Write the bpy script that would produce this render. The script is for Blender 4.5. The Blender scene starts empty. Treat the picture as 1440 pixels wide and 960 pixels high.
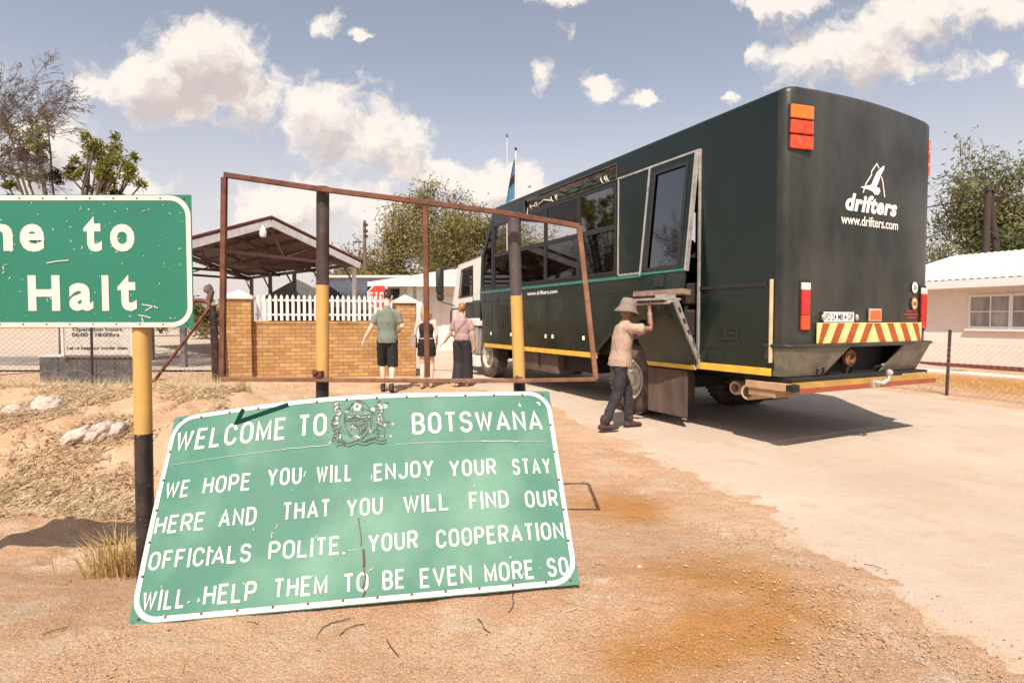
import bpy, bmesh, math, random
from mathutils import Vector, Matrix, noise
from mathutils.geometry import tessellate_polygon

random.seed(7)
S = bpy.context.scene
COL = S.collection
R = math.radians

# ------------------------------------------------------------------ camera, sky, sun, exposure
CAM_H = 1.45
PITCH = math.atan(30 / 800)
cam_d = bpy.data.cameras.new('camera')
cam = bpy.data.objects.new('camera', cam_d)
COL.objects.link(cam)
cam.location = (0, 0, CAM_H)
cam.rotation_euler = (math.pi / 2 - PITCH, 0, 0)
cam_d.sensor_width = 36
cam_d.lens = 20.0
cam_d.clip_start = 0.05
cam_d.clip_end = 3000
S.camera = cam

SUN_TRAVEL = Vector((0.135, 0.755, -1.0)).normalized()
sun_d = bpy.data.lights.new('sun', 'SUN')
sun_d.energy = 5.0
sun_d.angle = R(0.5)
sun_d.color = (1.0, 0.90, 0.77)
sun = bpy.data.objects.new('sun', sun_d)
COL.objects.link(sun)
sun.rotation_euler = (-SUN_TRAVEL).to_track_quat('Z', 'Y').to_euler()

S.view_settings.view_transform = 'Standard'
S.view_settings.look = 'None'
S.view_settings.exposure = 0.37
S.view_settings.gamma = 1.0
S.view_settings.use_curve_mapping = False
S.cycles.max_bounces = 8
S.cycles.transparent_max_bounces = 24
S.cycles.use_denoising = True
S.cycles.sample_clamp_indirect = 6


def build_world():
    w = bpy.data.worlds.new('World')
    S.world = w
    w.use_nodes = True
    nt = w.node_tree
    nt.nodes.clear()
    N, L = nt.nodes.new, nt.links.new

    def math_n(op, a, b=None, c=None, clamp=False):
        n = N('ShaderNodeMath')
        n.operation = op
        n.use_clamp = clamp
        for i, v in enumerate((a, b, c)):
            if v is None:
                continue
            if isinstance(v, (int, float)):
                n.inputs[i].default_value = v
            else:
                L(v, n.inputs[i])
        return n.outputs[0]
    out = N('ShaderNodeOutputWorld')
    bg = N('ShaderNodeBackground')
    bg.inputs['Strength'].default_value = 0.105
    L(bg.outputs[0], out.inputs[0])
    sky = N('ShaderNodeTexSky')
    sky.sky_type = 'NISHITA'
    sky.sun_disc = False
    sky.sun_elevation = R(52.5)
    sky.sun_rotation = R(190)
    sky.air_density = 1.0
    sky.dust_density = 1.6
    sky.ozone_density = 1.0
    hs = N('ShaderNodeHueSaturation')
    hs.inputs['Saturation'].default_value = 0.62
    hs.inputs['Value'].default_value = 1.16
    L(sky.outputs[0], hs.inputs['Color'])
    tint = N('ShaderNodeMix')
    tint.data_type = 'RGBA'
    tint.blend_type = 'MULTIPLY'
    tint.inputs[0].default_value = 1.0
    L(hs.outputs[0], tint.inputs[6])
    tint.inputs[7].default_value = (1.10, 1.03, .99, 1)
    # direction -> (x/y, z/y): clouds are laid out over the sky by bearing and height
    tc = N('ShaderNodeTexCoord')
    sep = N('ShaderNodeSeparateXYZ')
    L(tc.outputs['Generated'], sep.inputs[0])
    ay = math_n('MAXIMUM', math_n('ABSOLUTE', sep.outputs[1]), 0.12)
    u = math_n('DIVIDE', sep.outputs[0], ay)
    v = math_n('DIVIDE', sep.outputs[2], ay)
    uv = N('ShaderNodeCombineXYZ')
    L(u, uv.inputs[0])
    L(v, uv.inputs[1])
    wn = N('ShaderNodeTexNoise')
    wn.inputs['Scale'].default_value = 13
    wn.inputs['Detail'].default_value = 6
    wn.inputs['Roughness'].default_value = .65
    L(uv.outputs[0], wn.inputs['Vector'])
    wv = N('ShaderNodeVectorMath')
    wv.operation = 'MULTIPLY_ADD'
    L(wn.outputs['Color'], wv.inputs[0])
    wv.inputs[1].default_value = (.11, .08, 0)
    sb = N('ShaderNodeVectorMath')
    sb.operation = 'SUBTRACT'
    L(uv.outputs[0], sb.inputs[0])
    sb.inputs[1].default_value = (.055, .04, 0)
    L(sb.outputs[0], wv.inputs[2])
    uv = wv
    blobs = [(300, 90, 95, 55), (205, 118, 90, 42), (148, 122, 55, 30), (345, 140, 85, 50), (460, 165, 85, 55),
             (525, 200, 75, 45), (565, 228, 55, 28), (262, 152, 110, 32), (320, 70, 55, 40),
             (70, 215, 95, 60), (400, 290, 100, 42), (190, 262, 60, 22), (690, 265, 80, 42), (742, 255, 45, 34),
             (620, 240, 60, 18), (560, 300, 90, 40), (465, 45, 30, 27), (512, 62, 18, 8), (780, 8, 46, 18), (792, 52, 14, 17),
             (770, 115, 27, 22), (838, 130, 34, 24), (905, 145, 27, 11), (1190, 78, 125, 42), (1290, 32, 110, 50),
             (1400, 20, 85, 36), (1250, 98, 110, 26), (1090, 14, 68, 20), (1060, 82, 34, 20), (1380, 92, 28, 17),
             (1430, 112, 28, 20), (1022, 145, 22, 9), (1560, 60, 120, 60), (-120, 110, 120, 60), (1000, -90, 160, 50), (300, -120, 180, 60)]
    grp = bpy.data.node_groups.new('cloud_density', 'ShaderNodeTree')
    grp.interface.new_socket('uv', in_out='INPUT', socket_type='NodeSocketVector')
    grp.interface.new_socket('density', in_out='OUTPUT', socket_type='NodeSocketFloat')
    GN, GL = grp.nodes.new, grp.links.new
    gi, go = GN('NodeGroupInput'), GN('NodeGroupOutput')

    def gm(op, a, b=None, c=None):
        n = GN('ShaderNodeMath')
        n.operation = op
        for i, x in enumerate((a, b, c)):
            if x is None:
                continue
            if isinstance(x, (int, float)):
                n.inputs[i].default_value = x
            else:
                GL(x, n.inputs[i])
        return n.outputs[0]
    acc = None
    for px, py, rx, ry in blobs:
        m = GN('ShaderNodeMapping')
        m.vector_type = 'POINT'
        cu, cv = (px - 720) / 800, (450 - py) / 800
        sx, sy = 800 / rx, 800 / ry
        m.inputs['Location'].default_value = (-cu * sx, -cv * sy, 0)
        m.inputs['Scale'].default_value = (sx, sy, 1)
        GL(gi.outputs[0], m.inputs[0])
        ln = GN('ShaderNodeVectorMath')
        ln.operation = 'LENGTH'
        GL(m.outputs[0], ln.inputs[0])
        val = gm('SUBTRACT', 1.0 if rx > 50 else .84, ln.outputs['Value'])
        acc = val if acc is None else gm('SMOOTH_MAX', acc, val, 0.25)
    nz = GN('ShaderNodeTexNoise')
    nz.inputs['Scale'].default_value = 7.5
    nz.inputs['Detail'].default_value = 9
    nz.inputs['Roughness'].default_value = 0.62
    GL(gi.outputs[0], nz.inputs['Vector'])
    nz2 = GN('ShaderNodeTexNoise')
    nz2.inputs['Scale'].default_value = 26
    nz2.inputs['Detail'].default_value = 6
    nz2.inputs['Roughness'].default_value = 0.6
    GL(gi.outputs[0], nz2.inputs['Vector'])
    d = gm('ADD', gm('MAXIMUM', acc, -1.5), gm('MULTIPLY', gm('SUBTRACT', nz.outputs[0], 0.5), 2.6))
    d = gm('ADD', d, gm('MULTIPLY', gm('SUBTRACT', nz2.outputs[0], 0.5), 1.4))
    GL(d, go.inputs[0])

    def dens(vec):
        g = N('ShaderNodeGroup')
        g.node_tree = grp
        L(vec, g.inputs[0])
        return g.outputs[0]
    d0 = dens(uv.outputs[0])
    off = N('ShaderNodeVectorMath')
    off.operation = 'ADD'
    L(uv.outputs[0], off.inputs[0])
    off.inputs[1].default_value = (-0.012, 0.05, 0)
    d1 = dens(off.outputs[0])

    def smooth(val, a, b):
        m = N('ShaderNodeMapRange')
        m.interpolation_type = 'SMOOTHSTEP'
        m.inputs['From Min'].default_value = a
        m.inputs['From Max'].default_value = b
        L(val, m.inputs['Value'])
        return m.outputs[0]
    alpha = smooth(d0, -0.15, 0.55)
    up = smooth(sep.outputs[2], 0.0, 0.06)
    alpha = math_n('MULTIPLY', alpha, up)
    # thickness of cloud between this direction and the sun side: its underside is greyer
    shade = smooth(d1, 0.05, 0.95)
    ccol = N('ShaderNodeMix')
    ccol.data_type = 'RGBA'
    L(shade, ccol.inputs[0])
    ccol.inputs[6].default_value = (7.7, 7.0, 6.35, 1)
    ccol.inputs[7].default_value = (5.0, 4.3, 4.15, 1)
    # pale dusty air towards the horizon
    hz = smooth(sep.outputs[2], 0.40, -0.02)
    hmix = N('ShaderNodeMix')
    hmix.data_type = 'RGBA'
    L(math_n('MULTIPLY', hz, 0.8), hmix.inputs[0])
    L(tint.outputs[2], hmix.inputs[6])
    hmix.inputs[7].default_value = (6.3, 5.4, 5.1, 1)
    fin = N('ShaderNodeMix')
    fin.data_type = 'RGBA'
    L(math_n('MULTIPLY', alpha, 0.96), fin.inputs[0])
    L(hmix.outputs[2], fin.inputs[6])
    L(ccol.outputs[2], fin.inputs[7])
    L(fin.outputs[2], bg.inputs['Color'])


build_world()


# ------------------------------------------------------------------ helpers
def ray(px, py):
    c, s = math.cos(PITCH), math.sin(PITCH)
    a, b = (px - 720) / 800, (480 - py) / 800
    d = Vector((a, c + b * s, -s + b * c))
    return d / d.y


def at(px, py, D):
    """point of the photograph's line of sight at a measured distance"""
    return Vector((0, 0, CAM_H)) + ray(px, py) * D


def ss(a, b, x):
    t = max(0.0, min(1.0, (x - a) / (b - a)))
    return t * t * (3 - 2 * t)


def hz(x, y):
    """terrain height"""
    h = 0.03 * ss(5, 8, y) + 0.08 * ss(8, 12.5, y) + 0.2 * ss(13, 26, y)
    h -= 0.41 * ss(2.5, 4.6, y) * (1 - ss(5.7, 7.1, y)) * ss(-1.3, -2.3, x)
    h += 0.36 * math.exp(-((y - 8.5) / 1.55) ** 2) * ss(-2.2, -4.4, x)
    h += 0.10 * math.exp(-(((x - 0.7) / 1.25) ** 2 + ((y - 2.95) / 0.7) ** 2))
    return h


ROAD_L = [(1.2, 2.4), (1.9, 2.08), (2.27, 1.92), (2.64, 1.78), (3.31, 1.70), (4.0, 1.69), (4.64, 1.6), (5.8, 1.28), (6.8, 1.0), (8.2, .62),
          (10.1, .1), (11.4, -1.1), (13.4, -2.2), (16, -3.6), (17.5, -14), (18.5, -34), (60, -60)]


def road_left(y):
    if y <= ROAD_L[0][0]:
        return 2.4 + (1.2 - y) * .5
    for (a, xa), (b, xb) in zip(ROAD_L, ROAD_L[1:]):
        if a <= y <= b:
            return xa + (xb - xa) * (y - a) / (b - a)
    return -60


def road_right(y):
    return 8.25 - 0.42 * (y - 9.16) if y < 24 else 2.0


def tag(o, label=None, cat=None, group=None, kind=None):
    for k, v_ in (('label', label), ('category', cat), ('group', group), ('kind', kind)):
        if v_:
            o[k] = v_
    return o


def empty(name, loc=(0, 0, 0), rz=0.0, label=None, cat=None, group=None):
    o = bpy.data.objects.new(name, None)
    COL.objects.link(o)
    o.location = loc
    o.rotation_euler = (0, 0, rz)
    o.empty_display_size = 0.1
    return tag(o, label, cat, group)


class MB:
    """collects shapes; build() links them as one mesh object"""

    def __init__(self):
        self.v, self.f, self.m = [], [], []
        self.mi = 0

    def add(self, vs, fs):
        b = len(self.v)
        self.v += [Vector(p) for p in vs]
        self.f += [tuple(i + b for i in f) for f in fs]
        self.m += [self.mi] * len(fs)
        return self

    def box(self, x0, x1, y0, y1, z0, z1, M=None):
        vs = [Vector(p) for p in ((x0, y0, z0), (x1, y0, z0), (x1, y1, z0), (x0, y1, z0), (x0, y0, z1), (x1, y0, z1), (x1, y1, z1), (x0, y1, z1))]
        if M is not None:
            vs = [M @ p for p in vs]
        return self.add(vs, [(3, 2, 1, 0), (4, 5, 6, 7), (0, 1, 5, 4), (1, 2, 6, 5), (2, 3, 7, 6), (3, 0, 4, 7)])

    def bar(self, p, q, w, h=None, up=(0, 0, 1)):
        """square bar from p to q"""
        p, q = Vector(p), Vector(q)
        h = h or w
        t = (q - p).normalized()
        a = t.cross(Vector(up))
        if a.length < 1e-4:
            a = t.cross(Vector((0, 1, 0)))
        a.normalize()
        b = a.cross(t)
        vs = [c + a * (sx * w / 2) + b * (sy * h / 2) for c in (p, q) for sx, sy in ((-1, -1), (1, -1), (1, 1), (-1, 1))]
        return self.add(vs, [(0, 1, 2, 3), (7, 6, 5, 4), (0, 4, 5, 1), (1, 5, 6, 2), (2, 6, 7, 3), (3, 7, 4, 0)])

    def tube(self, pts, rad, n=8, cap=True, ref=None):
        """tube through pts; rad is a number, or one per point, each a number or (rx, ry)"""
        pts = [Vector(p) for p in pts]
        if not isinstance(rad, (list,)):
            rad = [rad] * len(pts)
        vs, fs = [], []
        a = None
        for i, p in enumerate(pts):
            t = (pts[min(i + 1, len(pts) - 1)] - pts[max(i - 1, 0)])
            t = t.normalized() if t.length > 1e-9 else Vector((0, 0, 1))
            if ref is not None:
                a = Vector(ref) - t * t.dot(Vector(ref))
            elif a is None:
                a = t.orthogonal()
            else:
                a = a - t * t.dot(a)
            if a.length < 1e-6:
                a = t.orthogonal()
            a.normalize()
            b = t.cross(a)
            rx, ry = rad[i] if isinstance(rad[i], (tuple, list)) else (rad[i], rad[i])
            for k in range(n):
                an = 2 * math.pi * k / n
                vs.append(p + a * (rx * math.cos(an)) + b * (ry * math.sin(an)))
        for i in range(len(pts) - 1):
            for k in range(n):
                k2 = (k + 1) % n
                fs.append((i * n + k, i * n + k2, (i + 1) * n + k2, (i + 1) * n + k))
        if cap:
            fs.append(tuple(reversed(range(n))))
            fs.append(tuple(range((len(pts) - 1) * n, len(pts) * n)))
        return self.add(vs, fs)

    def capsule(self, pts, rad, n=10, ref=None, flat0=False, flat1=False):
        """tube with rounded ends"""
        pts = [Vector(p) for p in pts]
        rad = [r if isinstance(r, (tuple, list)) else (r, r) for r in rad]
        t0 = (pts[0] - pts[1]).normalized()
        t1 = (pts[-1] - pts[-2]).normalized()
        r0, r1 = min(rad[0]), min(rad[-1])
        P, Q = [], []
        for an in () if flat0 else (80, 45):
            P.append(pts[0] + t0 * (r0 * math.sin(R(an))))
            Q.append(tuple(c * math.cos(R(an)) for c in rad[0]))
        P += pts
        Q += rad
        for an in () if flat1 else (45, 80):
            P.append(pts[-1] + t1 * (r1 * math.sin(R(an))))
            Q.append(tuple(c * math.cos(R(an)) for c in rad[-1]))
        return self.tube(P, Q, n, True, ref)

    def lathe(self, prof, n=24, M=None):
        """prof: (radius, height) pairs revolved about the local z axis"""
        vs, fs = [], []
        for r, z in prof:
            for k in range(n):
                a = 2 * math.pi * k / n
                p = Vector((r * math.cos(a), r * math.sin(a), z))
                vs.append(M @ p if M is not None else p)
        for i in range(len(prof) - 1):
            for k in range(n):
                k2 = (k + 1) % n
                fs.append((i * n + k, i * n + k2, (i + 1) * n + k2, (i + 1) * n + k))
        return self.add(vs, fs)

    def prism(self, poly, d0, d1, M):
        """polygon (a, b) pairs extruded along the third axis from d0 to d1; M maps (a, b, d) to space"""
        n = len(poly)
        vs = [M @ Vector((a, b, d0)) for a, b in poly] + [M @ Vector((a, b, d1)) for a, b in poly]
        fs = [tuple(reversed(range(n))), tuple(range(n, 2 * n))]
        fs += [(i, (i + 1) % n, n + (i + 1) % n, n + i) for i in range(n)]
        return self.add(vs, fs)

    def plate(self, outer, holes, d0, d1, M):
        """flat plate with holes between depths d0 and d1"""
        loops = [outer] + holes
        flat = [p for lp in loops for p in lp]
        tri = tessellate_polygon([[Vector((a, b, 0)) for a, b in lp] for lp in loops])
        n = len(flat)
        vs = [M @ Vector((a, b, d0)) for a, b in flat] + [M @ Vector((a, b, d1)) for a, b in flat]
        fs = []
        for t in tri:
            p, q, r = (Vector(flat[i]) for i in t)
            if (q - p).cross(r - p) < 0:
                t = (t[0], t[2], t[1])
            fs.append((t[2], t[1], t[0]))
            fs.append(tuple(i + n for i in t))
        b = 0
        for lp in loops:
            k = len(lp)
            fs += [(b + i, b + (i + 1) % k, n + b + (i + 1) % k, n + b + i) for i in range(k)]
            b += k
        return self.add(vs, fs)

    def quad(self, a, b, c, d):
        return self.add([a, b, c, d], [(0, 1, 2, 3)])

    def build(self, name, mats, parent=None, smooth=False, bevel=0, fix=True, angle=40):
        me = bpy.data.meshes.new(name)
        me.from_pydata([tuple(p) for p in self.v], [], self.f)
        mats = mats if isinstance(mats, (list, tuple)) else [mats]
        for m in mats:
            me.materials.append(m)
        if len(mats) > 1:
            me.polygons.foreach_set('material_index', self.m)
        if fix:
            bm = bmesh.new()
            bm.from_mesh(me)
            bmesh.ops.recalc_face_normals(bm, faces=bm.faces)
            bm.to_mesh(me)
            bm.free()
        if smooth:
            me.polygons.foreach_set('use_smooth', [True] * len(me.polygons))
            if angle:
                me.set_sharp_from_angle(angle=R(angle))
        me.update()
        o = bpy.data.objects.new(name, me)
        COL.objects.link(o)
        if parent is not None:
            o.parent = parent
        if bevel:
            b = o.modifiers.new('edge', 'BEVEL')
            b.width = bevel
            b.segments = 2
            b.limit_method = 'ANGLE'
            b.angle_limit = R(40)
        return o


def frame(origin, xa, ya):
    """matrix whose columns are xa, ya, xa x ya at origin"""
    xa, ya = Vector(xa).normalized(), Vector(ya).normalized()
    za = xa.cross(ya)
    return Matrix(((xa.x, ya.x, za.x, origin[0]), (xa.y, ya.y, za.y, origin[1]), (xa.z, ya.z, za.z, origin[2]), (0, 0, 0, 1)))


def copy_tree(o, parent=None):
    c = o.copy()
    COL.objects.link(c)
    if parent is not None:
        c.parent = parent
    for ch in [x for x in COL.objects if x.parent is o]:
        copy_tree(ch, c)
    return c


# ------------------------------------------------------------------ materials
def M(name, col, rough=.6, metal=0.0, var=.18, scale=6.0, bump=0.0, bscale=60.0, dirt=None, chips=None, spec=.5, stretch=(1, 1, 1), coat=0, rvar=0, wave=0):
    """painted / worn surface. dirt=(colour, amount, scale); chips=list of (colour, threshold, scale)"""
    m = bpy.data.materials.new(name)
    m.use_nodes = True
    nt = m.node_tree
    N, L = nt.nodes.new, nt.links.new
    b = nt.nodes['Principled BSDF']
    b.inputs['Roughness'].default_value = rough
    b.inputs['Metallic'].default_value = metal
    b.inputs['Specular IOR Level'].default_value = spec
    b.inputs['Coat Weight'].default_value = coat
    tc = N('ShaderNodeTexCoord')
    mp = N('ShaderNodeMapping')
    mp.inputs['Scale'].default_value = stretch
    L(tc.outputs['Object'], mp.inputs[0])

    def nz(sc, det=5, rgh=.6):
        n = N('ShaderNodeTexNoise')
        n.inputs['Scale'].default_value = sc
        n.inputs['Detail'].default_value = det
        n.inputs['Roughness'].default_value = rgh
        L(mp.outputs[0], n.inputs['Vector'])
        return n.outputs[0]

    def rng(x, a, c):
        r = N('ShaderNodeMapRange')
        r.inputs['From Min'].default_value = a
        r.inputs['From Max'].default_value = c
        L(x, r.inputs['Value'])
        return r.outputs[0]

    def mix(f, a, c):
        x = N('ShaderNodeMix')
        x.data_type = 'RGBA'
        L(f, x.inputs[0])
        for s_, i in ((a, 6), (c, 7)):
            if isinstance(s_, (tuple, list)):
                x.inputs[i].default_value = (*s_[:3], 1)
            else:
                L(s_, x.inputs[i])
        return x.outputs[2]
    lo = [c * (1 - var) for c in col]
    hi = [c * (1 + var) for c in col]
    out = mix(rng(nz(scale), .3, .7), lo, hi)
    if dirt:
        dc, amt, dsc = dirt
        f = rng(nz(dsc, 6), .62 - amt * .6, 1.0 - amt * .25)
        out = mix(f, out, dc)
    for ccol, th, csc in chips or ():
        out = mix(rng(nz(csc, 3, .7), th, th + .015), out, ccol)
    L(out, b.inputs['Base Color'])
    if rvar:
        rr = N('ShaderNodeMapRange')
        rr.inputs['From Min'].default_value = .3
        rr.inputs['From Max'].default_value = .7
        rr.inputs['To Min'].default_value = max(.05, rough - rvar)
        rr.inputs['To Max'].default_value = rough + rvar
        L(nz(2.2, 5), rr.inputs['Value'])
        L(rr.outputs[0], b.inputs['Roughness'])
    if wave:
        bp = N('ShaderNodeBump')
        bp.inputs['Strength'].default_value = wave
        bp.inputs['Distance'].default_value = .05
        L(nz(1.6, 2), bp.inputs['Height'])
        L(bp.outputs[0], b.inputs['Normal'])
    if bump:
        bp = N('ShaderNodeBump')
        bp.inputs['Strength'].default_value = bump
        bp.inputs['Distance'].default_value = .01
        L(nz(bscale, 4), bp.inputs['Height'])
        L(bp.outputs[0], b.inputs['Normal'])
    return m


def mat_glass(name, tint=(.3, .29, .29), refl=.10):
    m = bpy.data.materials.new(name)
    m.use_nodes = True
    nt = m.node_tree
    nt.nodes.clear()
    N, L = nt.nodes.new, nt.links.new
    out = N('ShaderNodeOutputMaterial')
    tr = N('ShaderNodeBsdfTransparent')
    tr.inputs[0].default_value = (*tint, 1)
    gl = N('ShaderNodeBsdfGlossy')
    gl.inputs['Roughness'].default_value = .03
    gl.inputs[0].default_value = (.9, .9, .9, 1)
    lw = N('ShaderNodeLayerWeight')
    lw.inputs[0].default_value = .35
    mr = N('ShaderNodeMapRange')
    mr.inputs['To Min'].default_value = refl * .6
    mr.inputs['To Max'].default_value = min(1, refl * 4)
    L(lw.outputs['Facing'], mr.inputs[0])
    mx = N('ShaderNodeMixShader')
    L(mr.outputs[0], mx.inputs[0])
    L(tr.outputs[0], mx.inputs[1])
    L(gl.outputs[0], mx.inputs[2])
    L(mx.outputs[0], out.inputs[0])
    return m


def mat_leaf(name, c0, c1, trans=.25, scale=1.2):
    m = bpy.data.materials.new(name)
    m.use_nodes = True
    nt = m.node_tree
    N, L = nt.nodes.new, nt.links.new
    b = nt.nodes['Principled BSDF']
    b.inputs['Roughness'].default_value = .6
    b.inputs['Specular IOR Level'].default_value = .25
    tc = N('ShaderNodeTexCoord')
    n = N('ShaderNodeTexNoise')
    n.inputs['Scale'].default_value = scale
    n.inputs['Detail'].default_value = 3
    L(tc.outputs['Object'], n.inputs['Vector'])
    r = N('ShaderNodeMapRange')
    r.inputs['From Min'].default_value = .35
    r.inputs['From Max'].default_value = .65
    L(n.outputs[0], r.inputs[0])
    x = N('ShaderNodeMix')
    x.data_type = 'RGBA'
    L(r.outputs[0], x.inputs[0])
    x.inputs[6].default_value = (*c0, 1)
    x.inputs[7].default_value = (*c1, 1)
    L(x.outputs[2], b.inputs['Base Color'])
    out = nt.nodes['Material Output']
    t = N('ShaderNodeBsdfTranslucent')
    L(x.outputs[2], t.inputs[0])
    ms = N('ShaderNodeMixShader')
    ms.inputs[0].default_value = trans
    L(b.outputs[0], ms.inputs[1])
    L(t.outputs[0], ms.inputs[2])
    L(ms.outputs[0], out.inputs[0])
    return m


def mat_brick(name, c1, c2, mortar, bw=.23, bh=.085):
    """bricks laid by object x/z (coordinates swapped so the courses run level)"""
    m = bpy.data.materials.new(name)
    m.use_nodes = True
    nt = m.node_tree
    N, L = nt.nodes.new, nt.links.new
    b = nt.nodes['Principled BSDF']
    b.inputs['Roughness'].default_value = .85
    tc = N('ShaderNodeTexCoord')
    sp = N('ShaderNodeSeparateXYZ')
    L(tc.outputs['Object'], sp.inputs[0])
    ad = N('ShaderNodeMath')
    L(sp.outputs[0], ad.inputs[0])
    L(sp.outputs[1], ad.inputs[1])
    cb = N('ShaderNodeCombineXYZ')
    L(ad.outputs[0], cb.inputs[0])
    L(sp.outputs[2], cb.inputs[1])
    br = N('ShaderNodeTexBrick')
    br.inputs['Scale'].default_value = 1
    br.inputs['Brick Width'].default_value = bw
    br.inputs['Row Height'].default_value = bh
    br.inputs['Mortar Size'].default_value = .006
    br.inputs['Mortar Smooth'].default_value = .2
    br.inputs['Bias'].default_value = -.1
    br.inputs['Color1'].default_value = (*c1, 1)
    br.inputs['Color2'].default_value = (*c2, 1)
    br.inputs['Mortar'].default_value = (*mortar, 1)
    L(cb.outputs[0], br.inputs['Vector'])
    n = N('ShaderNodeTexNoise')
    n.inputs['Scale'].default_value = 3
    n.inputs['Detail'].default_value = 5
    L(tc.outputs['Object'], n.inputs['Vector'])
    hs = N('ShaderNodeHueSaturation')
    mr = N('ShaderNodeMapRange')
    mr.inputs['To Min'].default_value = .7
    mr.inputs['To Max'].default_value = 1.3
    L(n.outputs[0], mr.inputs[0])
    L(mr.outputs[0], hs.inputs['Value'])
    L(br.outputs['Color'], hs.inputs['Color'])
    L(hs.outputs[0], b.inputs['Base Color'])
    bp = N('ShaderNodeBump')
    bp.invert = True
    bp.inputs['Strength'].default_value = .6
    bp.inputs['Distance'].default_value = .01
    L(br.outputs['Fac'], bp.inputs['Height'])
    L(bp.outputs[0], b.inputs['Normal'])
    return m


def mat_ground(name, road=False):
    m = bpy.data.materials.new(name)
    m.use_nodes = True
    nt = m.node_tree
    N, L = nt.nodes.new, nt.links.new
    b = nt.nodes['Principled BSDF']
    b.inputs['Roughness'].default_value = .92
    b.inputs['Specular IOR Level'].default_value = .2
    tc = N('ShaderNodeTexCoord')

    def nz(sc, det=6, rgh=.6):
        n = N('ShaderNodeTexNoise')
        n.inputs['Scale'].default_value = sc
        n.inputs['Detail'].default_value = det
        n.inputs['Roughness'].default_value = rgh
        L(tc.outputs['Object'], n.inputs['Vector'])
        return n.outputs[0]

    def rng(x, a, c, t0=0, t1=1):
        r = N('ShaderNodeMapRange')
        for k, val in (('From Min', a), ('From Max', c), ('To Min', t0), ('To Max', t1)):
            r.inputs[k].default_value = val
        L(x, r.inputs['Value'])
        return r.outputs[0]

    def mix(f, a, c, mode='MIX'):
        x = N('ShaderNodeMix')
        x.data_type = 'RGBA'
        x.blend_type = mode
        if isinstance(f, float):
            x.inputs[0].default_value = f
        else:
            L(f, x.inputs[0])
        for s_, i in ((a, 6), (c, 7)):
            if isinstance(s_, tuple):
                x.inputs[i].default_value = (*s_, 1)
            else:
                L(s_, x.inputs[i])
        return x.outputs[2]

    def mul(a, c):
        x = N('ShaderNodeMath')
        x.operation = 'MULTIPLY'
        for s_, i in ((a, 0), (c, 1)):
            if isinstance(s_, float):
                x.inputs[i].default_value = s_
            else:
                L(s_, x.inputs[i])
        return x.outputs[0]

    def spot(x, y, rx, ry, rot=0):
        """a soft-edged stain on the ground"""
        mp = N('ShaderNodeMapping')
        mp.vector_type = 'TEXTURE'
        mp.inputs['Location'].default_value = (x, y, 0)
        mp.inputs['Rotation'].default_value = (0, 0, rot)
        mp.inputs['Scale'].default_value = (rx, ry, 100)
        L(tc.outputs['Object'], mp.inputs[0])
        ln = N('ShaderNodeVectorMath')
        ln.operation = 'LENGTH'
        L(mp.outputs[0], ln.inputs[0])
        ad = N('ShaderNodeMath')
        ad.operation = 'ADD'
        L(ln.outputs['Value'], ad.inputs[0])
        L(rng(nz(3.5), 0, 1, -.65, .65), ad.inputs[1])
        return rng(ad.outputs[0], 1.05, .3)
    def grain(lo=.52, hi=1.42):
        r_ = rng(nz(130, 5, .95), .38, .62, lo, hi)
        x = N('ShaderNodeCombineColor')
        for i in range(3):
            L(r_, x.inputs[i])
        return x.outputs[0]
    if road:
        c = mix(rng(nz(.7), .35, .65), (.445, .35, .275), (.515, .42, .34))
        c = mix(mul(rng(nz(2.2), .5, .72), .6), c, (.45, .345, .25))
        c = mix(mul(rng(nz(60, 4, .8), .55, .75), .5), c, (.33, .27, .22))
        c = mix(mul(rng(nz(.25, 3), .5, .75), .45), c, (.58, .51, .43))
        c = mix(mul(rng(nz(1.1, 7, .75), .54, .66), .5), c, (.42, .31, .225))
        c = mix(1.0, c, grain(.82, 1.14), 'MULTIPLY')
        at_ = N('ShaderNodeAttribute')
        at_.attribute_name = 'edge'
        ed_ = N('ShaderNodeMath')
        ed_.operation = 'ADD'
        L(at_.outputs['Fac'], ed_.inputs[0])
        L(rng(nz(6, 7, .7), .3, .7, -.45, .45), ed_.inputs[1])
        c = mix(mul(rng(ed_.outputs[0], .35, .9), .85), c, mix(rng(nz(70, 4, .8), .4, .6), (.33, .20, .11), (.55, .41, .28)))
        bump, bsc = .45, 90
    else:
        c = mix(rng(nz(.8), .36, .64), (.47, .255, .135), (.61, .39, .245))
        c = mix(mul(rng(nz(2.6, 7), .5, .68), .75), c, (.56, .445, .33))
        c = mix(mul(rng(nz(1.3, 7, .7), .56, .72), .6), c, (.44, .20, .065))
        c = mix(mul(rng(nz(1.9, 8, .75), .57, .66), .7), c, (.74, .61, .49))
        c = mix(mul(rng(nz(85, 5, .8), .50, .66), .75), c, (.24, .125, .062))
        c = mix(mul(rng(nz(190, 3, .8), .50, .64), .65), c, (.80, .62, .46))
        c = mix(mul(rng(nz(48, 4, .7), .60, .70), .8), c, (.68, .56, .44))
        c = mix(mul(rng(nz(34, 5, .7), .62, .70), .7), c, (.23, .125, .07))
        for s_ in (spot(.85, 4.35, .5, .5), spot(1.18, 2.95, .62, .42), spot(.9, 2.45, .8, .3, .4), spot(9.9, 11.2, 3.6, 1.7, 2.0), spot(10.4, 12.6, 3.4, 1.6, 2.0), spot(9.0, 13.5, 3.0, 1.3, 2.0)):
            c = mix(mul(s_, .78), c, (.42, .185, .035))
        c = mix(1.0, c, grain(.6, 1.36), 'MULTIPLY')
        bump, bsc = 1.0, 75
    L(c, b.inputs['Base Color'])
    bp = N('ShaderNodeBump')
    bp.inputs['Strength'].default_value = bump
    bp.inputs['Distance'].default_value = .02
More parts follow.
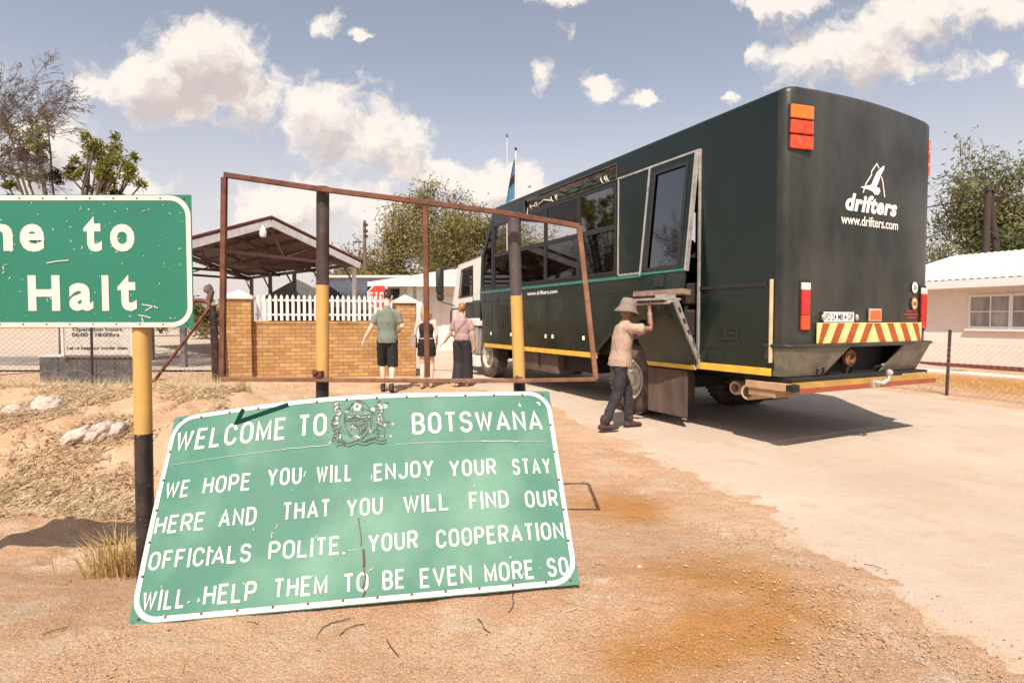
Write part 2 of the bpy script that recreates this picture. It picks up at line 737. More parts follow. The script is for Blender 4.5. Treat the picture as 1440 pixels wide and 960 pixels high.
    ad = N('ShaderNodeMath')
    L(nz(bsc, 6, .7), ad.inputs[0])
    L(mul(nz(9, 4), 1.6), ad.inputs[1])
    L(ad.outputs[0], bp.inputs['Height'])
    L(bp.outputs[0], b.inputs['Normal'])
    return m


WHITE = (.56, .53, .49)
RUSTC = (.13, .045, .025)
m_ground = mat_ground('sandy_earth')
m_road = mat_ground('dusty_road', True)
m_asphalt = M('worn_asphalt', (.17, .15, .14), .9, bump=.4, dirt=((.4, .32, .26), .4, 1.5))
m_sign = M('sign_green', (.013, .152, .098), .45, var=.08, scale=3, chips=[((.55, .62, .55), .735, 14), ((.5, .55, .5), .74, 40), (RUSTC, .765, 21)])
m_sign2 = M('faded_sign_green', (.038, .152, .104), .6, var=.08, scale=3, chips=[((.55, .6, .5), .73, 11), ((.30, .2, .14), .765, 17)], dirt=((.16, .30, .21), .3, 2))
m_white = M('sign_white', WHITE, .5, var=.05, chips=[((.35, .3, .25), .74, 35)])
m_greydk = M('emblem_ink', (.06, .055, .055), .6, chips=[((.45, .5, .42), .64, 60)])
m_greylt = M('emblem_pale', (.33, .36, .31), .6, chips=[((.13, .34, .25), .56, 70)])
m_rust = M('rusty_steel', (.105, .036, .024), .75, .2, .35, 14, .3, 90, dirt=((.26, .11, .05), .35, 9))
m_rust2 = M('rusty_painted_steel', (.25, .12, .065), .7, .1, .35, 12, .3, 90, dirt=((.10, .04, .025), .5, 7))
m_yellow = M('post_yellow', (.52, .31, .085), .55, var=.12, scale=8, chips=[((.5, .44, .34), .72, 28), ((.12, .06, .03), .75, 35)], dirt=((.42, .27, .12), .3, 6))
m_black = M('post_black', (.016, .014, .014), .5, chips=[((.4, .36, .32), .69, 30)], dirt=((.12, .08, .06), .25, 7))
m_posttop = M('post_scuffed_dark', (.034, .022, .02), .6, var=.4, chips=[((.2, .15, .13), .68, 30)], dirt=((.11, .06, .045), .35, 6))
m_greypost = M('post_scuffed_grey', (.07, .052, .05), .6, var=.4, chips=[((.25, .2, .18), .68, 25)])
m_bus = M('truck_green_paint', (.006, .014, .0105), .26, var=.15, scale=1.2, dirt=((.045, .042, .034), .12, 1.1), chips=[((.4, .38, .32), .76, 34)], spec=.5, stretch=(1, 1, .6), rvar=.16, wave=.12, )
m_busrear = M('dusty_truck_green', (.014, .0175, .0145), .38, var=.22, scale=1.5, dirt=((.085, .075, .064), .4, 1.3), chips=[((.4, .38, .32), .755, 38)], stretch=(1, 1, .5), rvar=.2, wave=.12)
m_bustrim = M('truck_teal_trim', (.035, .19, .15), .35)
m_dark = M('dark_underside', (.012, .011, .010), .8)
m_inside = M('cabin_dark', (.035, .032, .031), .85)
m_rubber = M('tyre_rubber', (.035, .03, .027), .85, dirt=((.22, .15, .10), .45, 5), bump=.3)
m_rim = M('wheel_cream', (.55, .5, .43), .5, dirt=((.25, .17, .12), .4, 7))
m_alu = M('aluminium', (.6, .56, .52), .4, .6, dirt=((.3, .25, .2), .3, 10))
m_stripe = M('reflective_yellow', (.68, .42, .05), .45, dirt=((.45, .25, .1), .2, 9))
m_red = M('lens_red', (.5, .016, .006), .15, coat=.5)
m_amber = M('lens_amber', (.72, .16, .008), .15, coat=.5)
m_orange = M('lens_orange_red', (.6, .055, .008), .15, coat=.5, var=.5, scale=14)
m_clear = M('lens_clear', (.75, .68, .6), .15, coat=.5)
m_chev_r = M('chevron_red', (.36, .07, .018), .4)
m_chev_y = M('chevron_cream', (.8, .6, .25), .4)
m_skirt = M('skirt_olive', (.10, .095, .075), .4, dirt=((.25, .2, .15), .35, 3))
m_mud = M('mudflap_brown', (.075, .048, .04), .7, dirt=((.18, .125, .09), .35, 5), stretch=(1, 1, .3))
m_print = M('white_print', (.8, .77, .72), .5, var=.03)
m_ink = M('black_print', (.02, .02, .02), .5)
m_redink = M('red_print', (.35, .04, .02), .5)
m_cab = M('cab_white', (.74, .71, .67), .35, var=.05, dirt=((.5, .42, .34), .15, 3))
m_glass = mat_glass('dark_glass', (.22, .2, .2), .07)
m_glassc = mat_glass('clear_glass', (.93, .92, .91), .018)
m_glassd = mat_glass('black_glass', (.07, .065, .065), .16)
m_seat = M('seat_fabric', (.03, .024, .024), .9)
m_tarp = M('rolled_tarp', (.022, .045, .033), .8, bump=.8, bscale=25)
m_rope = M('rope', (.6, .57, .5), .8)
m_brick = mat_brick('face_brick', (.34, .175, .062), (.48, .285, .12), (.19, .10, .055))
m_capw = M('white_plaster', (.60, .55, .50), .8, var=.06)
m_wallw = M('white_wall', (.74, .68, .63), .85, var=.05, dirt=((.6, .5, .42), .2, 1.5))
m_pinkw = M('pinkish_wall', (.70, .60, .54), .85, var=.05, dirt=((.6, .46, .36), .15, 1.2))
m_wwhite = M('white_gloss_paint', (.68, .66, .64), .4, var=.04)
m_roofw = M('pale_roof_sheet', (.66, .62, .59), .4, .15, var=.08, dirt=((.5, .42, .36), .3, 1))
m_roofr = M('brown_roof_sheet', (.17, .095, .075), .7, dirt=((.08, .05, .045), .4, 1.2))
m_steelg = M('grey_steel', (.13, .13, .135), .5)
m_steelw = M('pale_steel', (.55, .54, .53), .5)
m_maroon = M('maroon_trim', (.14, .03, .022), .6)
m_plinth = M('slate_cladding', (.052, .05, .056), .6, dirt=((.2, .17, .15), .25, 4))
m_board = M('notice_grey', (.45, .42, .38), .5)
m_wire = M('galvanised_wire', (.33, .29, .26), .6, .4)
m_wood = M('weathered_wood', (.13, .085, .06), .9, var=.3, stretch=(1, 1, .15))
m_woodd = M('dark_pole_wood', (.045, .028, .024), .9, var=.3, stretch=(1, 1, .15))
m_awn = M('slate_blue_awning', (.055, .06, .085), .8)
m_stop = M('stop_red', (.48, .045, .025), .45, var=.05)
m_skin = M('skin_light', (.56, .32, .22), .5, var=.05)
m_skinp = M('skin_pale', (.68, .46, .36), .5, var=.05)
m_skind = M('skin_brown', (.22, .105, .065), .5, var=.06)
m_rock = M('pale_rock', (.52, .45, .40), .9, var=.3, scale=5, bump=.8, bscale=14, dirt=((.25, .15, .1), .4, 4))
m_straw = mat_leaf('straw', (.46, .35, .19), (.60, .48, .31), .15, 9)
m_tuft = mat_leaf('dry_tuft', (.42, .27, .09), (.60, .46, .23), .2, 6)
m_litter = mat_leaf('leaf_litter', (.22, .14, .07), (.58, .45, .30), .1, 14)
m_stone = M('gravel_stone', (.36, .25, .165), .9, var=.75, scale=34)
m_bark = M('grey_brown_bark', (.12, .085, .07), .9, var=.3)
m_barkb = M('bare_twig_bark', (.17, .14, .145), .9, var=.3)
m_leaf_a = mat_leaf('olive_leaf', (.13, .12, .035), (.32, .255, .10), .3, .55)
m_leaf_b = mat_leaf('yellow_green_leaf', (.11, .12, .02), (.26, .235, .05), .3, .8)
m_leaf_c = mat_leaf('fresh_leaf', (.10, .125, .04), (.27, .255, .12), .3, .6)
m_leaf_d = mat_leaf('dry_brown_leaf', (.11, .075, .04), (.20, .14, .08), .2, .8)


# ------------------------------------------------------------------ lettering
def arc(cx, cy, rx, ry, a0, a1, n=8):
    return [(cx + rx * math.cos(R(a0 + (a1 - a0) * i / n)), cy + ry * math.sin(R(a0 + (a1 - a0) * i / n))) for i in range(n + 1)]


def bowl(y0, y1, xr=1.0, rx=.45):
    h = (y1 - y0) / 2
    ry = min(h, .26)
    return [(0, y1), (xr - rx, y1)] + arc(xr - rx, y1 - ry, rx, ry, 90, 0, 6) + arc(xr - rx, y0 + ry, rx, ry, 0, -90, 6) + [(0, y0)]


_O = arc(.5, .69, .5, .31, 0, 180) + arc(.5, .31, .5, .31, 180, 360)
GLYPH = {  # letter: (relative width, list of (closed, points))
    'A': (1.0, [(0, [(0, 0), (.5, 1), (1, 0)]), (0, [(.2, .3), (.8, .3)])]),
    'B': (.86, [(0, bowl(.52, 1, .94)), (0, bowl(0, .52)), (0, [(0, 0), (0, 1)])]),
    'C': (.86, [(0, arc(.5, .69, .5, .31, 5, 180) + arc(.5, .31, .5, .31, 180, 355))]),
    'D': (.86, [(1, [(0, 0), (0, 1), (.4, 1)] + arc(.4, .66, .6, .34, 90, 0, 7) + arc(.4, .34, .6, .34, 0, -90, 7))]),
    'E': (.76, [(0, [(1, 1), (0, 1), (0, 0), (1, 0)]), (0, [(0, .53), (.85, .53)])]),
    'F': (.74, [(0, [(1, 1), (0, 1), (0, 0)]), (0, [(0, .53), (.85, .53)])]),
    'H': (.86, [(0, [(0, 0), (0, 1)]), (0, [(1, 0), (1, 1)]), (0, [(0, .52), (1, .52)])]),
    'I': (.0, [(0, [(.5, 0), (.5, 1)])]),
    'J': (.8, [(0, [(1, 1), (1, .3)] + arc(.5, .3, .5, .3, 0, -170))]),
    'L': (.74, [(0, [(0, 1), (0, 0), (1, 0)])]),
    'M': (1.05, [(0, [(0, 0), (0, 1), (.5, .15), (1, 1), (1, 0)])]),
    'N': (.88, [(0, [(0, 0), (0, 1), (1, 0), (1, 1)])]),
    'O': (.88, [(1, _O)]),
    'P': (.84, [(0, bowl(.45, 1)), (0, [(0, 0), (0, 1)])]),
    'R': (.86, [(0, bowl(.47, 1)), (0, [(0, 0), (0, 1)]), (0, [(.5, .47), (1, 0)])]),
    'S': (.84, [(0, arc(.5, .745, .48, .255, 10, 180, 9) + arc(.5, .745, .48, .23, 180, 262, 3) + arc(.5, .265, .5, .25, 80, 0, 4) + arc(.5, .265, .5, .265, 0, -170, 9))]),
    'T': (.8, [(0, [(0, 1), (1, 1)]), (0, [(.5, 1), (.5, 0)])]),
    'U': (.86, [(0, [(0, 1), (0, .31)] + arc(.5, .31, .5, .31, 180, 360) + [(1, 1)])]),
    'V': (.95, [(0, [(0, 1), (.5, 0), (1, 1)])]),
    'W': (1.3, [(0, [(0, 1), (.26, 0), (.5, .9), (.74, 0), (1, 1)])]),
    'Y': (.92, [(0, [(0, 1), (.5, .45), (1, 1)]), (0, [(.5, .45), (.5, 0)])]),
    '.': (.0, [(0, [(.5, 0), (.5, .03)])]),
}


def ribbon(pts, w, closed=False):
    """centre line -> list of (left, right) pairs with mitred joints"""
    P = [Vector(p) for p in pts]
    n = len(P)
    out = []
    for i in range(n):
        a = P[(i - 1) % n] if (closed or i > 0) else None
        c = P[(i + 1) % n] if (closed or i < n - 1) else None
        t0 = (P[i] - a).normalized() if a is not None and (P[i] - a).length > 1e-9 else None
        t1 = (c - P[i]).normalized() if c is not None and (c - P[i]).length > 1e-9 else None
        t0 = t0 or t1
        t1 = t1 or t0
        n0, n1 = Vector((-t0.y, t0.x)), Vector((-t1.y, t1.x))
        m = n0 + n1
        m = m.normalized() if m.length > 1e-6 else n0
        k = 1 / max(.42, m.dot(n0))
        out.append((P[i] + m * (w / 2 * k), P[i] - m * (w / 2 * k)))
    if closed:
        out.append(out[0])
    return out


def put_ribbon(mb, pts, w, fn, lift, closed=False, step=.04, thick=.0012):
    """a strip of paint with its own small thickness, mapped on to a surface by fn(a, b, height)"""
    pr = ribbon(pts, w, closed)
    fine = []
    for (l0, r0), (l1, r1) in zip(pr, pr[1:]):
        k = max(1, int(((l0 + r0) / 2 - (l1 + r1) / 2).length / step))
        for j in range(k):
            fine.append((l0.lerp(l1, j / k), r0.lerp(r1, j / k)))
    fine.append(pr[-1])
    vs, fs = [], []
    for l, r in fine:
        vs += [fn(l.x, l.y, lift), fn(r.x, r.y, lift), fn(l.x, l.y, lift + thick), fn(r.x, r.y, lift + thick)]
    for i in range(len(fine) - 1):
        b = i * 4
        fs += [(b + 2, b + 3, b + 7, b + 6), (b, b + 2, b + 6, b + 4), (b + 3, b + 1, b + 5, b + 7)]
    if not closed:
        e = (len(fine) - 1) * 4
        fs += [(0, 1, 3, 2), (e + 1, e, e + 2, e + 3)]
    mb.add(vs, fs)


def stroke_word(mb, word, x0, x1, yb, h, fn, t, lift=.002, gap=.16):
    """word in plain upper-case sign letters between x0 and x1"""
    ws = [GLYPH[c][0] for c in word]
    # width unit k: sum(ws)*k + n*t + gaps = x1-x0
    n = len(word)
    g = gap * h
    k = (x1 - x0 - n * t - (n - 1) * g) / max(.01, sum(ws))
    k0 = .62 * h
    if k > k0 * 1.25:
        g += (k - k0) * sum(ws) / max(1, n - 1) if n > 1 else 0
        k = k0
    x = x0
    j = 0
    for c in word:
        wd = GLYPH[c][0] * k
        for closed, pts in GLYPH[c][1]:
            q = [(x + t / 2 + p[0] * wd, yb + t / 2 + p[1] * (h - t)) if wd > 0 else (x + t / 2, yb + (p[1] * (h - t) if c == '.' else p[1] * h) + (t / 2 if c == '.' and p[1] else 0)) for p in pts]
            if c in 'TEFL' or c in 'HNM':
                pass
            cap = lambda a, b, hh, xa=x, xb=x + wd + t: fn(min(max(a, xa), xb), min(max(b, yb), yb + h), hh)
            put_ribbon(mb, q, t, cap, lift + .00012 * (j % 5), bool(closed))
            j += 1
        x += wd + t + g


def glyph_mesh(text, offset=0.0, shear=0.0, space=1.0):
    """built-in font outline as flat 2D triangles: (verts, faces) in a unit box"""
    cu = bpy.data.curves.new('lettering', 'FONT')
    cu.body = text
    cu.size = 1
    cu.offset = offset
    cu.shear = shear
    cu.space_character = space
    cu.resolution_u = 4
    ob = bpy.data.objects.new('lettering', cu)
    COL.objects.link(ob)
    dg = bpy.context.evaluated_depsgraph_get()
    me = bpy.data.meshes.new_from_object(ob.evaluated_get(dg))
    vs = [(v.co.x, v.co.y) for v in me.vertices]
    fs = [tuple(p.vertices) for p in me.polygons]
    bpy.data.objects.remove(ob)
    bpy.data.curves.remove(cu)
    bpy.data.meshes.remove(me)
    x0, x1 = min(p[0] for p in vs), max(p[0] for p in vs)
    y0, y1 = min(p[1] for p in vs), max(p[1] for p in vs)
    return [((x - x0) / (x1 - x0), (y - y0) / (y1 - y0)) for x, y in vs], fs


def font_word(mb, text, x0, x1, y0, y1, fn, lift=.002, offset=0.0, shear=0.0, space=1.0, thick=.001):
    vs, fs = glyph_mesh(text, offset, shear, space)
    n = len(vs)
    edge = {}
    for f in fs:
        for a, b in zip(f, f[1:] + f[:1]):
            edge[(a, b)] = edge.get((a, b), 0) + 1
    pts = [fn(x0 + (x1 - x0) * a, y0 + (y1 - y0) * b, lift) for a, b in vs] + [fn(x0 + (x1 - x0) * a, y0 + (y1 - y0) * b, lift + thick) for a, b in vs]
    rim = [(a, b, b + n, a + n) for (a, b) in edge if (b, a) not in edge]
    mb.add(pts, [tuple(i + n for i in f) for f in fs] + rim)


def round_rect(x0, x1, y0, y1, rx, ry, n=8):
    return (arc(x1 - rx, y1 - ry, rx, ry, 0, 90, n) + arc(x0 + rx, y1 - ry, rx, ry, 90, 180, n)
            + arc(x0 + rx, y0 + ry, rx, ry, 180, 270, n) + arc(x1 - rx, y0 + ry, rx, ry, 270, 360, n))


# ------------------------------------------------------------------ ground, road, yard
def axis(parts):
    out = []
    for a, b, st in parts:
        n = max(1, int(round((b - a) / st)))
        out += [a + (b - a) * i / n for i in range(n)]
    out.append(parts[-1][1])
    return out


def build_ground():
    ys = axis([(-40, -4, 6), (-4, 1, .5), (1, 2, .1), (2, 7, .045), (7, 14, .11), (14, 30, .5), (30, 80, 5), (80, 1500, 150)])
    xs = axis([(-1500, -100, 200), (-100, -30, 10), (-30, -9, .8), (-9, -4.5, .14), (-4.5, 4, .05), (4, 10, .2), (10, 32, 1), (32, 100, 10), (100, 1500, 200)])
    mb = MB()
    nx = len(xs)
    vs = []
    for y in ys:
        rl, rr = road_left(y), road_right(y)
        for x in xs:
            h = hz(x, y)
            a = min(1.0, max(0.15, 9 / max(abs(y), 1)))
            k = .016 * noise.noise((x * 1.3, y * 1.3, 0)) + .012 * noise.noise((x * 4, y * 4, 3)) + .007 * noise.noise((x * 11, y * 11, 5)) + .004 * noise.noise((x * 25, y * 25, 9))
            if x < -2 and 4 < y < 11:
                k += ss(-2, -3.4, x) * (.07 * noise.noise((x * 2.4, y * 2.4, 8)) + .04 * noise.noise((x * 7, y * 7, 2)))
            if abs(y) > 40 or abs(x) > 40:
                k = 0
            inside = min(x - rl, rr - x)
            h -= .012 * ss(-.1, .25, inside) + .05 * ss(.35, .8, inside)
            if y > 14.2 and x < 12:
                h -= .03 * ss(14.2, 14.8, y)
            if -.5 < inside < .9 and y < 14:
                k += .012 * noise.noise((x * 5, y * 5, 31)) + .008 * noise.noise((x * 17, y * 17, 33))
            vs.append((x, y, h + k * a * (1 if inside < .5 else .4)))
    fs = [(j * nx + i, j * nx + i + 1, (j + 1) * nx + i + 1, (j + 1) * nx + i) for j in range(len(ys) - 1) for i in range(nx - 1)]
    mb.add(vs, fs)
    o = mb.build('ground', m_ground, smooth=True, fix=False, angle=0)
    tag(o, kind='structure')


def build_road():
    ys = axis([(-6, 1, .5), (1, 9, .05), (9, 14, .12), (14, 26, .5)])
    n = 56
    edge = []
    vs, fs = [], []
    for y in ys:
        l = max(road_left(y), -9.0) if y < 16.6 else -9.0
        amp = .10 if y < 9 else .05
        l += amp * noise.noise((y * 1.7, 0, 1)) + .06 * noise.noise((y * 6, 4, 1)) + .03 * noise.noise((y * 17, 4, 7))
        r = road_right(y) + .06 * noise.noise((y * 3, 7, 1)) if y < 24 else 3.0
        for i in range(n + 1):
            t = (i / n) ** 2.2
            x = l + (r - l) * t
            z = hz(x, y) + .010 + .006 * noise.noise((x * 1.1, y * 1.1, 4))
            e = ss(-.1, .75, min(x - l, r - x))
            z -= .034 * (1 - e)
            edge.append(1 - ss(.0, .55, min(x - l, r - x)))
            vs.append((x, y, z))
    w = n + 1
    fs = [(j * w + i, j * w + i + 1, (j + 1) * w + i + 1, (j + 1) * w + i) for j in range(len(ys) - 1) for i in range(n)]
    ro = tag(MB().add(vs, fs).build('road', m_road, smooth=True, fix=False, angle=0), kind='structure')
    ro.data.attributes.new('edge', 'FLOAT', 'POINT').data.foreach_set('value', edge)
    # paved yard behind the wall and fence, with a strip of darker asphalt
    def sheet(name, m, x0, x1, y0, y1, lift):
        X, Y = axis([(x0, x1, 1.0)]), axis([(y0, y1, .8)])
        v_ = [(x, y, hz(x, y) + lift) for y in Y for x in X]
        k = len(X)
        tag(MB().add(v_, [(j * k + i, j * k + i + 1, (j + 1) * k + i + 1, (j + 1) * k + i) for j in range(len(Y) - 1) for i in range(k - 1)])
            .build(name, m, smooth=True, fix=False, angle=0), kind='structure')
    sheet('yard_paving', m_road, -60, 12, 14.9, 60, .02)
    sheet('asphalt_road', m_asphalt, -60, -8, 16.2, 19.2, .027)
    # pale kerb slab in front of the house on the right
    u_ = Vector((-.449, .893, 0))
    p = Vector((12.6, 11.6, 0))
    q = p + u_ * 7
    mb = MB()
    mb.bar((p.x, p.y, .02), (q.x, q.y, .06), .5, .22)
    tag(mb.build('kerb', m_pinkw, bevel=.01), kind='structure')


def scatter():
    rnd = random.Random(3)
    # gravel: countless small stones
    mb = MB()
    ico = [(0, 0, 1), (.9, 0, .1), (.3, .85, .1), (-.7, .5, .1), (-.7, -.5, .1), (.3, -.85, .1), (0, 0, -.5)]
    icf = [(0, 1, 2), (0, 2, 3), (0, 3, 4), (0, 4, 5), (0, 5, 1), (6, 2, 1), (6, 3, 2), (6, 4, 3), (6, 5, 4), (6, 1, 5)]
    n = 0
    while n < 19000:
        y = 1.9 + 8 * rnd.random() ** 2.0
        rl = road_left(y)
        x = rnd.uniform(-.75 * y - .2, rl + .1) if rnd.random() < .55 else rl - abs(rnd.gauss(0, .5))
        if rnd.random() < .1:
            x = rl + rnd.random() ** 2 * 2.5
        if noise.noise((x * 1.5, y * 1.5, 20)) < rnd.uniform(-1.0, .35):
            continue
        s = rnd.choice((.0025, .003, .003, .004, .005, .007)) * rnd.uniform(.7, 1.3) * (1.0 if rnd.random() > .012 else 2.2)
        a = rnd.random() * 6.28
        c, sn = math.cos(a), math.sin(a)
        z = hz(x, y) + .002
        fx, fy, fz = rnd.uniform(.7, 1.4), rnd.uniform(.7, 1.2), rnd.uniform(.4, .8)
        mb.add([(x + s * (fx * px * c - fy * py * sn), y + s * (fx * px * sn + fy * py * c), z + s * fz * pz) for px, py, pz in ico], icf)
        n += 1
    tag(mb.build('gravel', m_stone, fix=False), 'small pale stones scattered over the sandy verge', None, kind='stuff')
    # straw and dry leaves lying on the bank at the left
    mb = MB()
    mb2 = MB()
    for i in range(52000):
        y = rnd.uniform(5.2, 10.6)
        x = rnd.uniform(-.98 * y - .3, -.36 * y)
        d = hz(x, y)
        if noise.noise((x * .9, y * .9, 4)) * 1.5 + noise.noise((x * 3, y * 3, 6)) * .6 + rnd.uniform(-.35, .35) < (.0 if x < -.50 * y else .4):
            continue
        z = d + rnd.uniform(.0, .05)
        a = rnd.random() * 6.28
        if rnd.random() < .6:
            ln, wd = rnd.uniform(.06, .2), .004
            t = MB and mb
        else:
            ln, wd = rnd.uniform(.015, .085), rnd.uniform(.005, .022)
            t = mb2
        dx, dy = math.cos(a) * ln / 2, math.sin(a) * ln / 2
        tz = rnd.uniform(-.4, .6) * ln
        wx, wy = -math.sin(a) * wd / 2, math.cos(a) * wd / 2
        t.quad((x - dx - wx, y - dy - wy, z), (x + dx - wx, y + dy - wy, z + abs(tz)), (x + dx + wx, y + dy + wy, z + abs(tz) + wd * .5), (x - dx + wx, y - dy + wy, z + wd * .4))
    # stray stalks and twigs elsewhere on the verge
    for i in range(130):
        y = 1.9 + 6.5 * rnd.random() ** 1.5
        x = rnd.uniform(-.8 * y, road_left(y) + .2)
        z = hz(x, y) + .008
        a = rnd.random() * 6.28
        ln = rnd.uniform(.02, .075)
        dx, dy = math.cos(a) * ln / 2, math.sin(a) * ln / 2
        mb.quad((x - dx, y - dy, z), (x + dx, y + dy, z + .006), (x + dx - dy * .05, y + dy + dx * .05, z + .008), (x - dx - dy * .05, y - dy + dx * .05, z + .003))
    tw = MB()
    for px_, py_, D_, a0_, n_ in ((445, 905, 2.55, 1.1, 5), (478, 900, 2.5, 1.6, 3), (715, 880, 2.7, 1.4, 4), (690, 905, 2.5, 2.2, 3), (1215, 800, 3.3, -.3, 2), (60, 893, 2.6, .7, 2), (355, 905, 2.5, .1, 4), (330, 880, 2.7, .5, 3), (1160, 640, 6.0, .2, 2), (560, 930, 2.4, 2.6, 3)):
        g_ = at(px_, py_, D_)
        d_ = g_ - Vector((0, 0, CAM_H))
        p_ = Vector((0, 0, CAM_H)) + d_ * (CAM_H / -d_.z)
        pts_ = [Vector((p_.x, p_.y, hz(p_.x, p_.y) + .006))]
        a_ = a0_
        for k_ in range(n_):
            a_ += rnd.gauss(0, .35)
            q_ = pts_[-1] + Vector((math.cos(a_), math.sin(a_), 0)) * .045
            pts_.append(Vector((q_.x, q_.y, hz(q_.x, q_.y) + .006 + .006 * rnd.random())))
        tw.tube(pts_, .0022, 5)
    tag(tw.build('dry_twigs', m_woodd, fix=False), 'thin dark twigs lying about the sand', None, kind='stuff')
    # standing dry grass along the fence foot
    for i in range(2600):
        t = rnd.random()
        x, y = -6.3 - 2.4 * t + rnd.gauss(0, .2), 12.2 - 3.4 * t + rnd.gauss(0, .25)
        if rnd.random() < .25:
            x, y = rnd.uniform(-6.5, -4.2), rnd.uniform(9.5, 11.8)
        z = hz(x, y)
        h = rnd.uniform(.06, .3)
        lx, ly = rnd.gauss(0, .35) * h, rnd.gauss(0, .35) * h
        mb.add([(x - .004, y, z), (x + .004, y, z), (x + lx, y + ly, z + h)], [(0, 1, 2)])
    tag(mb.build('dry_straw', m_straw, fix=False), 'pale straw and dry stalks lying over the bank', None, kind='stuff')
    tag(mb2.build('leaf_litter', m_litter, fix=False), 'brown fallen leaves heaped over the bank', None, kind='stuff')
    # dry scrub on the strip below the right-hand house
    mb = MB()
    for i in range(450):
        t = rnd.random()
        x, y = 8.9 + rnd.gauss(0, .8) - t * .6, 10.6 + t * 2.6
        if x < road_right(y) + .15:
            continue
        z = hz(x, y)
        h = rnd.uniform(.03, .16)
        mb.add([(x - .005, y, z), (x + .005, y, z), (x + rnd.gauss(0, .5) * h, y + rnd.gauss(0, .5) * h, z + h)], [(0, 1, 2)])
    tag(mb.build('dry_scrub', m_straw, fix=False), 'low dry scrub on the orange verge beside the road', None, kind='stuff')


def rock(px, py, D, sx, sy, sz, rz, label, seed, tilt=0.0):
    p = at(px, py, D)
    bm = bmesh.new()
    bmesh.ops.create_icosphere(bm, subdivisions=4, radius=1)
    for v in bm.verts:
        c = v.co.copy()
        k = 1 + .28 * noise.noise(c * 1.3 + Vector((seed, 0, 0))) + .10 * noise.noise(c * 3.7 + Vector((0, seed, 0)))
        q = Vector((round(c.x * 2.3) / 2.3, round(c.y * 2.1) / 2.1, round(c.z * 2) / 2))
        v.co = c.lerp(q, .25) * k
        v.co = Vector((v.co.x * sx, v.co.y * sy, v.co.z * sz))
    me = bpy.data.meshes.new('rock')
    bm.to_mesh(me)
    bm.free()
    me.polygons.foreach_set('use_smooth', [True] * len(me.polygons))
    me.set_sharp_from_angle(angle=R(28))
    me.materials.append(m_rock)
    o = bpy.data.objects.new('rock', me)
    COL.objects.link(o)
    o.location = (p.x, p.y, hz(p.x, p.y) + sz * .25)
    o.rotation_euler = (.15 * math.sin(seed), tilt, rz)
    tag(o, label, 'rock', 'rocks on the littered bank')


def tuft(x, y, n, hmax, spread, label, seed, m):
    rnd = random.Random(seed)
    mb = MB()
    for i in range(n):
        a = rnd.random() * 6.28
        r0 = abs(rnd.gauss(0, .35)) * spread
        bx, by = r0 * math.cos(a), r0 * math.sin(a) * .7
        h = hmax * rnd.uniform(.25, 1) * (1 - .5 * min(1, r0 / spread))
        la = a + rnd.gauss(0, .9)
        ln = h * rnd.uniform(.2, 1.0)
        z0 = hz(x + bx, y + by) - hz(x, y)
        p0 = Vector((bx, by, z0 - .01))
        p1 = p0 + Vector((math.cos(la) * ln * .35, math.sin(la) * ln * .35, h * .65))
        p2 = p0 + Vector((math.cos(la) * ln, math.sin(la) * ln, h * rnd.uniform(.75, 1.0)))
        w = Vector((-math.sin(la), math.cos(la), 0)) * rnd.uniform(.0016, .0035)
        mb.add([p0 - w, p0 + w, p1 + w, p1 - w, p2], [(0, 1, 2, 3), (3, 2, 4)])
    o = mb.build('dry_grass_tuft', m, fix=False)
    o.location = (x, y, hz(x, y))
    tag(o, label, 'grass', 'dry grass tufts on the verge')


build_ground()
build_road()
scatter()
rock(103, 628, 6.7, .20, .13, .085, .2, 'flat pale rock leftmost of three leaning on each other on the bank', 1, -.55)
rock(138, 626, 6.75, .20, .13, .10, -.1, 'long pale rock between two others on the littered bank', 4, -.75)
rock(164, 628, 6.8, .15, .12, .08, .1, 'brownish rock closest to the yellow and black post', 8, -.95)
rock(66, 585, 7.5, .2, .16, .14, .2, 'single whitish rock higher up the bank behind the others', 12)
rock(20, 590, 7.4, .12, .12, .08, 1.2, 'small pale rock at the far left of the bank', 15)
tuft(-2.62, 3.75, 430, .40, .46, 'wide golden grass tuft beside the leaning green sign', 5, m_tuft)
tuft(-3.35, 4.65, 120, .13, .14, 'small low grass tuft on the bare sand left of the yellow and black post', 6, m_straw)
tuft(-2.7, 5.9, 150, .2, .22, 'thin grass tuft behind the yellow and black post', 9, m_straw)
tuft(-4.1, 8.6, 160, .28, .24, 'taller grass tuft on the bank near the leaning gate post', 11, m_straw)


# ------------------------------------------------------------------ the leaning welcome sign
SG0 = Vector((-1.839, 2.672, -.012))
SE1 = Vector((2.1817, .163, .1248))
SE2 = Vector((-.1178, .6056, .9024))
SN = SE1.cross(SE2).normalized()


def sgn(u, v, h):
    """point on the bowed face of the leaning sign (u along, v up, both 0..1), h above the face"""
    b = .12 * (1 - (2 * u - 1) ** 2) * max(0.0, v)
    b += .012 * math.sin(u * 9 + 1) * math.sin(v * 4)
    return SG0 + SE1 * u + SE2 * v + SN * (b + h)


def sg(a, b, h):
    """the same in metres along / up"""
    return sgn(a / 2.1914, b / 1.0931, h)


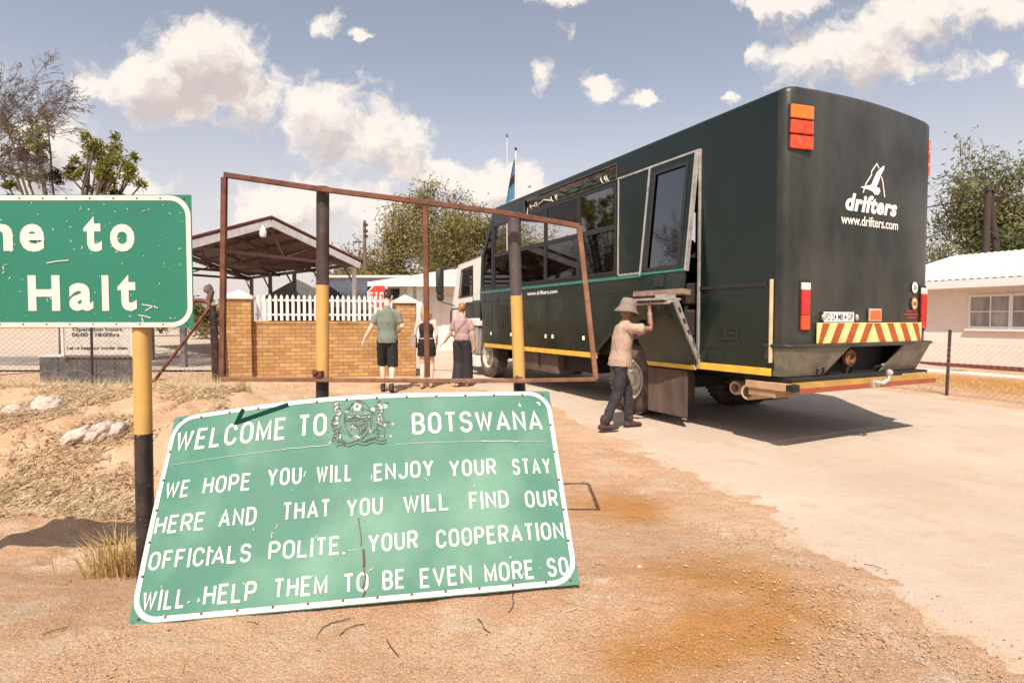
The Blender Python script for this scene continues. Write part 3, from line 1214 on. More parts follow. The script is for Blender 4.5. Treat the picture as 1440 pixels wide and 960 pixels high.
def welcome_sign():
    t = empty('road_sign', SG0, 0, 'large faded green WELCOME TO BOTSWANA sign leaning tilted against the two posts', 'sign')
    inv = Matrix.Translation(-SG0)

    def fn(a, b, h):
        return inv @ sg(a, b, h)

    def fuv(a, b, h):
        return inv @ sgn(a, b, h)
    mb = MB()
    nu, nv = 48, 20
    top = [fuv(i / nu, j / nv, 0) for j in range(nv + 1) for i in range(nu + 1)]
    bot = [fuv(i / nu, j / nv, -.004) for j in range(nv + 1) for i in range(nu + 1)]
    k = nu + 1
    n = len(top)
    fs = [(j * k + i, j * k + i + 1, (j + 1) * k + i + 1, (j + 1) * k + i) for j in range(nv) for i in range(nu)]
    fs += [tuple(n + a for a in reversed(f)) for f in list(fs)]
    rim = [(i, 0) for i in range(nu)] + [(nu, j) for j in range(nv)] + [(i, nv) for i in range(nu, 0, -1)] + [(0, j) for j in range(nv, 0, -1)]
    ids = [j * k + i for i, j in rim]
    fs += [(b, a, n + a, n + b) for a, b in zip(ids, ids[1:] + ids[:1])]
    mb.add(top + bot, fs)
    mb.build('panel', m_sign2, t, smooth=True)
    bd = MB()
    put_ribbon(bd, round_rect(.0155, 2.176, .0165, 1.0765, .115, .115), .025, fn, .0015, True)
    bd.build('border', m_white, t)
    rows = [
        (.117, .158, [('WELCOME', .020, .309, .794), ('TO', .339, .412, .796), ('BOTSWANA', .627, .968, .768)]),
        (.086, .158, [('WE', .022, .083, .551), ('HOPE', .116, .231, .554), ('YOU', .271, .354, .564), ('WILL', .390, .477, .558), ('ENJOY', .530, .677, .546), ('YOUR', .716, .833, .537), ('STAY', .874, .973, .531)]),
        (.085, .158, [('HERE', .016, .134, .383), ('AND', .166, .253, .388), ('THAT', .313, .426, .395), ('YOU', .465, .551, .386), ('WILL', .601, .711, .379), ('FIND', .760, .856, .372), ('OUR', .897, .979, .366)]),
        (.083, .158, [('OFFICIALS', .019, .249, .222), ('POLITE.', .288, .463, .222), ('YOUR', .517, .633, .216), ('COOPERATION', .676, .981, .209)]),
        (.084, .158, [('WILL', .021, .115, .052), ('HELP', .154, .269, .054), ('THEM', .306, .426, .056), ('TO', .461, .518, .051), ('BE', .550, .601, .050), ('EVEN', .635, .754, .044), ('MORE', .783, .899, .042), ('SO', .930, .980, .043)]),
    ]
    tx = MB()
    for h, tk, words in rows:
        for w, a, b, v in words:
            th = (.0175 if h > .1 else .0128)
            stroke_word(tx, w, a * 2.1914, b * 2.1914, v * 1.0931, h * 1.0931, fn, th, .0016, .14)
    tx.build('lettering', m_white, t)
    # coat of arms: pale shapes with grey outlines
    dk = [[(0.4305, 0.8132), (0.4283, 0.854), (0.4243, 0.8821), (0.4304, 0.9084), (0.4325, 0.9393), (0.4294, 0.9609), (0.429, 0.9964), (0.4349, 1.0096), (0.4418, 0.9904), (0.441, 0.9658), (0.4511, 0.9428), (0.4592, 0.9343)],
          [(0.4451, 0.885), (0.4505, 0.8566), (0.459, 0.8313)], [(0.4451, 0.885), (0.4412, 0.9098), (0.4467, 0.9331)], [(0.4285, 0.8036), (0.433, 0.7828)],
          [(0.4641, 0.9263), (0.4766, 0.924), (0.489, 0.9286), (0.4987, 0.9163), (0.5095, 0.9247), (0.5214, 0.919)], [(0.4645, 0.9106), (0.4769, 0.9117), (0.4894, 0.9146), (0.499, 0.9023), (0.5098, 0.9107), (0.5216, 0.905)],
          [(0.4609, 0.8992), (0.4772, 0.8995), (0.4897, 0.9006), (0.4992, 0.8919), (0.5101, 0.895), (0.5226, 0.8944)], [(0.468, 0.9536), (0.4722, 0.9741), (0.4842, 1.0003), (0.4972, 0.9872), (0.5038, 0.9717), (0.5122, 0.9453)],
          [(0.46, 0.9306), (0.4589, 0.8892), (0.4647, 0.8471), (0.4795, 0.8105), (0.492, 0.7981), (0.5056, 0.8089), (0.5158, 0.8373), (0.5213, 0.8774), (0.5221, 0.9189)],
          [(0.468, 0.8944), (0.4751, 0.8621), (0.488, 0.8392)], [(0.4713, 0.8903), (0.4842, 0.8707), (0.4966, 0.8683), (0.5118, 0.8861)], [(0.493, 0.8214), (0.5138, 0.865)], [(0.4992, 0.8202), (0.5154, 0.8579)],
          [(0.5566, 0.7991), (0.5592, 0.8427), (0.548, 0.8654), (0.5385, 0.8741), (0.5396, 0.9086), (0.5454, 0.939), (0.5386, 0.9794), (0.5446, 0.9998), (0.5528, 0.9839), (0.5548, 0.9479), (0.5505, 0.9135), (0.5603, 0.8803), (0.5684, 0.8478)],
          [(0.5382, 0.8984), (0.5297, 0.9385), (0.5137, 0.9521)], [(0.5402, 0.8669), (0.5373, 0.8503), (0.5269, 0.825)], [(0.5249, 0.9394), (0.533, 0.9308), (0.522, 0.9259)],
          [(0.4353, 0.8056), (0.459, 0.7778), (0.4584, 0.7978), (0.4491, 0.8029), (0.45, 0.8229)], [(0.5045, 0.7856), (0.5242, 0.7986), (0.5365, 0.803)],
          [(.475, .955), (.477, .965), (.479, .955), (.477, .948), (.475, .955)], [(.499, .955), (.501, .966), (.504, .956), (.501, .948), (.499, .955)], [(.486, .972), (.488, .982), (.491, .972), (.488, .965), (.486, .972)],
          [(.541, .95), (.554, .945)], [(.540, .93), (.551, .925)], [(.539, .91), (.55, .905)], [(.54, .89), (.556, .882)], [(.546, .985), (.5525, .97)],
          [(.43, .95), (.44, .945)], [(.431, .93), (.445, .925)], [(.43, .905), (.443, .9)], [(.427, .885), (.438, .88)], [(.437, .99), (.443, .975)]]
    wh = [[(0.429, 0.9964), (0.4349, 1.0096), (0.4418, 0.9904), (0.441, 0.9658), (0.4495, 0.9431), (0.4436, 0.9337), (0.4433, 0.8922), (0.4375, 0.8795), (0.4266, 0.8816), (0.4334, 0.9113), (0.4324, 0.9428), (0.4294, 0.9609)],
          [(0.5386, 0.9794), (0.5528, 0.9839), (0.5548, 0.9479), (0.5505, 0.9135), (0.5587, 0.8841), (0.548, 0.8619), (0.5385, 0.8741), (0.5382, 0.8984), (0.5454, 0.939)],
          [(0.4641, 0.9246), (0.4891, 0.9269), (0.4987, 0.9146), (0.5214, 0.9173), (0.5216, 0.9068), (0.499, 0.9041), (0.4894, 0.9146), (0.4644, 0.9124)],
          [(0.4725, 0.9634), (0.4843, 0.9967), (0.5006, 0.9758), (0.4949, 0.9486), (0.4792, 0.948)], [(0.468, 0.8944), (0.4786, 0.8444), (0.4912, 0.8352), (0.4844, 0.8604)],
          [(0.435, 0.8157), (0.4483, 0.8299), (0.4504, 0.8094)], [(0.4733, 0.8117), (0.4884, 0.8223), (0.5012, 0.7996), (0.4799, 0.7937)], [(0.514, 0.8547), (0.5231, 0.8633), (0.5251, 0.8356), (0.5161, 0.8237)]]
    DV = -.036
    rn = random.Random(77)
    for q in range(11):
        v_ = .80 + q * .018
        for s_, c_ in ((-1, .434 + .006 * math.sin(q * .9)), (1, .546 - .006 * math.sin(q * .9))):
            dk.append([(c_ - .0065, v_ + .004 * s_), (c_, v_ + .008), (c_ + .0065, v_ - .004 * s_)])
    for q in range(7):
        u_ = .473 + q * .0067
        dk.append([(u_, .835 + .012 * abs(q - 3) / 3), (u_ + .001, .885)])
    for v_ in (.772, .788):
        dk.append([(.437 + q * .0105, v_ + .007 * math.sin(q * 1.6)) for q in range(13)])
    for s_ in (-1, 1):
        dk.append([(.491 + s_ * .034, .94), (.491 + s_ * .036, .88), (.491 + s_ * .026, .83), (.491 + s_ * .008, .795)])
        dk.append([(.491 + s_ * .030, .955), (.491 + s_ * .018, .985), (.491, 1.005)])
        dk.append([(.491 + s_ * .065, .80), (.491 + s_ * .058, .85), (.491 + s_ * .064, .89)])
        dk.append([(.491 + s_ * .048, .79), (.491 + s_ * .05, .84), (.491 + s_ * .044, .87)])
    for k in range(12):
        side = rn.choice((-1, 1))
        u0, v0 = .5 + side * rn.uniform(.0, .075), rn.uniform(.79, 1.0)
        p_ = [(u0, v0)]
        for j in range(rn.randint(1, 3)):
            p_.append((p_[-1][0] + rn.gauss(0, .006), p_[-1][1] + rn.gauss(0, .012)))
        dk.append(p_)
    for k in range(9):
        u0, v0 = rn.uniform(.42, .58), rn.uniform(.785, .995)
        a_, r_ = rn.random() * 6.28, rn.uniform(.004, .009)
        wh.append([(u0 + r_ * math.cos(a_ + q) * rn.uniform(.5, 1), v0 + 2 * r_ * math.sin(a_ + q) * rn.uniform(.5, 1)) for q in (0, 1.3, 2.4, 3.6, 5.0)])
    em = empty('emblem')
    em.parent = t
    e1 = MB()
    for i, pl in enumerate(wh):
        c = MB()
        n = len(pl)
        lo = [fuv(a, b + DV, .0012) for a, b in pl]
        hi = [fuv(a, b + DV, .0019 + .00004 * i) for a, b in pl]
        tri = tessellate_polygon([[Vector((a, b, 0)) for a, b in pl]])
        e1.add(lo + hi, [tuple(q + n for q in f) for f in tri] + [(q, (q + 1) % n, n + (q + 1) % n, n + q) for q in range(n)])
    e1.build('shield', m_greylt, em)
    e2 = MB()
    for i, ln in enumerate(dk):
        put_ribbon(e2, [(a * 2.1914, (b + DV) * 1.0931) for a, b in ln], .0040, fn, .0038 + .0001 * (i % 6))
    e2.build('outline', m_greydk, em)
    # seam scratches, the long crack and a dark strip imitating a cast shadow near the top left
    sc = MB()
    rnd = random.Random(5)

    def scratch(u0, v0, u1, v1, w, jit=.004):
        pts = []
        for i in range(9):
            q = i / 8
            pts.append(((u0 + (u1 - u0) * q + rnd.gauss(0, jit * .5)) * 2.1914, (v0 + (v1 - v0) * q + rnd.gauss(0, jit)) * 1.0931))
        put_ribbon(sc, pts, w, fn, .0034 + rnd.random() * .0006)
    scratch(.02, .728, .30, .742, .0013, .001)
    scratch(.30, .742, .42, .744, .0022, .001)
    scratch(.585, .725, .97, .707, .0013, .001)
    scratch(.80, .716, .90, .712, .003, .002)
    for i in range(22):
        u, v = rnd.uniform(.03, .97), rnd.uniform(.05, .7)
        a = rnd.gauss(.2, .9)
        l = abs(rnd.gauss(0, .010)) + .003
        scratch(u, v, u + l * math.cos(a), v + l * 2 * math.sin(a), rnd.uniform(.0012, .003), .002)
    sc.build('scratch', m_white, t)
    cr = MB()
    put_ribbon(cr, [(x * 2.1914, y * 1.0931) for x, y in ((.493, .38), (.497, .33), (.501, .27), (.500, .25))], .004, fn, .0042)
    put_ribbon(cr, [(x * 2.1914, y * 1.0931) for x, y in ((.506, .235), (.508, .18), (.507, .155))], .011, fn, .0042)
    put_ribbon(cr, [(x * 2.1914, y * 1.0931) for x, y in ((.507, .15), (.512, .11), (.506, .07), (.511, .05), (.505, .03))], .007, fn, .0042)
    cr.build('rusty_crack', m_rust, t)
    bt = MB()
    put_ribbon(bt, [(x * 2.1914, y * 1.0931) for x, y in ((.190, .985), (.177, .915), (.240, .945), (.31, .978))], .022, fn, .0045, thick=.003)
    bt.build('shadow_strip', M('dark_green_shadow_paint', (.003, .035, .025), .9, spec=.1), t)
    rv = MB()
    for u in [i / 13 for i in range(14)]:
        for v in (.022, .977):
            if .04 < u < .96 or True:
                c = fuv(min(max(u, .02), .98), v, .003)
                rv.lathe([(.007, 0), (.006, .003), (0.0005, .004)], 8, Matrix.Translation(c) @ SN.to_track_quat('Z', 'Y').to_matrix().to_4x4())
    for v in (.2, .35, .5, .65, .8):
        for u in (.0105, .9895):
            rv.lathe([(.007, 0), (.006, .003), (0.0005, .004)], 8, Matrix.Translation(fuv(u, v, .003)) @ SN.to_track_quat('Z', 'Y').to_matrix().to_4x4())
    rv.build('rivets', m_rust, t)


welcome_sign()


# ------------------------------------------------------------------ the standing sign at the left
def halt_sign():
    base = Vector((-2.16, 3.31, hz(-2.16, 3.31)))
    t = empty('road_sign', base, 0, 'green border post sign on a yellow and black post, cut by the left edge', 'sign')
    Y = 3.25 - base.y
    ox, oz = base.x, base.z

    def px(x, y):
        p = at(x, y, 3.25)
        return p.x - ox, p.z - oz

    def fn(a, b, h):
        return Vector((a, Y - h, b))
    x1, zt = px(268.5, 274)
    _, zb = px(268.5, 461)
    x0 = px(-410, 300)[0]
    XZ = Matrix(((1, 0, 0, 0), (0, 0, 1, 0), (0, 1, 0, 0), (0, 0, 0, 1)))
    mb = MB()
    mb.box(x0, x1, Y, Y + .004, zb, zt)
    mb.build('panel', m_sign, t)
    w, h = x1 - x0, zt - zb
    bd = MB()
    put_ribbon(bd, round_rect(x0 + .017, x1 - .017, zb + .018, zt - .018, .105, .105), .028, fn, .0012, True)
    bd.build('border', m_white, t)
    tx = MB()
    for ch, a, b, ty, by in (('t', 117, 144, 304, 354), ('o', 154.5, 190, 315, 354), ('e', 27.5, 63.5, 315, 354), ('m', -44, 19, 315, 353),
                             ('o', -92, -55, 315, 354), ('c', -134, -101, 315, 354), ('l', -158, -147, 302, 353), ('e', -205, -168, 315, 354), ('W', -285, -213, 304, 353),
                             ('H', 39, 85.5, 387, 437), ('a', 97, 132, 398, 437), ('l', 143, 154, 387, 437), ('t', 165, 193, 386, 437)):
        (xa, z1), (xb, z0) = px(a, ty), px(b, by)
        font_word(tx, ch, xa, xb, z0, z1, fn, .0015, offset=.034 if ch not in 'l' else .015)
    tx.build('lettering', m_white, t)
    sc = MB()
    rnd = random.Random(9)
    for i in range(75):
        a, b = rnd.uniform(-10, 262), rnd.uniform(283, 452)
        an = rnd.gauss(.6, .9)
        l = abs(rnd.gauss(0, 2.2)) + .8
        (xa, za), (xb, zb2) = px(a, b), px(a + l * math.cos(an), b + l * math.sin(an))
        put_ribbon(sc, [(xa, za), ((xa + xb) / 2 + rnd.gauss(0, .003), (za + zb2) / 2 + rnd.gauss(0, .003)), (xb, zb2)], rnd.uniform(.0015, .0042), fn, .0026 + rnd.random() * .0005)
    for a, b, c, d in ((66, 370, 97, 366), (200, 428, 222, 433), (205, 437, 218, 430), (200, 446, 202, 456), (195, 443, 212, 447), (186, 258 + 180, 186, 438)):
        (xa, za), (xb, zb2) = px(a, b), px(c + .5, d)
        put_ribbon(sc, [(xa, za), ((xa + xb) / 2, (za + zb2) / 2 + .003), (xb, zb2)], .0055, fn, .0031)
    sc.build('scratch', m_white, t)
    rv = MB()
    for i in range(21):
        for z in (zb + .022, zt - .02):
            rv.lathe([(.005, 0), (.0045, .003), (.0004, .004)], 8, Matrix.Translation((x0 + .04 + (w - .08) * i / 20, Y - .002, z)) @ Matrix.Rotation(R(90), 4, 'X'))
    rv.build('rivets', m_rust, t)
    # pipe post in two colours, a second one out of the frame carries the other end
    for k, (top, bot) in enumerate((((200, 455), (205.5, 815)), ((-345, 455), (-345, 815)))):
        a, b = at(*top, 3.31), at(*bot, 3.31)
        a, b = a - base, b - base
        a.z = zt - .05
        pz = at(200, 609, 3.31).z - oz
        q = (pz - b.z) / (a.z - b.z)
        mid = b.lerp(a, q)
        lo = b - (a - b).normalized() * .5
        p1 = MB()
        p1.tube([mid, a + Vector((0, .06, 0)) if False else a], .047, 20)
        post = p1.build('post', m_yellow, t, smooth=True)
        p2 = MB()
        p2.tube([lo, mid], .0472, 20)
        p2.build('post_foot', m_black, post, smooth=True)


halt_sign()


# ------------------------------------------------------------------ rusty frame on two posts
def rusty_frame():
    base = Vector((-1.15, 3.42, hz(-1.15, 3.42)))
    t = empty('sign_frame', base, 0, 'bent rusty steel frame bolted to two yellow and black posts, with no sign in it', 'frame')

    def P(x, y, D):
        return at(x, y, D) - base
    for (tx, ty), (bx, by), D, mt in (((454, 263), (453, 680), 3.45, m_posttop), ((722, 303), (735, 670), 3.585, m_greypost)):
        top, bot = P(tx, ty, D), P(bx, by, D)
        yq = P(453 if D < 3.5 else 727, 401 if D < 3.5 else 416, D).z
        yb = P(453 if D < 3.5 else 733, 530 if D < 3.5 else 538, D).z
        ln = lambda z: bot.lerp(top, (z - bot.z) / (top.z - bot.z))
        up = MB()
        up.tube([ln(yq), top], .038, 20)
        post = up.build('post', mt, t, smooth=True)
        md = MB()
        md.tube([ln(yb), ln(yq)], .0382, 20)
        md.build('yellow_band', m_yellow, post, smooth=True)
        lo = MB()
        lo.tube([ln(bot.z - .4), ln(yb)], .038, 20)
        lo.build('post_foot', m_black, post, smooth=True)
        cl = MB()
        c = ln(yb + .02)
        cl.box(c.x - .03, c.x + .02, c.y - .085, c.y - .03, c.z - .012, c.z + .022)
        cl.lathe([(.016, 0), (.016, .012), (.001, .014)], 6, Matrix.Translation((c.x - .015, c.y - .086, c.z + .02)) @ Matrix.Rotation(R(90), 4, 'X'))
        cl.build('clamp_bolt', m_rust, t)
    s = .030
    TL, BL, TR, BR = P(315.5, 246, 3.345), P(312.5, 533, 3.345), P(814, 318, 3.49), P(838, 533, 3.49)
    rail = MB()
    pts = [TL, P(450, 266, 3.385), P(600, 285, 3.42), P(705, 299, 3.45), TR]
    for a, b in zip(pts, pts[1:]):
        rail.bar(a, b + (b - a).normalized() * .004, s, s)
    rail.build('top_rail', m_rust, t, bevel=.003)
    b2 = MB()
    pts = [BL, P(453, 534, 3.385), P(600, 535, 3.42), P(733, 535, 3.455), BR]
    for a, b in zip(pts, pts[1:]):
        b2.bar(a, b + (b - a).normalized() * .004, s * .8, s * .8)
    b2.build('bottom_rail', m_rust2, t, bevel=.003)
    for a, b, m in ((TL, BL, m_rust), (P(598, 286, 3.42), P(601, 534, 3.42), m_rust)):
        mb = MB()
        d = (b - a).normalized() * .016
        mb.bar(a + d, b - d, s, s, (0, 1, 0))
        mb.build('stile', m, t, bevel=.003)
    mb = MB()
    pts = [TR, P(826, 424, 3.49), BR]
    for a, b in zip(pts, pts[1:]):
        mb.bar(a, b, s, s, (0, 1, 0))
    mb.build('stile', m_rust2, t, bevel=.003)


rusty_frame()


# ------------------------------------------------------------------ the overland truck
def truck():
    TH = R(26.7)
    Z0 = 0.035
    t = empty('overland_truck', (2.925, 6.08, Z0), TH, 'big dark green overland truck with its side door open, on the pale road', 'truck')
    W = 2.7
    SIDE = Matrix(((0, 0, 1, 0), (1, 0, 0, 0), (0, 1, 0, 0), (0, 0, 0, 1)))     # (y, z, x)
    REAR = Matrix(((1, 0, 0, 0), (0, 0, 1, 0), (0, 1, 0, 0), (0, 0, 0, 1)))     # (x, z, y)
    zt = 3.83
    rear_x = [(0, .14), (.004, .095), (.022, .05), (.06, .02), (.15, .003), (.5, -.010), (1.02, -.020), (1.35, -.023), (1.68, -.020), (2.2, -.010), (2.55, .003), (2.64, .02), (2.678, .05), (2.696, .095), (2.7, .14)]
    crown = lambda x: .05 * (1 - ((x - 1.35) / 1.35) ** 2)
    # --- box body: side walls with openings
    win = [(2.97, 2.13), (7.40, 2.13), (7.40, 3.50), (2.97, 3.50)]
    fwin = [(7.50, 2.16), (8.03, 2.16), (8.0, 2.86), (7.56, 3.5), (7.5, 3.5)]
    awn = [(2.97, 3.56), (5.95, 3.56), (5.95, 3.775), (2.97, 3.775)]
    door = [(1.27, .92), (2.05, .92), (2.14, 1.6), (2.14, 3.53), (1.27, 3.53)]
    outer = [(.14, .88), (2.06, .88), (2.06, 1.0), (2.3, 1.18), (3.08, 1.18), (3.36, .96), (3.42, .88), (7.93, .90), (8.19, 1.95), (8.11, 2.88), (7.45, zt + .011), (.14, zt + .011)]
    b = MB()
    b.plate(outer, [win, fwin, awn, door], 0.0, .05, SIDE)
    b.plate(outer, [win, fwin], W - .05, W, SIDE)
    body = b.build('body', m_bus, t, bevel=.006)
    # rear wall, rounded corners and crowned roof in one skin
    sk = MB()
    lev = []
    cx, cy = 1.35, 1.2
    prof = [(1.13, 0, 0), (1.8, 0, 0), (2.6, 0, 0), (3.4, 0, 0), (zt + .01, 0, 0)] + [(zt + .01 + .065 * math.sin(a), .065 * (1 - math.cos(a)), 1) for a in (R(25), R(50), R(72), R(90))]
    n = len(rear_x)
    vs = []
    for z, ins, k in prof:
        for (x, y) in rear_x:
            dx = 1 if x < .04 else (-1 if x > 2.66 else 0)
            f = ins
            ddx = ins * (1 - x / .15) if x < .15 else (-ins * (1 - (W - x) / .15) if x > 2.55 else 0)
            ddy = ins * max(0, 1 - max(0, y) / .14)
            s_ = max(0.0, (z - 3.0) / (zt - 3.0))
            vs.append((x + ddx, y + ddy, z + crown(x) * min(1, s_)))
    fs = [(j * n + i, j * n + i + 1, (j + 1) * n + i + 1, (j + 1) * n + i) for j in range(len(prof) - 1) for i in range(n - 1)]
    sk.add(vs, fs)
    sk.build('rear_wall', m_busrear, body, smooth=True, fix=False, angle=50)
    rf = MB()
    last = [Vector(v) for v in vs[-n:]]
    front = [Vector((p.x, 7.42, p.z)) for p in last]
    rf.add(last + front, [(i, i + 1, n + i + 1, n + i) for i in range(n - 1)])
    for side in (0, n - 1):
        colm = [Vector(vs[j * n + side]) for j in range(4, len(prof))]
        fr = [Vector((p.x, 7.42, p.z)) for p in colm]
        m_ = len(colm)
        rf.add(colm + fr, [(i, i + 1, m_ + i + 1, m_ + i) for i in range(m_ - 1)])
    ftop = front
    flow = [Vector((min(max(p.x, 0.02), W - .02), 7.5, zt - .06)) for p in front]
    rf.add(ftop + flow, [(i, i + 1, n + i + 1, n + i) for i in range(n - 1)])
    rf.build('roof', m_bus, body, smooth=True, angle=50)
    # front wall with its wide windscreen above the cab
    f = MB()
    FM = frame((0, 8.19, 1.95), (1, 0, 0), (0, -.74, 1.85))
    L2 = math.hypot(.74, 1.85)
    f.plate([(.05, 0), (W - .05, 0), (W - .05, L2 - .03), (.05, L2 - .03)], [[(.18, .75), (W - .18, .75), (W - .18, L2 - .13), (.18, L2 - .13)]], -.02, .02, FM)
    f.box(.05, W - .05, 7.93, 7.97, .9, 1.97)
    f.build('front_wall', m_bus, body)
    g = MB()
    g.prism([(.18, .75), (W - .18, .75), (W - .18, L2 - .13), (.18, L2 - .13)], -.004, .004, FM)
    g.build('windscreen', m_glassc, t)
    # interior
    fl = MB()
    fl.box(.06, W - .06, .22, 7.9, 1.12, 1.2)
    fl.box(.06, W - .06, .2, 1.22, 1.2, 3.7)
    fl.box(.055, .09, 2.2, 2.93, 1.2, 3.7)
    fl.box(.5, W - .06, 1.24, 2.1, 1.2, 1.62)
    fl.box(.06, .8, 2.97, 5.95, 3.50, 3.54)
    fl.box(.30, .34, 2.97, 5.95, 3.54, 3.78)
    fl.box(1.5, W - .06, 2.2, 2.26, 1.2, 3.7)
    fl.build('interior_lining', m_inside, t)
    for i in range(6):
        for xx in (.32, .86, 1.72, 2.22):
            y = 3.3 + i * .78
            s_ = MB()
            s_.box(xx - .22, xx + .22, y, y + .46, 1.55, 1.72)
            s_.box(xx - .22, xx + .22, y - .1, y + .02, 1.6, 2.48)
            s_.capsule([(xx - .1, y - .05, 2.66), (xx + .1, y - .05, 2.66)], [(.13, .06), (.13, .06)], 8, (0, 0, 1))
            s_.box(xx - .03, xx + .03, y - .06, y - .03, 2.4, 2.62)
            s_.box(xx - .18, xx + .18, y + .05, y + .4, 1.2, 1.55)
            s_.build('seat', m_seat, t, bevel=.03)

    # --- windows on the near side, each a frame with its panes
    def window(y0, y1, clear, z0=2.13, z1=3.50, x=0.0, slider=True, inner=None):
        fr = MB()
        e = .035
        fr.plate([(y0, z0), (y1, z0), (y1, z1), (y0, z1)], [[(y0 + e, z0 + e), (y1 - e, z0 + e), (y1 - e, 2.80), (y0 + e, 2.80)], [(y0 + e, 2.88), (y1 - e, 2.88), (y1 - e, z1 - e), (y0 + e, z1 - e)]], x - .008, x + .03, SIDE)
        wnd = fr.build('window', m_ink, t, bevel=.003)
        up = MB()
        up.box(x + .008, x + .014, y0 + e, y1 - e, 2.88, z1 - e)
        up.build('pane', m_glassc if clear else m_glassd, wnd)
        lw = MB()
        lw.box(x + .008, x + .014, y0 + e, y1 - e, z0 + e, 2.80)
        lw.build('pane', m_glass, wnd)
        rl = MB()
        for zz in (2.55, 2.33):
            rl.box(x + .05, x + .062, y0 + e, y1 - e, zz, zz + .025)
        rl.build('guard_rail', m_alu, wnd)
    for (a, c, cl) in ((2.98, 4.0, False), (4.02, 5.12, True), (5.14, 6.2, True), (6.22, 7.39, True)):
        window(a, c, cl)
        window(a, c, True, x=W - .022)
    fw = MB()
    fw.plate(fwin, [[(7.53, 2.2), (8.0, 2.2), (7.97, 2.85), (7.56, 3.42), (7.53, 3.42)]], -.006, .03, SIDE)
    w2 = fw.build('window', m_ink, t)
    pn = MB()
    pn.prism([(7.53, 2.2), (8.0, 2.2), (7.97, 2.85), (7.56, 3.42), (7.53, 3.42)], .01, .015, SIDE)
    pn.build('pane', m_glass, w2)
    # white box seen inside the rear window
    ib = MB()
    ib.box(.06, .09, 3.1, 3.42, 2.17, 2.37)
    ib.build('heater_grille', m_alu, t, bevel=.006)

    # --- trim: belt lines, seams, door surround
    tr = MB()
    tr.box(-.012, 0, 2.2, 8.17, 2.03, 2.075)
    tr.build('belt_moulding', m_bustrim, t, bevel=.003)
    tr = MB()
    tr.box(-.014, 0, .24, 1.25, 1.795, 1.835)
    tr.box(-.008, 0, 2.2, 8.1, 1.835, 1.855)
    tr.box(-.006, 0, .2, 1.24, 1.075, 1.085)
    for y in (3.72, 5.05, 6.4, 7.5):
        tr.box(-.006, 0, y, y + .012, .93, 1.83)
    tr.box(-.008, 0, 7.43, 7.48, 2.1, 3.6)
    tr.build('seam', m_ink, t)
    for (a, c) in ((.17, 1.22), (3.44, 7.92)):
        s_ = MB()
        s_.box(-.012, .0, a, c, .80, .875)
        s_.box(-.012, .04, a, c, .872, .884)
        s_.build('reflective_stripe', m_stripe, t, bevel=.003)
    ds = MB()
    e = .035
    ds.box(-.02, .01, 1.235, 1.27, .80, 3.55)
    ds.box(-.018, .01, 1.272, 2.93, 3.53, 3.558)
    ds.box(-.014, 0, 2.90, 2.925, 2.10, 3.528)
    ds.box(-.014, 0, 2.165, 2.19, 2.10, 3.528)
    ds.box(-.014, 0, 2.192, 2.898, 2.08, 2.105)
    ds.build('door_surround', m_alu, t, bevel=.003)
    aw = MB()
    aw.box(-.012, .002, 2.95, 5.97, 3.775, 3.79)
    aw.box(-.012, .002, 2.95, 5.97, 3.545, 3.56)
    aw.box(-.012, .002, 5.95, 5.965, 3.56, 3.775)
    aw.box(-.012, .002, 2.955, 2.97, 3.56, 3.775)
    aw.build('awning_surround', m_mud, t)
    ro = MB()
    pts = [(.10 + .02 * math.sin(i * 1.7), 3.0 + 2.9 * i / 24, 3.63 + .015 * math.sin(i * 2.3)) for i in range(25)]
    ro.capsule(pts, [.068 + .014 * math.sin(i * 1.9) for i in range(25)], 12)
    tarp = ro.build('awning_roll', m_tarp, t, smooth=True)
    rp = MB()
    for y in (3.25, 3.3, 3.4, 4.75, 4.8, 4.95, 5.5, 5.56, 5.75):
        q = [(.10 + .082 * math.cos(a), y + .05 * math.sin(a), 3.63 + .078 * math.sin(a)) for a in [i * math.pi / 6 for i in range(13)]]
        rp.tube(q, .008, 6)
    rp.tube([(.02, 4.95, 3.6), (.01, 5.2, 3.66), (.015, 5.5, 3.6), (.02, 5.7, 3.63)], .012, 6)
    rp.tube([(-.01, 5.8, 3.6), (-.015, 5.81, 3.5), (-.012, 5.8, 3.38)], .008, 6)
    rp.build('rope', m_rope, tarp)
    # lockers: latches and fixings along the side
    for y, z in ((7.03, 1.28), (5.75, 1.275), (4.37, 1.28), (.73, 1.25)):
        l = MB()
        l.plate([(y - .1, z - .07), (y + .1, z - .07), (y + .1, z + .07), (y - .1, z + .07)], [[(y - .075, z - .05), (y + .075, z - .05), (y + .075, z + .05), (y - .075, z + .05)]], -.012, .001, SIDE)
        l.box(-.003, .001, y - .075, y + .075, z - .05, z + .05)
        l.box(-.014, -.003, y - .06, y + .06, z - .01, z + .03)
        l.build('latch', m_ink, t, bevel=.004)
    for y in (7.55, 6.55, 5.1, 4.85, 3.84):
        l = MB()
        l.box(-.012, 0, y - .03, y + .03, 1.08, 1.15)
        l.build('reflector', m_print, t, bevel=.003)
    cd = MB()
    cd.tube([(-.02, .17, .95), (-.02, .17, 1.86)], .022, 10)
    cd.build('conduit', M('cream_conduit', (.55, .40, .24), .5), t, smooth=True)
    tx = MB()
    font_word(tx, 'www.drifters.com', -5.83, -4.69, 1.90, 1.975, lambda a, z, h: Vector((-h, -a, z)), .003, offset=.012)
    tx.build('lettering', m_print, t)

    # --- the side door: top flap hinged at its head, lower leaf let down on its hinges
    ud = empty('upper_door')
    ud.parent = t
    DM = frame((0, 0, 3.52), (0, 1, 0), (.185, 0, 1.72))  # a along y, b up the flap, normal outwards (-x side is negative)
    out = MB()
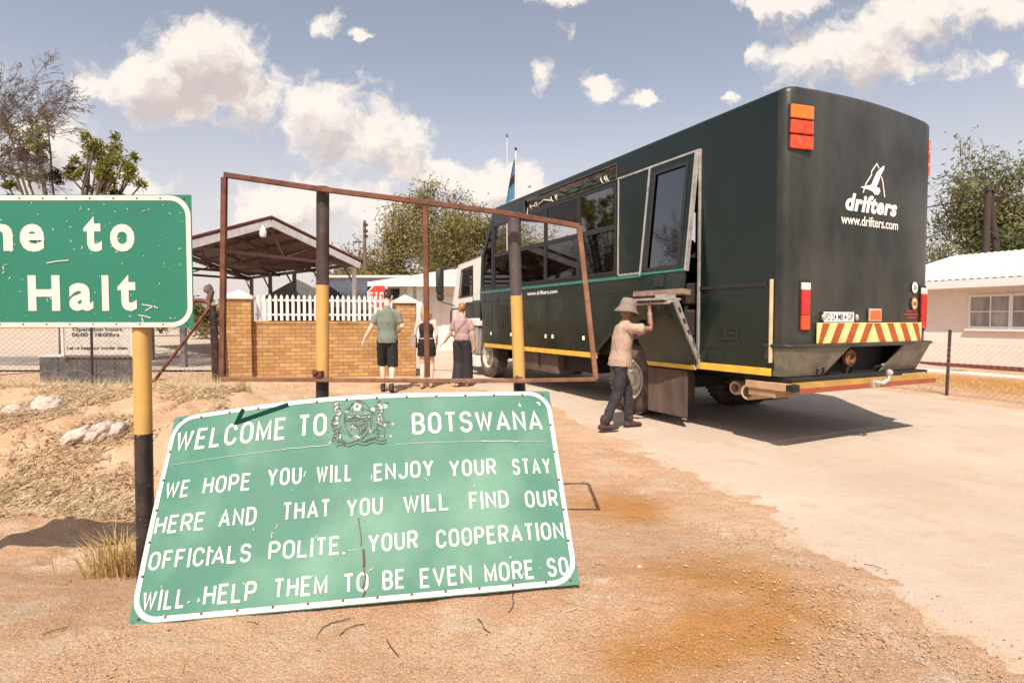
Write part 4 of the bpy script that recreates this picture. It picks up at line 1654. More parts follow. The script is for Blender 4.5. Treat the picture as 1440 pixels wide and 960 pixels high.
    out.plate([(1.30, -1.73), (2.15, -1.73), (2.15, 0), (1.30, 0)], [[(1.42, -1.44), (2.05, -1.44), (2.05, -.10), (1.42, -.10)]], -.04, 0, DM)
    # work out which side faces outwards
    pan = out.build('door_leaf', m_bus, ud, bevel=.006)
    gl = MB()
    gl.prism([(1.42, -1.44), (2.05, -1.44), (2.05, -.10), (1.42, -.10)], -.022, -.016, DM)
    gl.build('pane', m_glassd, ud)
    for sgn_ in (0,):
        ed = MB()
        ed.prism([(1.275, -1.5), (1.305, -1.5), (1.305, 0), (1.275, 0)], -.05, .004, DM)
        ed.prism([(2.145, -1.5), (2.175, -1.5), (2.175, 0), (2.145, 0)], -.05, .004, DM)
        ed.build('edge_trim', m_alu, ud)
        gk = MB()
        for sd in (-.048, .004):
            gk.plate([(1.40, -1.46), (2.07, -1.46), (2.07, -.08), (1.40, -.08)], [[(1.45, -1.41), (2.02, -1.41), (2.02, -.13), (1.45, -.13)]], sd, sd + .006, DM)
        gk.build('gasket', m_ink, ud)
        bl = MB()
        for sd in (-.05, .003):
            bl.prism([(1.30, -1.5), (2.15, -1.5), (2.15, -1.47), (1.30, -1.47)], sd, sd + .008, DM)
        bl.build('trim_line', m_bustrim, ud)
        lt = MB()
        for sd in (-.052, .003):
            lt.prism([(1.66, -1.68), (1.84, -1.68), (1.84, -1.52), (1.66, -1.52)], sd, sd + .01, DM)
        lt.build('latch', m_ink, ud, bevel=.004)
        bt = MB()
        bt.prism([(1.25, -1.80), (2.2, -1.80), (2.2, -1.732), (1.25, -1.732)], -.1, .05, DM)
        bt.build('bottom_rail', M('dusty_rail', (.28, .2, .15), .7, dirt=((.13, .07, .05), .5, 9)), ud, bevel=.004)
        pl = MB()
        pl.tube([(.03, 1.62, 2.14), (.03, 1.62, 2.95)], .014, 8)
        pl.tube([(.03, 1.85, 2.14), (.03, 1.85, 2.9)], .012, 8)
        pl.build('grab_pole', m_alu, t, smooth=True)
    ld = empty('lower_door')
    ld.parent = t
    LM = frame((-.01, 0, .80), (0, 1, 0), (-.46, 0, .83))
    hgt = math.hypot(.46, .83)
    q = MB()
    q.prism([(1.26, 0), (2.16, 0), (2.16, hgt), (1.26, hgt)], -.025, .025, LM)
    q.build('door_leaf', m_bus, ld, bevel=.006)
    q = MB()
    q.prism([(1.26, .0), (2.16, .0), (2.16, .065), (1.26, .065)], -.034, .034, LM)
    q.build('reflective_stripe', m_stripe, ld)
    q = MB()
    q.plate([(1.225, -.02), (1.258, -.02), (1.258, hgt + .01), (1.225, hgt + .01)], [], -.10, .035, LM)
    # step stringer with its row of cut-outs, on the inner side of the leaf
    q2 = MB()
    ST = Matrix(((0, LM[0][1], LM[0][2], 0), (1, 0, 0, 0), (0, LM[2][1], LM[2][2], 0), (0, 0, 0, 1)))
    ST = Matrix(((LM[0][1], LM[0][2], 0, LM[0][3]), (0, 0, 1, 0), (LM[2][1], LM[2][2], 0, LM[2][3]), (0, 0, 0, 1)))   # (b, n, y)
    sd = 1 if LM[0][2] > 0 else -1
    holes = [[(.12 + k * .16, sd * .045), (.21 + k * .16, sd * .045), (.21 + k * .16, sd * .085), (.12 + k * .16, sd * .085)] for k in range(5)]
    o_ = [(0, sd * .024), (hgt, sd * .024), (hgt, sd * .11), (0, sd * .06)]
    if sd < 0:
        pass
    q2.plate(o_, holes, 1.222, 1.256, ST)
    q2.build('stringer', m_alu, ld, bevel=.002)
    q2 = MB()
    q2.plate(o_, holes, 2.164, 2.19, ST)
    q2.build('stringer', m_alu, ld, bevel=.002)
    q3 = MB()
    q3.prism([(1.24, hgt - .004), (2.18, hgt - .004), (2.18, hgt + .02), (1.24, hgt + .02)], -.035, .035, LM)
    q3.build('top_rail', m_alu, ld, bevel=.003)
    q4 = MB()
    T0 = LM @ Vector((0, hgt + .02, 0))
    q4.box(T0.x - .06, T0.x + .24, 1.30, 2.05, T0.z + .015, T0.z + .045)
    q4.box(T0.x - .02, T0.x + .18, 1.34, 1.50, T0.z + .046, T0.z + .085)
    q4.build('folding_step', m_alu, ld, bevel=.006)
    q5 = MB()
    hb = LM @ Vector((1.85, hgt * .72, -sd * .05))
    q5.capsule([hb + Vector((0, -.12, 0)), hb + Vector((0, .12, 0))], [.02, .02], 8)
    q5.build('handle', m_ink, ld, smooth=True)
    # things stowed in the stairwell
    st = MB()
    st.box(.1, .45, 1.3, 1.62, 1.2, 1.55)
    st.box(.12, .5, 1.32, 1.7, 1.62, 1.9)
    st.build('stair_well', m_greypost, t, bevel=.02)

    # --- rear details
    def FR(x):
        for (a, ya), (c, yc) in zip(rear_x, rear_x[1:]):
            if a <= x <= c:
                return ya + (yc - ya) * (x - a) / (c - a)
        return 0

    def fr(a, z, h):
        return Vector((a, FR(a) - h, z))

    def fx(x, z, h):   # corner chamfer plane, left or right
        return Vector((x, FR(x) - h, z))
    for side in (0, 1):
        mx = lambda x: x if not side else W - x
        # upper cluster
        hs = empty('tail_light')
        hs.parent = t
        zz = 3.66
        for k, mt in enumerate((m_amber, m_orange, m_orange)):
            z1 = 3.705 - k * .160
            z0 = z1 - .155
            xa, xb = (.03, .335) if not side else (2.715, 2.61)
            ya, yb = (.045, -.012) if not side else (.20, .022)
            n_ = Vector((-.35 if not side else .35, -.93, 0)).normalized()
            A, B = Vector((xa, ya, 0)), Vector((xb, yb, 0))
            xa_ = (B - A).normalized()
            hm = MB()
            MM = frame((A.x, A.y, 0), xa_, (0, 0, 1))
            sgn_ = -1 if MM.to_3x3().col[2].dot(n_) < 0 else 1
            ln = (B - A).length
            hm.prism([(0, z0), (ln, z0), (ln, z1), (0, z1)], -sgn_ * .02, sgn_ * .018, MM)
            hou = hm.build('housing', m_ink, hs, bevel=.004)
            le = MB()
            le.prism([(.008, z0 + .006), (ln - .008, z0 + .006), (ln - .008, z1 - .006), (.008, z1 - .006)], sgn_ * .0185, sgn_ * .05, MM)
            le.build('lens', mt, hou, bevel=.012)
        # lower lamp
        lw = empty('tail_light')
        lw.parent = t
        p_, q_ = (.215, .345) if not side else (2.63, 2.49)
        A, B = Vector((p_, FR(p_), 0)), Vector((q_, FR(q_), 0))
        xa_ = (B - A).normalized()
        MM = frame((A.x, A.y, 0), xa_, (0, 0, 1))
        n_ = Vector((0, -1, 0))
        sgn_ = -1 if MM.to_3x3().col[2].dot(n_) < 0 else 1
        ln = (B - A).length
        hm = MB()
        hm.prism([(-.015, 1.285), (ln + .015, 1.285), (ln + .015, 1.85), (-.015, 1.85)], -.01, sgn_ * .008, MM)
        hm.build('housing', m_ink, lw)
        for z0, z1, mt in ((1.74, 1.82, m_clear), (1.47, 1.738, m_red), (1.31, 1.468, m_red if side else M('lens_orange', (.65, .06, .01), .15, coat=.5))):
            le = MB()
            le.prism([(0, z0), (ln, z0), (ln, z1), (0, z1)], sgn_ * .009, sgn_ * .035, MM)
            le.build('lens', mt, lw, bevel=.008)
    npz = MB()
    npz.box(.56, 1.09, -.050, -.038, 1.395, 1.505)
    plate = npz.build('number_plate', m_print, t, bevel=.003)
    pt = MB()
    font_word(pt, 'FD 24 MB', .582, .895, 1.415, 1.487, lambda a, z, h: Vector((a, -.050 - h, z)), .001, offset=.008)
    font_word(pt, 'GP', .97, 1.068, 1.415, 1.487, lambda a, z, h: Vector((a, -.050 - h, z)), .001, offset=.008)
    pt.lathe([(.018, 0), (.018, .002), (.001, .002)], 10, Matrix.Translation((.932, -.0505, 1.45)) @ Matrix.Rotation(R(90), 4, 'X'))
    pt.build('lettering', m_ink, plate)
    for x in (.53, 1.125):
        l = MB()
        l.capsule([(x, -.06, 1.43), (x, -.06, 1.46)], [.02, .02], 8)
        l.build('plate_lamp', m_alu, t, smooth=True)
    dh = MB()
    dh.box(1.37, 1.61, -.052, -.036, 1.40, 1.55)
    dsk = dh.build('permit_holder', m_alu, t, bevel=.003)
    di = MB()
    di.box(1.39, 1.59, -.056, -.0525, 1.415, 1.53)
    di.build('permit', m_amber, dsk)
    dl = MB()
    rnd = random.Random(2)
    for z in (1.435, 1.455, 1.475, 1.495, 1.515):
        x = 1.40
        while x < 1.57:
            w_ = rnd.uniform(.01, .04)
            dl.box(x, min(x + w_, 1.58), -.0575, -.0562, z - .004, z + .004)
            x += w_ + .01
    dl.build('fine_print', m_redink, dsk)
    # chevron board
    ch = MB()
    ch.box(.45, 2.44, -.056, -.036, 1.155, 1.385)
    cb = ch.build('chevron_board', m_chev_y, t, bevel=.004)
    st = MB()
    h_ = .22
    cxm = 1.445
    for sd_ in (-1, 1):
        for k in range(4):
            # stripes lean away from the centre line towards the bottom
            xb0 = .13 + k * .262
            poly = [(xb0, 1.16), (xb0 + .125, 1.16), (xb0 + .125 - .125, 1.16 + h_), (xb0 - .125, 1.16 + h_)]
            P_ = []
            for a, z in poly:
                P_.append((cxm + sd_ * min(max(a, 0), .985), z))
            st.prism(P_, -.0575 - .0002 * k, -.0563, REAR)
    st.build('chevron_stripe', m_chev_r, cb)
    # stickers
    for z, r, m1, s_, m2 in ((1.82, .062, m_print, 'ZA', m_ink), (1.62, .068, m_chev_y, '100', m_ink)):
        k_ = MB()
        sx, sz = (.9, 1.15) if z < 1.7 else (.95, 1.1)
        k_.lathe([(r, 0), (r, .003), (.0005, .003)], 28, Matrix.Translation((2.33, -.024, z)) @ Matrix.Rotation(R(90), 4, 'X') @ Matrix.Diagonal((sx, sz, 1, 1)))
        d_ = k_.build('sticker', m1, t)
        if z < 1.7:
            rg = MB()
            put_ribbon(rg, [(2.33 + sx * r * .93 * math.cos(a), z + sz * r * .93 * math.sin(a)) for a in [i * math.pi / 14 for i in range(28)]], .012, lambda a, b, h: Vector((a, -.0275 - h, b)), .0005, True)
            rg.build('rim', m_chev_r, d_)
        l = MB()
        font_word(l, s_, 2.33 - .036, 2.33 + .036, z - .028, z + .028, lambda a, b, h: Vector((a, -.0285 - h, b)), .0006, offset=.02)
        l.build('lettering', m2, d_)
    rt = MB()
    for z, a, b in ((1.525, 2.17, 2.42), (1.485, 2.14, 2.45), (1.445, 2.18, 2.42)):
        x = a
        while x < b - .01:
            w_ = rnd.uniform(.012, .03)
            rt.box(x, min(b, x + w_), FR(x) - .006, FR(x) - .001, z - .009, z + .009)
            x += w_ + .008
    rt.build('warning_print', m_redink, t)
    lg = MB()
    font_word(lg, 'drifters', .93, 1.92, 2.655, 2.86, fr, .004, offset=.042, shear=.22, space=1.07)
    font_word(lg, 'www.drifters.com', .86, 1.95, 2.50, 2.615, fr, .004, offset=.012, space=.97)
    put_ribbon(lg, [(1.24, 2.88), (1.29, 2.99), (1.39, 3.1), (1.39, 3.14), (1.49, 3.24), (1.535, 3.19)], .016, fr, .004)
    put_ribbon(lg, [(1.585, 3.10), (1.62, 3.03), (1.625, 3.0), (1.66, 2.87)], .018, fr, .004)
    bird = [(1.19, 2.94), (1.29, 2.965), (1.39, 2.985), (1.43, 3.05), (1.49, 3.14), (1.6, 3.22), (1.64, 3.235), (1.63, 3.19), (1.575, 3.12), (1.535, 3.04), (1.49, 2.97), (1.55, 2.965), (1.57, 2.93), (1.53, 2.885), (1.46, 2.88), (1.42, 2.91), (1.35, 2.925), (1.26, 2.93)]
    tri = tessellate_polygon([[Vector((a, b, 0)) for a, b in bird]])
    nb = len(bird)
    lg.add([fr(a, b, .003) for a, b in bird] + [fr(a, b, .005) for a, b in bird], [tuple(i + nb for i in f_) for f_ in tri] + [(i, (i + 1) % nb, nb + (i + 1) % nb, nb + i) for i in range(nb)])
    lg.build('logo', m_print, t)

    # --- skirt: a lip, then olive panels raking inwards, split in the middle for the coupling
    foot = [(-.02, .24), (-.02, .1), (.0, .0), (.06, -.06), (.36, -.09), (1.35, -.12), (2.34, -.09), (2.64, -.06), (2.7, .0), (2.72, .1), (2.72, .24)]
    lp = MB()
    lp.tube([(x, y, 1.135) for x, y in foot], .022, 8)
    lp.build('skirt_lip', m_busrear, t, smooth=True)

    def along(x):
        for (a, ya), (c, yc) in zip(foot[3:8], foot[4:8]):
            if a <= x <= c:
                return ya + (yc - ya) * (x - a) / (c - a)
        return -.06
    for pts_t, pts_b in (([(-.015, .22), (-.015, .1), (.005, .0), (.06, -.06), (.36, -.09), (.95, along(.95))], [(.02, .24), (.02, .14), (.03, .08), (.08, .03), (.34, .02), (.66, .02)]),
                         ([(2.715, .22), (2.715, .1), (2.695, .0), (2.64, -.06), (2.34, -.09), (2.02, along(2.02))], [(2.6, .24), (2.6, .14), (2.58, .08), (2.5, .03), (2.2, .02), (1.74, .02)])):
        s_ = MB()
        k_ = len(pts_t)
        V_ = [(x, y, 1.125) for x, y in pts_t] + [(x, y, .80) for x, y in pts_b] + [(x, y + .03, 1.125) for x, y in pts_t] + [(x, y + .03, .80) for x, y in pts_b]
        fs_ = [(i, i + 1, k_ + i + 1, k_ + i) for i in range(k_ - 1)] + [(2 * k_ + i + 1, 2 * k_ + i, 3 * k_ + i, 3 * k_ + i + 1) for i in range(k_ - 1)]
        fs_ += [(k_ + i, k_ + i + 1, 3 * k_ + i + 1, 3 * k_ + i) for i in range(k_ - 1)] + [(k_ - 1, 3 * k_ - 1, 4 * k_ - 1, 2 * k_ - 1), (0, k_, 3 * k_, 2 * k_)]
        s_.add(V_, fs_)
        s_.build('skirt_panel', m_skirt, t, smooth=True, angle=50)
    # underside, coupling and bumper bar
    un = MB()
    un.box(.12, W - .12, .3, 7.8, .86, 1.1)
    un.box(.75, .9, .1, 9.9, .62, .86)
    un.box(1.8, 1.95, .1, 9.9, .62, .86)
    un.box(.12, W - .12, .22, .27, .86, 1.12)
    un.box(.7, 2.0, .16, .2, .74, 1.12)
    un.box(.06, 2.6, -.055, .6, .735, .79)  # plate added to block sun, closing the bright gap in the ground shadow
    un.box(1.0, 1.7, 2.4, 2.95, .38, .68)
    un.tube([(.35, 2.68, .53), (2.35, 2.68, .53)], .11, 12)
    un.tube([(.35, 7.95, .60), (2.35, 7.95, .60)], .1, 12)
    un.box(.3, .74, 5.3, 6.6, .45, .85)
    un.box(.25, .7, 3.9, 4.9, .5, .85)
    un.box(1.96, 2.5, 4.0, 5.6, .42, .85)
    un.build('chassis', m_dark, t, bevel=.01)
    for y0, y1 in ((4.85, 5.5), (5.55, 6.5)):
        l = MB()
        l.box(.10, .5, y0, y1, .42, .79)
        l.build('storage_box', m_mud, t, bevel=.02)
    br = MB()
    br.box(-.06, 2.58, -.16, -.06, .66, .73)
    bar = br.build('bumper_bar', m_dark, t, bevel=.004)
    l = MB()
    l.box(.02, 2.56, -.17, -.161, .695, .742)
    l.box(.02, 2.56, -.165, -.06, .7345, .744)
    l.build('yellow_stripe', M('worn_yellow', (.50, .28, .05), .6, dirt=((.22, .12, .06), .5, 7)), bar)
    l = MB()
    l.box(.02, 2.56, -.17, -.161, .64, .693)
    l.build('red_stripe', M('worn_red', (.33, .055, .02), .6, dirt=((.2, .1, .06), .45, 7)), bar)
    l = MB()
    l.box(2.05, 2.57, -.06, .2, .742, .76)
    l.box(-.02, .1, -.06, .5, .65, .73)
    l.build('bracket', M('tan_plate', (.45, .28, .16), .6), bar, bevel=.004)
    th = MB()
    th.box(1.22, 1.36, -.20, -.17, .65, .74)
    th.tube([(1.29, -.2, .70), (1.30, -.26, .70), (1.36, -.29, .74), (1.37, -.29, .79)], [.03, .026, .02, .016], 10)
    th.lathe([(.001, -.04), (.025, -.032), (.038, -.012), (.038, .012), (.025, .032), (.001, .04)], 14, Matrix.Translation((1.375, -.29, .82)))
    th.build('tow_ball', m_alu, t, smooth=True)
    tp = MB()
    tp.lathe([(.0, -.03), (.06, -.03), (.10, -.02), (.10, .02), (.055, .04), (.05, .0), (.001, -.0)], 18, Matrix.Translation((1.22, .08, .97)) @ Matrix.Rotation(R(90), 4, 'X'))
    tp.tube([(1.2, .08, .88), (1.18, .1, .74)], .015, 6)
    tp.build('air_coupling', m_rust2, t, smooth=True)
    lp = MB()
    lp.tube([(.48, -.03, .82), (.47, -.05, .88), (.52, -.07, .91), (.57, -.05, .86), (.57, -.03, .81)], .014, 8)
    lp.build('lashing_loop', m_ink, t, smooth=True)
    # exhaust and pipe rolls under the rear
    for (y, x, z, r) in ((.78, .14, .60, .085), (.52, .05, .585, .095)):
        e_ = MB()
        e_.lathe([(r * .65, -.01), (r * .9, -.02), (r, 0), (r, .62), (.001, .62)], 20, Matrix.Translation((x, y, z)) @ Matrix.Rotation(R(90), 4, 'Y'))
        e_.lathe([(r * .65, .0), (r * .63, .3), (.001, .3)], 16, Matrix.Translation((x, y, z)) @ Matrix.Rotation(R(90), 4, 'Y'))
        e_.build('exhaust_pipe', M('dusty_pipe', (.42, .3, .22), .7, dirt=((.25, .16, .1), .3, 9)), t, smooth=True)
    e_ = MB()
    e_.box(.0, .35, .12, .48, .56, .66)
    e_.build('bracket', M('tan_bracket', (.36, .22, .12), .6), t, bevel=.01)
    # mud flaps
    for x0, x1 in ((.10, .62), (2.08, 2.6)):
        m_ = MB()
        V_ = []
        nn = 8
        for j in range(nn + 1):
            for i in range(5):
                z = .78 - .60 * j / nn
                V_.append((x0 + (x1 - x0) * i / 4, 1.98 - .04 * math.sin(j / nn * 2.2) + .012 * math.sin(i * 2.1 + j), z))
        m_.add(V_, [(j * 5 + i, j * 5 + i + 1, (j + 1) * 5 + i + 1, (j + 1) * 5 + i) for j in range(nn) for i in range(4)])
        o_ = m_.build('mudflap', m_mud, t, smooth=True, angle=0)
        so = o_.modifiers.new('thick', 'SOLIDIFY')
        so.thickness = .012
    fl_ = MB()
    fl_.box(-.01, .03, 1.45, 2.2, .14, .76)
    fl_.build('side_guard', m_mud, t, bevel=.01)
    # arch lip over the rear wheel
    al = MB()
    pts = [(-.015, 3.42, .9), (-.015, 3.34, 1.0), (-.015, 3.08, 1.19), (-.015, 2.3, 1.19), (-.015, 2.06, 1.0)]
    al.tube(pts, .025, 8)
    al.build('arch_lip', m_ink, t, smooth=True)
    ar = MB()
    ar.box(.05, 1.0, 2.08, 3.4, 1.19, 1.215)
    ar.build('wheel_arch', m_dark, t)

    # --- wheels
    def wheel(x, y, z, out, r=.52, w_=.29):
        o_ = empty('wheel', (x, y, z), 0)
        o_.parent = t
        Rm = Matrix.Rotation(R(90 if out > 0 else -90), 4, 'Y')
        ty = MB()
        ty.lathe([(r * .56, -w_ / 2), (r * .62, -w_ / 2 - .012), (r * .82, -w_ / 2 - .006), (r * .95, -w_ / 2 + .02), (r, -w_ / 2 + .055), (r, w_ / 2 - .055), (r * .95, w_ / 2 - .02), (r * .82, w_ / 2 + .006), (r * .62, w_ / 2 + .012), (r * .56, w_ / 2)], 48, Rm)
        nt_ = 44
        for k in range(nt_):
            a = 2 * math.pi * k / nt_
            for s_ in (-1, 1):
                M_ = Rm @ Matrix.Rotation(a + (.07 if s_ > 0 else 0), 4, 'Z') @ Matrix.Translation((r - .002, 0, s_ * w_ * .23))
                ty.box(-.005, .014, -.022, .022, -w_ * .2, w_ * .2, M_)
        ty.build('tyre', m_rubber, o_, smooth=True, angle=35)
        rm = MB()
        d = w_ / 2
        rm.lathe([(r * .57, -d), (r * .57, d + .006), (r * .53, d + .008), (r * .50, d - .02), (r * .46, d - .09), (r * .36, d - .12), (r * .30, d - .06), (r * .2, d - .05), (r * .19, d + .01), (.001, d + .02)], 40, Rm)
        for k in range(10):
            a = 2 * math.pi * k / 10
            rm.lathe([(.014, 0), (.014, .035), (.001, .038)], 6, Rm @ Matrix.Translation((r * .33 * math.cos(a), r * .33 * math.sin(a), d - .09)))
        rm.build('rim', m_rim, o_, smooth=True, angle=35)
    wheel(.20, 2.68, .535, -1)
    wheel(.53, 2.68, .535, -1)
    wheel(2.5, 2.68, .535, 1)
    wheel(2.17, 2.68, .535, 1)
    wheel(.24, 7.95, .60, -1)
    wheel(2.46, 7.95, .60, 1)

    # --- white cab in front
    cabp = [(8.30, 1.25), (9.0, 1.25), (9.0, .8), (10.3, .8), (10.36, 1.9), (9.95, 2.86), (8.30, 2.95)]
    dwin = [(8.98, 2.06), (9.86, 2.03), (9.66, 2.68), (8.98, 2.73)]
    cb = MB()
    cb.plate(cabp, [dwin], .14, .18, SIDE)
    cb.plate(cabp, [dwin], 2.42, 2.46, SIDE)
    for a, c in ((cabp[4], cabp[3]), (cabp[6], cabp[5]), (cabp[6], cabp[0])):
        pass
    cb.box(.18, 2.42, 8.3, 8.34, 1.25, 2.93)
    cb.prism([(.18, .8), (2.42, .8), (2.42, 1.9), (.18, 1.9)], 0, .04, frame((0, 10.30, 0), (1, 0, 0), (0, .054, 1)) if False else Matrix(((1, 0, 0, 0), (0, 0, 1, 10.28), (0, 1, 0, 0), (0, 0, 0, 1))))
    cb.add([(.14, 8.3, 2.951), (2.46, 8.3, 2.951), (2.46, 9.95, 2.861), (.14, 9.95, 2.861), (.14, 8.3, 2.91), (2.46, 8.3, 2.91), (2.46, 9.95, 2.82), (.14, 9.95, 2.82)], [(0, 1, 2, 3), (7, 6, 5, 4), (0, 3, 7, 4), (1, 5, 6, 2), (2, 6, 7, 3), (0, 4, 5, 1)])
    cab_ = cb.build('cab', m_cab, t, bevel=.01)
    gl = MB()
    gl.prism(dwin, .155, .16, SIDE)
    gl.prism(dwin, 2.44, 2.445, SIDE)
    gl.build('pane', m_glass, cab_)
    ws = MB()
    ws.add([(.18, 10.32, 1.92), (2.42, 10.32, 1.92), (2.42, 9.96, 2.82), (.18, 9.96, 2.82)], [(0, 1, 2, 3)])
    ws.build('windscreen', m_glassc, cab_)
    sm = MB()
    sm.box(.128, .139, 8.92, 8.935, 1.3, 2.75)
    sm.plate([(8.94, 2.02), (9.91, 1.99), (9.69, 2.72), (8.94, 2.77)], [dwin], .128, .139, SIDE)
    sm.build('door_seal', m_ink, cab_)
    lo = MB()
    lo.box(.12, .55, 8.31, 9.0, .95, 1.24)
    lo.box(.12, .5, 8.15, 8.95, 1.25, 1.9)
    lo.build('air_box', m_greypost, t, bevel=.02)
    dk = MB()
    dk.box(.06, .12, 8.32, 9.28, 1.40, 1.86)
    dk.build('side_cover', m_bus, t, bevel=.02)
    tk = MB()
    tk.box(.0, .5, 8.33, 8.85, 1.27, 1.46)
    tk.build('fuel_tank', m_cab, t, bevel=.03)
    gr = MB()
    for k in range(7):
        gr.box(.02, .3, 8.38 + k * .065, 8.42 + k * .065, .62, 1.24)
    gr.box(.04, .3, 8.36, 8.86, .58, .64)
    gr.build('step_guard', m_alu, t, bevel=.005)
    stp = MB()
    stp.box(.0, .4, 8.36, 8.95, .30, .58)
    stp.build('cab_step', m_cab, t, bevel=.02)
    mr = empty('mirror')
    mr.parent = t
    a_ = MB()
    a_.capsule([(-.22, 10.36, 2.16), (-.22, 10.36, 2.74)], [(.07, .11), (.07, .11)], 10, (0, 1, 0))
    a_.capsule([(-.2, 10.38, 1.98), (-.2, 10.38, 2.1)], [(.06, .1), (.06, .1)], 10, (0, 1, 0))
    a_.build('shell', m_ink, mr, smooth=True)
    a_ = MB()
    a_.tube([(.14, 10.1, 2.78), (-.15, 10.33, 2.82), (-.22, 10.38, 2.7), (-.21, 10.40, 2.0), (-.16, 10.38, 1.9), (.14, 10.2, 1.8)], .016, 8)
    a_.build('arm', m_ink, mr, smooth=True)
    hr = MB()
    hr.tube([(.13, 9.9, 1.72), (-.06, 9.9, 1.7), (-.08, 9.9, 1.6), (-.08, 9.9, 1.1), (-.05, 9.9, 1.0), (.13, 9.9, .98)], .022, 8)
    hr.build('grab_rail', m_ink, t, smooth=True)
    # aerial lamp seen above the roof
    ae = MB()
    ae.tube([(.35, 6.4, 3.88), (.35, 6.4, 4.18)], .008, 6)
    ae.lathe([(.001, .0), (.03, .02), (.045, .06), (.03, .1), (.001, .12)], 12, Matrix.Translation((.35, 6.4, 4.16)))
    ae.build('aerial', m_cab, t, smooth=True)


truck()


# ------------------------------------------------------------------ brick wall with pillars, picket fence
def wall_and_fence():
    a, b = Vector((-6.25, 12.35, 0)), Vector((-2.30, 13.62, 0))
    d = (b - a).normalized()
    ang = math.atan2(d.y, d.x)
    L_ = (b - a).length
    t = empty('brick_wall', (a.x, a.y, .05), ang, 'low yellow brick wall between two capped brick pillars', 'wall')
    w = MB()
    w.box(.5, L_ - .45, .17, .40, -.1, 1.31)
    w.build('wall_body', m_brick, t)
    c = MB()
    c.box(.5, L_ - .45, .155, .415, 1.312, 1.375)
    c.build('coping', m_brick, t, bevel=.01)
    for x0, wd, ht in ((0, .54, 1.86), (L_ - .46, .46, 1.80)):
        p = MB()
        p.box(x0, x0 + wd, 0, .52, -.1, ht)
        pl = p.build('pillar', m_brick, t, bevel=.006)
        k = MB()
        e = .045
        x1, y0, y1 = x0 + wd, 0, .52
        k.add([(x0 - e, y0 - e, ht + .002), (x1 + e, y0 - e, ht + .002), (x1 + e, y1 + e, ht + .002), (x0 - e, y1 + e, ht + .002), (x0 - e, y0 - e, ht + .06), (x1 + e, y0 - e, ht + .06), (x1 + e, y1 + e, ht + .06), (x0 - e, y1 + e, ht + .06), ((x0 + x1) / 2, .26, ht + .22)],
              [(3, 2, 1, 0), (0, 1, 5, 4), (1, 2, 6, 5), (2, 3, 7, 6), (3, 0, 4, 7), (4, 5, 8), (5, 6, 8), (6, 7, 8), (7, 4, 8)])
        k.build('cap', m_capw, pl)
    f = empty('picket_fence', (a.x, a.y, .05), ang, 'white picket fence panel standing on the brick wall', 'fence')
    r = MB()
    for z in (1.50, 1.83):
        r.box(.6, L_ - .5, .27, .295, z, z + .045)
    r.build('rail', m_wwhite, f, bevel=.004)
    n = 25
    for i in range(n):
        x = .66 + (L_ - 1.22) * i / (n - 1)
        q = MB()
        q.prism([(x - .032, 1.39), (x + .032, 1.39), (x + .032, 1.93), (x, 1.985), (x - .032, 1.93)], .245, .268, Matrix(((1, 0, 0, 0), (0, 0, 1, 0), (0, 1, 0, 0), (0, 0, 0, 1))))
        q.build('picket', m_wwhite, f, bevel=.003)


def stop_sign():
    p = at(534, 417, 14.2)
    t = empty('stop_sign', (p.x, p.y, hz(p.x, p.y)), 0, 'red octagonal STOP sign behind the brick wall', 'road sign')
    z = p.z - hz(p.x, p.y)
    o8 = lambda r: [(r * math.cos(R(22.5 + 45 * i)), z + r * math.sin(R(22.5 + 45 * i))) for i in range(8)]
    XZ = Matrix(((1, 0, 0, 0), (0, 0, 1, 0), (0, 1, 0, 0), (0, 0, 0, 1)))
    m = MB()
    m.prism(o8(.325), -.05, -.044, XZ)
    pl = m.build('border', m_white, t)
    m = MB()
    m.prism(o8(.288), -.0545, -.0505, XZ)
    m.build('face', m_stop, t)
    m = MB()
    fn = lambda a, b, h: Vector((a, -.0548 - h, b))
    stroke_word(m, 'STOP', -.262, .262, z - .115, .23, fn, .034, .001, .10)
    m.build('lettering', m_white, t)
    m = MB()
    m.box(-.17, -.13, -.03, .01, -.2, z + .12)
    m.build('post', m_wood, t, bevel=.004)


